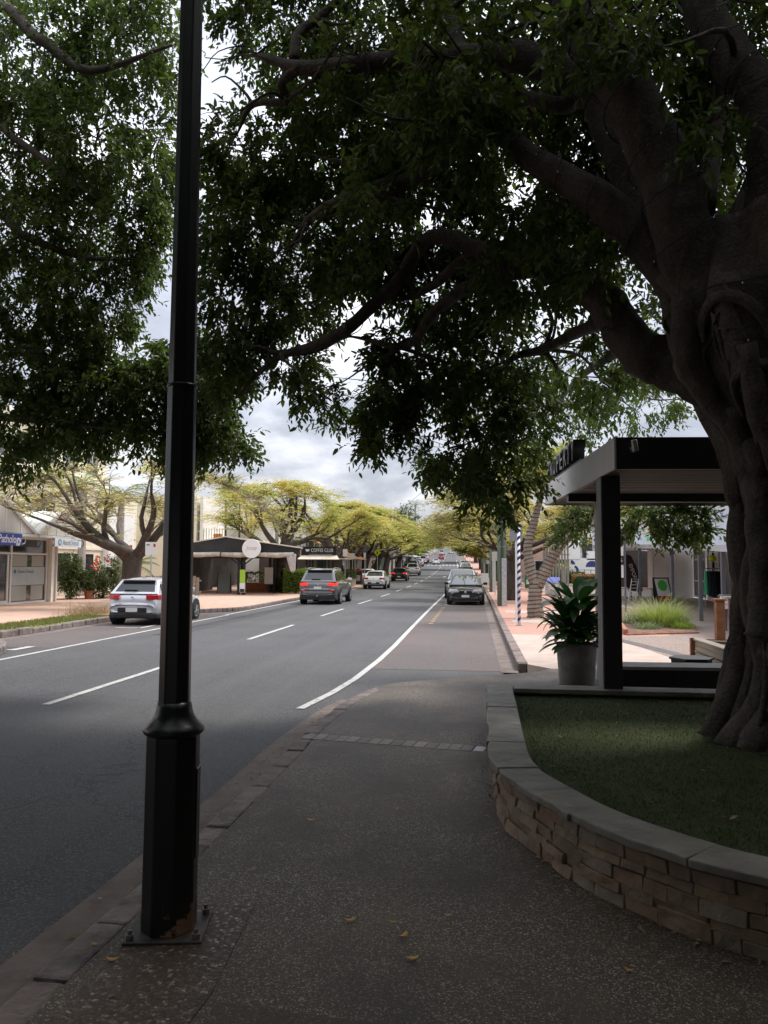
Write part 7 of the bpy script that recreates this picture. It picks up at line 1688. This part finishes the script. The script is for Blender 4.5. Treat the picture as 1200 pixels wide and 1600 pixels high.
bo_ = thing('rust_bollard', 'rust-brown square bollard standing in the steel planter', 'bollard', (4.95, 16.6, 0.15)); MB().box(4.88,5.05,16.5,16.67,0.15,1.22).build('post', RUST, bo_, bevel=0.01); MB().box(4.85,5.08,16.47,16.70,1.22,1.255).build('cap', RUST, bo_, bevel=0.005)
b2 = thing('rust_bollard', 'second rusty bollard with pale top behind the steel planter', 'bollard', (6.2, 19.6, 0.15)); MB().box(6.1,6.3,19.5,19.7,0.15,1.15).build('post', RUST, b2, bevel=0.01); MB().box(5.98,6.42,19.44,19.76,1.15,1.20).build('cap', TIMBG, b2, bevel=0.01)
lb = thing('letter_box_stack', 'stack of three white letter boxes on the awning post', 'letter box', (6.95, 22.5, 0.75))
for k in range(3): MB().box(6.78,7.12,22.45,22.6,0.75+0.125*k,0.865+0.125*k).build('letter_box', WHITE, lb, bevel=0.008)
MB().box(6.76,7.14,22.44,22.62,1.125,1.15).build('lid', STEEL, lb)
tag(MB().lathe([(0.30,0.0),(0.33,0.22),(0.36,0.23),(0.36,0.26),(0.30,0.26)], (3.55,13.4,0.15), 6).build('planter_tub', PLASTIC, origin=(3.55,13.4,0.15)), 'low black tub on the path behind the bench', 'tub')
tt = thing('sign_totem', 'slim white totem sign with black bands beside the shelter column', 'sign', (5.42, 30, 0.15)); MB().box(5.30,5.56,30,30.06,1.5,3.2).build('panel', WHITE, tt); MB().box(5.298,5.562,29.992,30.0,2.70,3.05).build('black_band', BLACKT, tt); MB().box(5.298,5.562,29.992,30.0,1.98,2.32).build('black_band', BLACKT, tt); MB().tube([(5.62,30.03,0.15),(5.62,30.03,3.25)],0.035,8).build('pole', BLUEG, tt); text_mesh('lettering','46',0.2,WHITE,tt,(5.42,29.985,2.15),(1,0,0))

# ---- poles, signs and bins on the right footpath
def spiral_pole(label, p, h, r=0.045):
    p = Vector(p); t = thing('striped_pole', label, 'pole', p, 0, 'blue and white striped poles'); MB().tube([p, p+Vector((0,0,h))], r, 14).build('pole', WHITE, t, smooth=True)
    s_ = MB(); pitch = 0.20; n = int(h/pitch*16); b = 0
    for i in range(n+1):
        z = h*i/n; a = 6.283*z/pitch
        for dz_ in (0, pitch*0.46):
            zz_ = min(h, z+dz_); s_.v.append((p.x+(r+0.003)*math.cos(a), p.y+(r+0.003)*math.sin(a), p.z+zz_))
    for i in range(n): s_.f.append((2*i,2*i+2,2*i+3,2*i+1))
    s_.build('stripe', NAVY, t, smooth=True); MB().blob(p+Vector((0,0,h)), (r*1.25,r*1.25,r), 12, 6).build('finial', WHITE, t, smooth=True); MB().lathe([(0.10,0),(0.10,0.02)], p, 14).build('base_plate', STEEL, t)
spiral_pole('tall blue and white striped pole beside the wrapped tree', (1.30,23.3,0.15), 2.85)
spiral_pole('blue and white striped pole behind the tall power pole', tuple(W(1.42,47.7,0.15)), 2.6)
def power_pole(label, x, Y, h, guard=2.1, arm=True, lampx=None, m=GREENP, name='power_pole'):
    p = W(x, Y, 0.15); t = thing(name, label, 'pole', p, 0, 'power poles')
    for dx in (-0.115, 0.115): MB().tube([p+Vector((dx,0,-0.1)), p+Vector((dx*0.85,0,h))], [0.10,0.08], 12).build('pole', m, t, smooth=True)
    MB().tube([p+Vector((0.0,-0.05,-0.1)), p+Vector((0,-0.05,h*0.9))], [0.06,0.05], 8).build('conduit', mat('dark_conduit', (0.06,0.07,0.06), rough=0.7), t)
    if guard: MB().box(p.x-0.02,p.x+0.20,p.y-0.16,p.y-0.11,p.z,p.z+guard).build('cable_guard', GALV, t, bevel=0.02)
    for k in range(5): MB().box(p.x-0.21,p.x+0.21,p.y-0.10,p.y-0.09,p.z+2.6+1.1*k,p.z+2.63+1.1*k).build('strap', STEEL, t)
    MB().box(p.x-1.1,p.x+1.1,p.y-0.06,p.y+0.06,p.z+h-0.5,p.z+h-0.38).build('cross_arm', TIMBG, t)
    for k in (-1.0,-0.45,0.45,1.0): MB().lathe([(0.03,0),(0.06,0.05),(0.04,0.12),(0.05,0.18)], (p.x+k,p.y,p.z+h-0.38), 8).build('insulator', STEEL, t)
    return t
power_pole('tall green power pole with galvanised guard beside the dark sedan', 1.20, 34.8, 9.6)
power_pole('green power pole second along the right footpath', 1.22, 53.3, 9.0)
power_pole('green power pole third along the right footpath', 1.3, 92, 9.0)
power_pole('green power pole furthest along the right footpath', 1.3, 98, 8.0)
sl2 = thing('street_light', 'grey street light on a long arm over the road', 'street light', W(1.2,34.95,6.0))
MB().tube([(1.2,34.9,6.45),(0.3,34.85,6.75),(-1.2,34.8,7.3),(-2.45,34.8,7.78)],[0.035,0.032,0.028,0.025],8).build('arm', STEEL, sl2, smooth=True); MB().bar((1.2,34.9,7.4),(-0.2,34.85,6.95),0.03).build('stay', STEEL, sl2)
MB().rbox((-2.62,34.8,7.86),(0.36,0.20,0.13),ry=R(12)).build('housing', STEEL, sl2, bevel=0.03); MB().blob((-2.98,34.8,7.88),(0.30,0.14,0.10),12,6).build('lamp_bowl', mat('lamp_bowl', (0.62,0.62,0.60), rough=0.3), sl2, smooth=True)
sl3 = thing('street_light', 'tall street light with curved arm on the left far skyline', 'street light', W(-11.2,140,0.15)); b0 = W(-11.2,140,0.15)
MB().tube([b0, b0+Vector((0,0,10.5)), b0+Vector((0.3,0,11.4)), b0+Vector((1.6,0,12.0)), b0+Vector((3.2,0,12.2))],[0.12,0.08,0.06,0.05,0.04],8).build('pole', GALV, sl3, smooth=True); MB().rbox(b0+Vector((3.5,0,12.2)),(0.7,0.25,0.15)).build('lamp_head', STEEL, sl3, bevel=0.03)
lpole = thing('power_pole', 'pale timber power pole by the white shop on the left', 'pole', W(-11.5,113,0.15), 0, 'power poles'); b0 = W(-11.5,113,0.15); MB().tube([b0,b0+Vector((0,0,9.8))],[0.17,0.13],10).build('pole', mat('pale_pole', (0.46,0.37,0.24), (0.58,0.48,0.33), 3, 0.8), lpole, smooth=True); MB().bar(b0+Vector((-1,0,9.2)),b0+Vector((1,0,9.2)),0.1).build('cross_arm', TIMBG, lpole)
lp2 = thing('power_pole', 'thin power pole rising above the golden trees on the left', 'pole', W(-12.3,128,0.15), 0, 'power poles'); b1 = W(-12.3,128,0.15); MB().tube([b1,b1+Vector((0,0,10.8))],[0.16,0.12],10).build('pole', TIMBG, lp2, smooth=True); MB().bar(b1+Vector((-1,0,10.3)),b1+Vector((1,0,10.3)),0.1).build('cross_arm', TIMBG, lp2)
for i, (a, b, lab) in enumerate([((b0.x,113,b0.z+9.3),(1.0,34.8,9.3),'upper power line crossing the street towards the green pole'),((b1.x,128,b1.z+10.3),(1.4,53.3,8.9),'power line crossing the street to the second green pole'),((-8.5,140,13.0),(1.2,92,8.8),'power line crossing the street far up the hill'),((b1.x+0.9,128,b1.z+10.3),(1.3,98,8.4),'lowest power line crossing the street')]):
    a, b = Vector(a), Vector(b); pts = [a.lerp(b, k/12)-Vector((0,0,4*1.1*(k/12)*(1-k/12))) for k in range(13)]
    tag(MB().tube(pts, 0.018, 4).build('power_line', BLACKM, origin=a), lab, 'cable', 'overhead power lines')
def post_sign(name, label, x, Y, w, h, zc, m, post_m=GALV, z_top=None, shape='rect', group='street signs', letters=None, lm=None, ls=0.2):
    p = W(x, Y, 0.15); t = thing(name, label, 'sign', p, 0, group); top = z_top or zc+h/2
    MB().tube([p, p+Vector((0,0,top))], 0.03, 8).build('post', post_m, t)
    c = p+Vector((0,-0.045,zc))
    if shape == 'diamond':
        s_ = w/2; MB().slab([c+Vector((0,0,-s_)),c+Vector((s_,0,0)),c+Vector((0,0,s_)),c+Vector((-s_,0,0))],0.02).build('face', m, t); MB().blob(c+Vector((0,-0.006,s_*0.22)),(0.05*w*1.4,0.006,0.05*w*1.4),8,4).build('pedestrian_head', BLACKT, t); MB().slab([c+Vector((-0.09*w,-0.006,-s_*0.42)),c+Vector((0.10*w,-0.006,-s_*0.42)),c+Vector((0.07*w,-0.006,s_*0.12)),c+Vector((-0.05*w,-0.006,s_*0.12))],0.006).build('pedestrian_symbol', BLACKT, t)
    else: MB().rbox(c,(w,0.02,h)).build('face', m, t, bevel=0.004)
    if letters: text_mesh('lettering', letters, ls, lm, t, c+Vector((0,-0.014,h*0.12)), (1,0,0))
    return t
SIGNB = mat('sign_back', (0.30,0.31,0.32), rough=0.5, metal=0.3)
post_sign('street_sign', 'plain grey sign back behind the tall striped pole', 1.34, 25.6, 0.42, 0.55, 2.85, SIGNB, WHITE)
post_sign('street_sign', 'white parking sign left of the second striped pole', 1.22, 47.0, 0.38, 0.55, 2.35, mat('sign_pale', (0.70,0.73,0.78)), WHITE)
post_sign('street_sign', 'grey sign beside the trunk far along the right footpath', 1.0, 74, 0.45, 0.9, 2.4, SIGNB)
post_sign('street_sign', 'second grey sign close to the far right trunk', 1.5, 78, 0.45, 0.9, 2.3, mat('sign_pale', (0.70,0.73,0.78)))
ps = post_sign('parking_sign', 'white parking sign with red mark behind the silver hatchback', -12.55, 29.0, 0.47, 0.50, 2.36, WHITE)
c = W(-12.55,29.0,0.15)+Vector((0,-0.057,2.36)); MB().rbox(c+Vector((0.14,0,0.12)),(0.09,0.004,0.12)).build('red_symbol', REDP, ps); MB().rbox(c+Vector((-0.12,0,0.14)),(0.12,0.004,0.05)).build('green_symbol', GREENS, ps)
post_sign('parking_sign', 'white parking sign above the kiosk end', -10.05, 60, 0.36, 0.55, 2.72, WHITE)
post_sign('parking_sign', 'white square sign right of the kiosk sign', -10.55, 67, 0.40, 0.50, 2.5, WHITE)
post_sign('parking_sign', 'narrow white sign on a grey post before the green shop', -10.35, 73.5, 0.22, 0.55, 2.6, WHITE)
post_sign('warning_sign', 'yellow diamond pedestrian sign left of the road', -9.9, 80, 0.75, 0.75, 2.95, FLUO, shape='diamond')
post_sign('warning_sign', 'small distant yellow diamond sign far up the left side', -10.6, 176, 1.1, 1.1, 3.0, FLUO, shape='diamond')
post_sign('warning_sign', 'distant yellow sign far up the right side', 0.8, 178, 1.0, 1.0, 3.0, FLUO, shape='diamond')
bd = post_sign('shop_sign', 'white sign with blue arch by the pale power pole', -12.2, 112, 1.6, 1.2, 3.4, WHITE)
c = W(-12.2,112,0.15)+Vector((0,-0.06,3.25)); ar = MB(); 
for k in range(13): a = math.pi*k/12; ar.v += [(c.x+0.62*math.cos(a),c.y,c.z+0.62*math.sin(a)),(c.x+0.30*math.cos(a),c.y,c.z+0.30*math.sin(a))]
for k in range(12): ar.f.append((2*k,2*k+2,2*k+3,2*k+1))
ar.build('blue_arch', mat('arch_blue', (0.08,0.25,0.5), rough=0.5), bd)
p = W(0.86,63,0.15); wbd = thing('white_board', 'white notice board leaning at the right kerb', 'sign', p); MB().rbox(p+Vector((0,0,0.6)),(0.62,0.04,1.1),rx=R(-8)).build('board', WHITE, wbd); MB().bar(p+Vector((0.25,0.3,0)),p+Vector((0.25,0.05,1.0)),0.03).build('leg', STEEL, wbd)
def bin_(name, label, x, Y, w, h, m, top, cat='bin'):
    p = W(x,Y,0.15); t = thing(name, label, cat, p); MB().box(p.x-w/2,p.x+w/2,p.y-w/2,p.y+w/2,p.z+0.03,p.z+h*0.72).build('body', m, t, bevel=0.02); MB().add([(p.x-w/2,p.y-w/2,p.z+h*0.725),(p.x+w/2,p.y-w/2,p.z+h*0.725),(p.x+w/2,p.y+w/2,p.z+h*0.725),(p.x-w/2,p.y+w/2,p.z+h*0.725),(p.x-w/2,p.y-w/2*0.4,p.z+h),(p.x+w/2,p.y-w/2*0.4,p.z+h),(p.x+w/2,p.y+w/2,p.z+h),(p.x-w/2,p.y+w/2,p.z+h)],[(3,2,1,0),(4,5,6,7),(0,1,5,4),(1,2,6,5),(2,3,7,6),(3,0,4,7)]).build('hood', top, t); MB().box(p.x-w*0.35,p.x+w*0.35,p.y-w/2-0.012,p.y-w/2-0.002,p.z+h*0.3,p.z+h*0.62).build('front_panel', WHITE if top is not ORANGE else STEEL, t); return t
bin_('news_stand', 'white news stand with orange top beside the wrapped tree', 4.45, 54, 0.62, 1.15, WHITE, ORANGE, 'news stand')
bin_('news_stand', 'grey news stand with blue top near the potted plant', 4.75, 48.6, 0.85, 1.10, GALV, mat('periwinkle', (0.16,0.19,0.55), rough=0.5), 'news stand')
bin_('rubbish_bin', 'grey rubbish bin enclosure on the right footpath', 3.5, 66, 0.9, 1.25, GALV, STEEL)
bin_('rubbish_bin', 'dark green wheelie bin beside the bin enclosure', 4.25, 62, 0.55, 1.1, GREENS, GREENS)
umb = thing('phone_dome', 'blue and white domed hood above the bin enclosure', 'hood', W(3.35,68,0.15)); p = W(3.35,68,0.15); MB().tube([p,p+Vector((0,0,2.0))],0.05,8).build('post', WHITE, umb); MB().lathe([(0.62,1.75),(0.60,2.0),(0.45,2.3),(0.2,2.45),(0.02,2.5)],p,18).build('dome', WHITE, umb, smooth=True); MB().lathe([(0.2,0),(0.2,0.01)],(p.x,p.y-0.62,p.z+2.0),16,axis='Y').build('blue_disc', MATS['arch_blue'], umb)
# ---- white balcony building, mural fence, hedge and posts beyond the wrapped tree
wb = thing('balcony_house', 'white building with dark balcony rail beyond the wrapped tree', 'building', (14, 88, 0.4)); z0 = gz(85)
wbox(wb, 'upper_wall', WHITE, 8.6, 24, 86, 100, z0+2.5, z0+8.0); wbox(wb, 'lower_wall', mat('grey_lower_wall', (0.20,0.20,0.21), rough=0.8), 8.9, 24, 86.4, 100, z0, z0+2.5)
wbox(wb, 'balcony_front', WHITE, 8.5, 11.2, 84.6, 86, z0+2.5, z0+4.35); wbox(wb, 'balcony_front', WHITE, 11.9, 18, 84.6, 84.9, z0+2.45, z0+3.4); wbox(wb, 'balcony_floor', WHITE, 11.2, 18, 84.6, 86, z0+2.45, z0+2.6)
rl = MB(); rl.box(11.2,18,84.7,84.75,z0+4.75,z0+4.82)
for k in range(46): rl.box(11.2+0.148*k,11.2+0.148*k+0.04,84.7,84.74,z0+3.4,z0+4.75)
rl.build('balustrade', IRON, wb)
for k in range(3): window_y(wb, 86, 11.6+2.2*k, 13.2+2.2*k, z0+2.7, z0+4.9, frame=mat('dark_frame', (0.05,0.05,0.05)), bars=2)
mf = thing('mural_wall', 'white wall painted with blue arcs and an orange base', 'mural', (11.5, 79, 0.3)); zm = gz(79)
wbox(mf, 'wall', WHITE, 9.4, 13.5, 79, 79.2, zm+0.2, zm+2.45); wbox(mf, 'orange_base', ORANGE, 9.4, 13.5, 78.985, 78.997, zm+0.2, zm+0.95)
def disc_arc(cx, cz, r0, r1, a0, a1, m, y):
    o = MB(); n = 16
    for k in range(n+1): a = a0+(a1-a0)*k/n; o.v += [(cx+r0*math.cos(a),y,cz+r0*math.sin(a)),(cx+r1*math.cos(a),y,cz+r1*math.sin(a))]
    for k in range(n): o.f.append((2*k,2*k+2,2*k+3,2*k+1))
    return o.build('painted_arc', m, mf)
disc_arc(11.6, zm+1.75, 0.01, 0.62, 0.0, math.pi, NAVY, 78.99); disc_arc(9.75, zm+1.4, 0.30, 0.55, -1.2, 1.2, NAVY, 78.99); disc_arc(9.5, zm+2.0, 0.05, 0.45, 0.0, 1.5, NAVY, 78.988)
fe = thing('rail_fence', 'dark metal rail fence in front of the mural', 'fence', (11, 77.5, 0.3)); 
for k in range(8): MB().tube([(8.9+0.6*k,77.8,zm+0.15),(8.9+0.6*k,77.8,zm+1.5)],0.03,6).build('post', IRON, fe)
for z in (0.55,1.45): MB().bar((8.9,77.8,zm+z),(13.4,77.8,zm+z),0.045).build('rail', IRON, fe)
hedge('hedge', 'low green hedge in front of the mural fence', 6.6, 10.2, 74.5, 76.5, 1.35, LEAF_SHRUB, 2600, 0.16, z0=0.3)
hedge('flower_hedge', 'reddish low shrubs with orange blooms right of the hedge', 9.0, 11.5, 71.5, 73.0, 1.15, mat_leaf('red_shrub', (0.14,0.09,0.03),(0.36,0.16,0.06),0.3), 1200, 0.16, 'shrub', z0=0.3)
wpl = thing('flag_pole', 'tall white pole in front of the balcony building', 'pole', W(8.3,72,0.15)); p = W(8.3,72,0.15); MB().tube([p,p+Vector((0,0,5.2))],0.075,10).build('pole', WHITE, wpl, smooth=True)
ts = thing('timber_screen', 'row of tall grey timber posts beyond the news stands', 'screen', (6.5, 63, 0.2))
for k in range(9): MB().box(5.4+0.26*k,5.4+0.26*k+0.14,62.5+0.25*k,62.64+0.25*k,0.2,3.9+0.35*math.sin(k*1.7)).build('post', TIMBG, ts)
MB().bar((5.4,62.62,2.9),(7.7,64.8,2.9),0.10).build('top_rail', TIMBG, ts)
palm('cordyline', 'small bright green palm between the timber posts and white pole', W(7.4,66,0.15), 1.7, 0.07, BARK_PALM, 10, 0.9, LEAF_LOM)
block('pink shop row far along the right footpath', 6.5, 104, 140, 5.8, mat('pink_wall', (0.58,0.40,0.34), rough=0.8), 12, True, wins=7)
block('cream shop row furthest along the right footpath', 6.8, 150, 200, 6.0, CREAM, 12, True, wins=8)
block('grey building up the hill on the right', 7.0, 215, 280, 7.0, MATS['blue_grey_wall'], 14, True, wins=8)
# pavement clutter on the left beyond the kiosk
pbx = thing('timber_planter', 'timber planter box with leafy plants beyond the SUV', 'planter', W(-10.9,64.5,0.15)); p = W(-10.9,64.5,0.15)
for k in range(7): MB().box(p.x-0.7+0.2*k,p.x-0.7+0.2*k+0.185,p.y-0.3,p.y-0.27,p.z,p.z+0.62).build('board', TIMBG, pbx)
MB().box(p.x-0.7,p.x+0.7,p.y-0.265,p.y+2.2,p.z,p.z+0.58).build('box', TIMB, pbx)
hedge('planter_foliage', 'leafy green plants in the timber planter box', p.x-0.7,p.x+0.7,p.y-0.2,p.y+2.1,1.45,LEAF_SHRUB,900,0.16,'plant',False,p.z+0.55)
cb2 = thing('menu_board', 'red-topped menu board on the left footpath', 'sign', W(-10.4,69.2,0.15)); p = W(-10.4,69.2,0.15); MB().rbox(p+Vector((0,0,0.6)),(0.75,0.05,1.15),rx=R(-7)).build('board', BLACKT, cb2); MB().rbox(p+Vector((0,0.06,1.24)),(0.80,0.07,0.12)).build('red_top', REDP, cb2); MB().rbox(p+Vector((0.40,0,0.6)),(0.05,0.06,1.2),rx=R(-7)).build('side_frame', TERRA, cb2); MB().rbox(p+Vector((0,-0.06,0.55)),(0.5,0.02,0.5),rx=R(-7)).build('chalk_panel', STEEL, cb2)
# ---- two people by the cafe, built as one skinned figure each
SKIN = mat('skin', (0.42,0.26,0.19), rough=0.6)
def person(label, loc, rz, top_m, leg_m, hair_m, h=1.70):
    t = thing('person', label, 'person', loc, rz); k = h/1.70
    J = {'pelvis':(0,0,0.92),'chest':(0,0,1.22),'neck':(0,0,1.43),'head':(0,0.01,1.53),'crown':(0,0.01,1.64),'hl':(0.09,0,0.88),'kl':(0.10,0.02,0.48),'al':(0.10,-0.02,0.08),'tl':(0.11,0.12,0.03),'hr':(-0.09,0,0.88),'kr':(-0.10,0.03,0.48),'ar':(-0.10,0.0,0.08),'tr':(-0.11,0.14,0.03),
         'sl':(0.18,0,1.38),'el':(0.24,-0.01,1.10),'wl':(0.25,0.10,0.88),'fl':(0.25,0.15,0.80),'sr':(-0.18,0,1.38),'er':(-0.24,-0.01,1.10),'wr':(-0.25,0.08,0.88),'fr':(-0.25,0.12,0.80)}
    E = [('pelvis','chest'),('chest','neck'),('neck','head'),('head','crown'),('pelvis','hl'),('hl','kl'),('kl','al'),('al','tl'),('pelvis','hr'),('hr','kr'),('kr','ar'),('ar','tr'),('neck','sl'),('sl','el'),('el','wl'),('wl','fl'),('neck','sr'),('sr','er'),('er','wr'),('wr','fr')]
    Rd = {'pelvis':0.14,'chest':0.15,'neck':0.055,'head':0.095,'crown':0.075,'hl':0.095,'kl':0.06,'al':0.04,'tl':0.04,'hr':0.095,'kr':0.06,'ar':0.04,'tr':0.04,'sl':0.055,'el':0.042,'wl':0.03,'fl':0.035,'sr':0.055,'er':0.042,'wr':0.03,'fr':0.035}
    nm = list(J); me = bpy.data.meshes.new('body'); me.from_pydata([tuple(c_*k for c_ in J[n]) for n in nm], [(nm.index(a), nm.index(b)) for a, b in E], []); me.materials.append(SKIN)
    o = bpy.data.objects.new('body', me); col.objects.link(o); o.parent = t
    o.modifiers.new('skin', 'SKIN'); me.skin_vertices  # layer made by the modifier
    for i, n in enumerate(nm):
        sv = me.skin_vertices[0].data[i]; sv.radius = (Rd[n]*k, Rd[n]*k*(0.75 if n in ('pelvis','chest') else 1)); sv.use_root = (n == 'pelvis')
    md = o.modifiers.new('sub', 'SUBSURF'); md.levels = 1; md.render_levels = 2
    g = lambda *p: [Vector(q)*k for q in p]
    MB().tube(g((0,0,0.86),(0,0,1.0),(0,0,1.2),(0,0,1.36),(0,0,1.44)), [0.165*k,0.165*k,0.18*k,0.17*k,0.07*k], 14).build('shirt', top_m, t, smooth=True, local=True)
    for s_ in (1,-1):
        MB().tube(g((0.15*s_,0,1.39),(0.21*s_,0,1.24),(0.24*s_,-0.01,1.10)), [0.075*k,0.065*k,0.06*k], 10).build('sleeve', top_m, t, smooth=True, local=True)
        MB().tube(g((0.08*s_,0,0.93),(0.10*s_,0.02,0.5),(0.10*s_,-0.01,0.10)), [0.115*k,0.085*k,0.065*k], 12).build('trouser_leg', leg_m, t, smooth=True, local=True)
    MB().blob(Vector((0,-0.015,1.60))*k, (0.095*k,0.11*k,0.105*k), 12, 8).build('hair', hair_m, t, smooth=True, local=True)
    return t
DKC = mat('dark_clothing', (0.015,0.015,0.018), rough=0.9); HAIR = mat('dark_hair', (0.02,0.014,0.01), rough=0.7)
person('person in dark clothes standing behind the clipped hedge at the cafe', W(-12.55,50.2,0.15), R(160), DKC, DKC, HAIR)
person('person in grey shirt and dark trousers standing beside the cafe hedge', W(-11.75,53.4,0.15), R(200), mat('grey_shirt', (0.30,0.29,0.28), rough=0.9), DKC, HAIR)
# unseen shop added on the right to block light from the side
nb = thing('added_side_shop', 'unseen plain shop added on the right to block light', 'shop', (12, -6, 0.15))
wbox(nb, 'wall', mat('taupe_render', (0.22,0.20,0.18), rough=0.85), 9.2, 18, -30, 9.5, 0.15, 7.0); wbox(nb, 'awning', CHAR, 6.2, 9.2, -30, 2.5, 3.0, 3.2)
for k in range(6): window_x(nb, 9.16, -28+6*k, -24+6*k, 0.6, 2.6, bars=2)
ob = thing('added_opposite_shop', 'unseen dark shop row added across the road to block light', 'shop', (-22, -6, 0.15)); wbox(ob, 'wall', mat('taupe_render', (0.22,0.20,0.18)), -30, -18.5, -34, 1, 0.15, 4.6); wbox(ob, 'awning', CHAR, -18.5, -15.2, -34, 0, 3.0, 3.2)  # unseen row, added to hold back low light from the left
for k in range(4): window_x(ob, -18.46, -28+6*k, -24+6*k, 0.6, 2.6, bars=2)
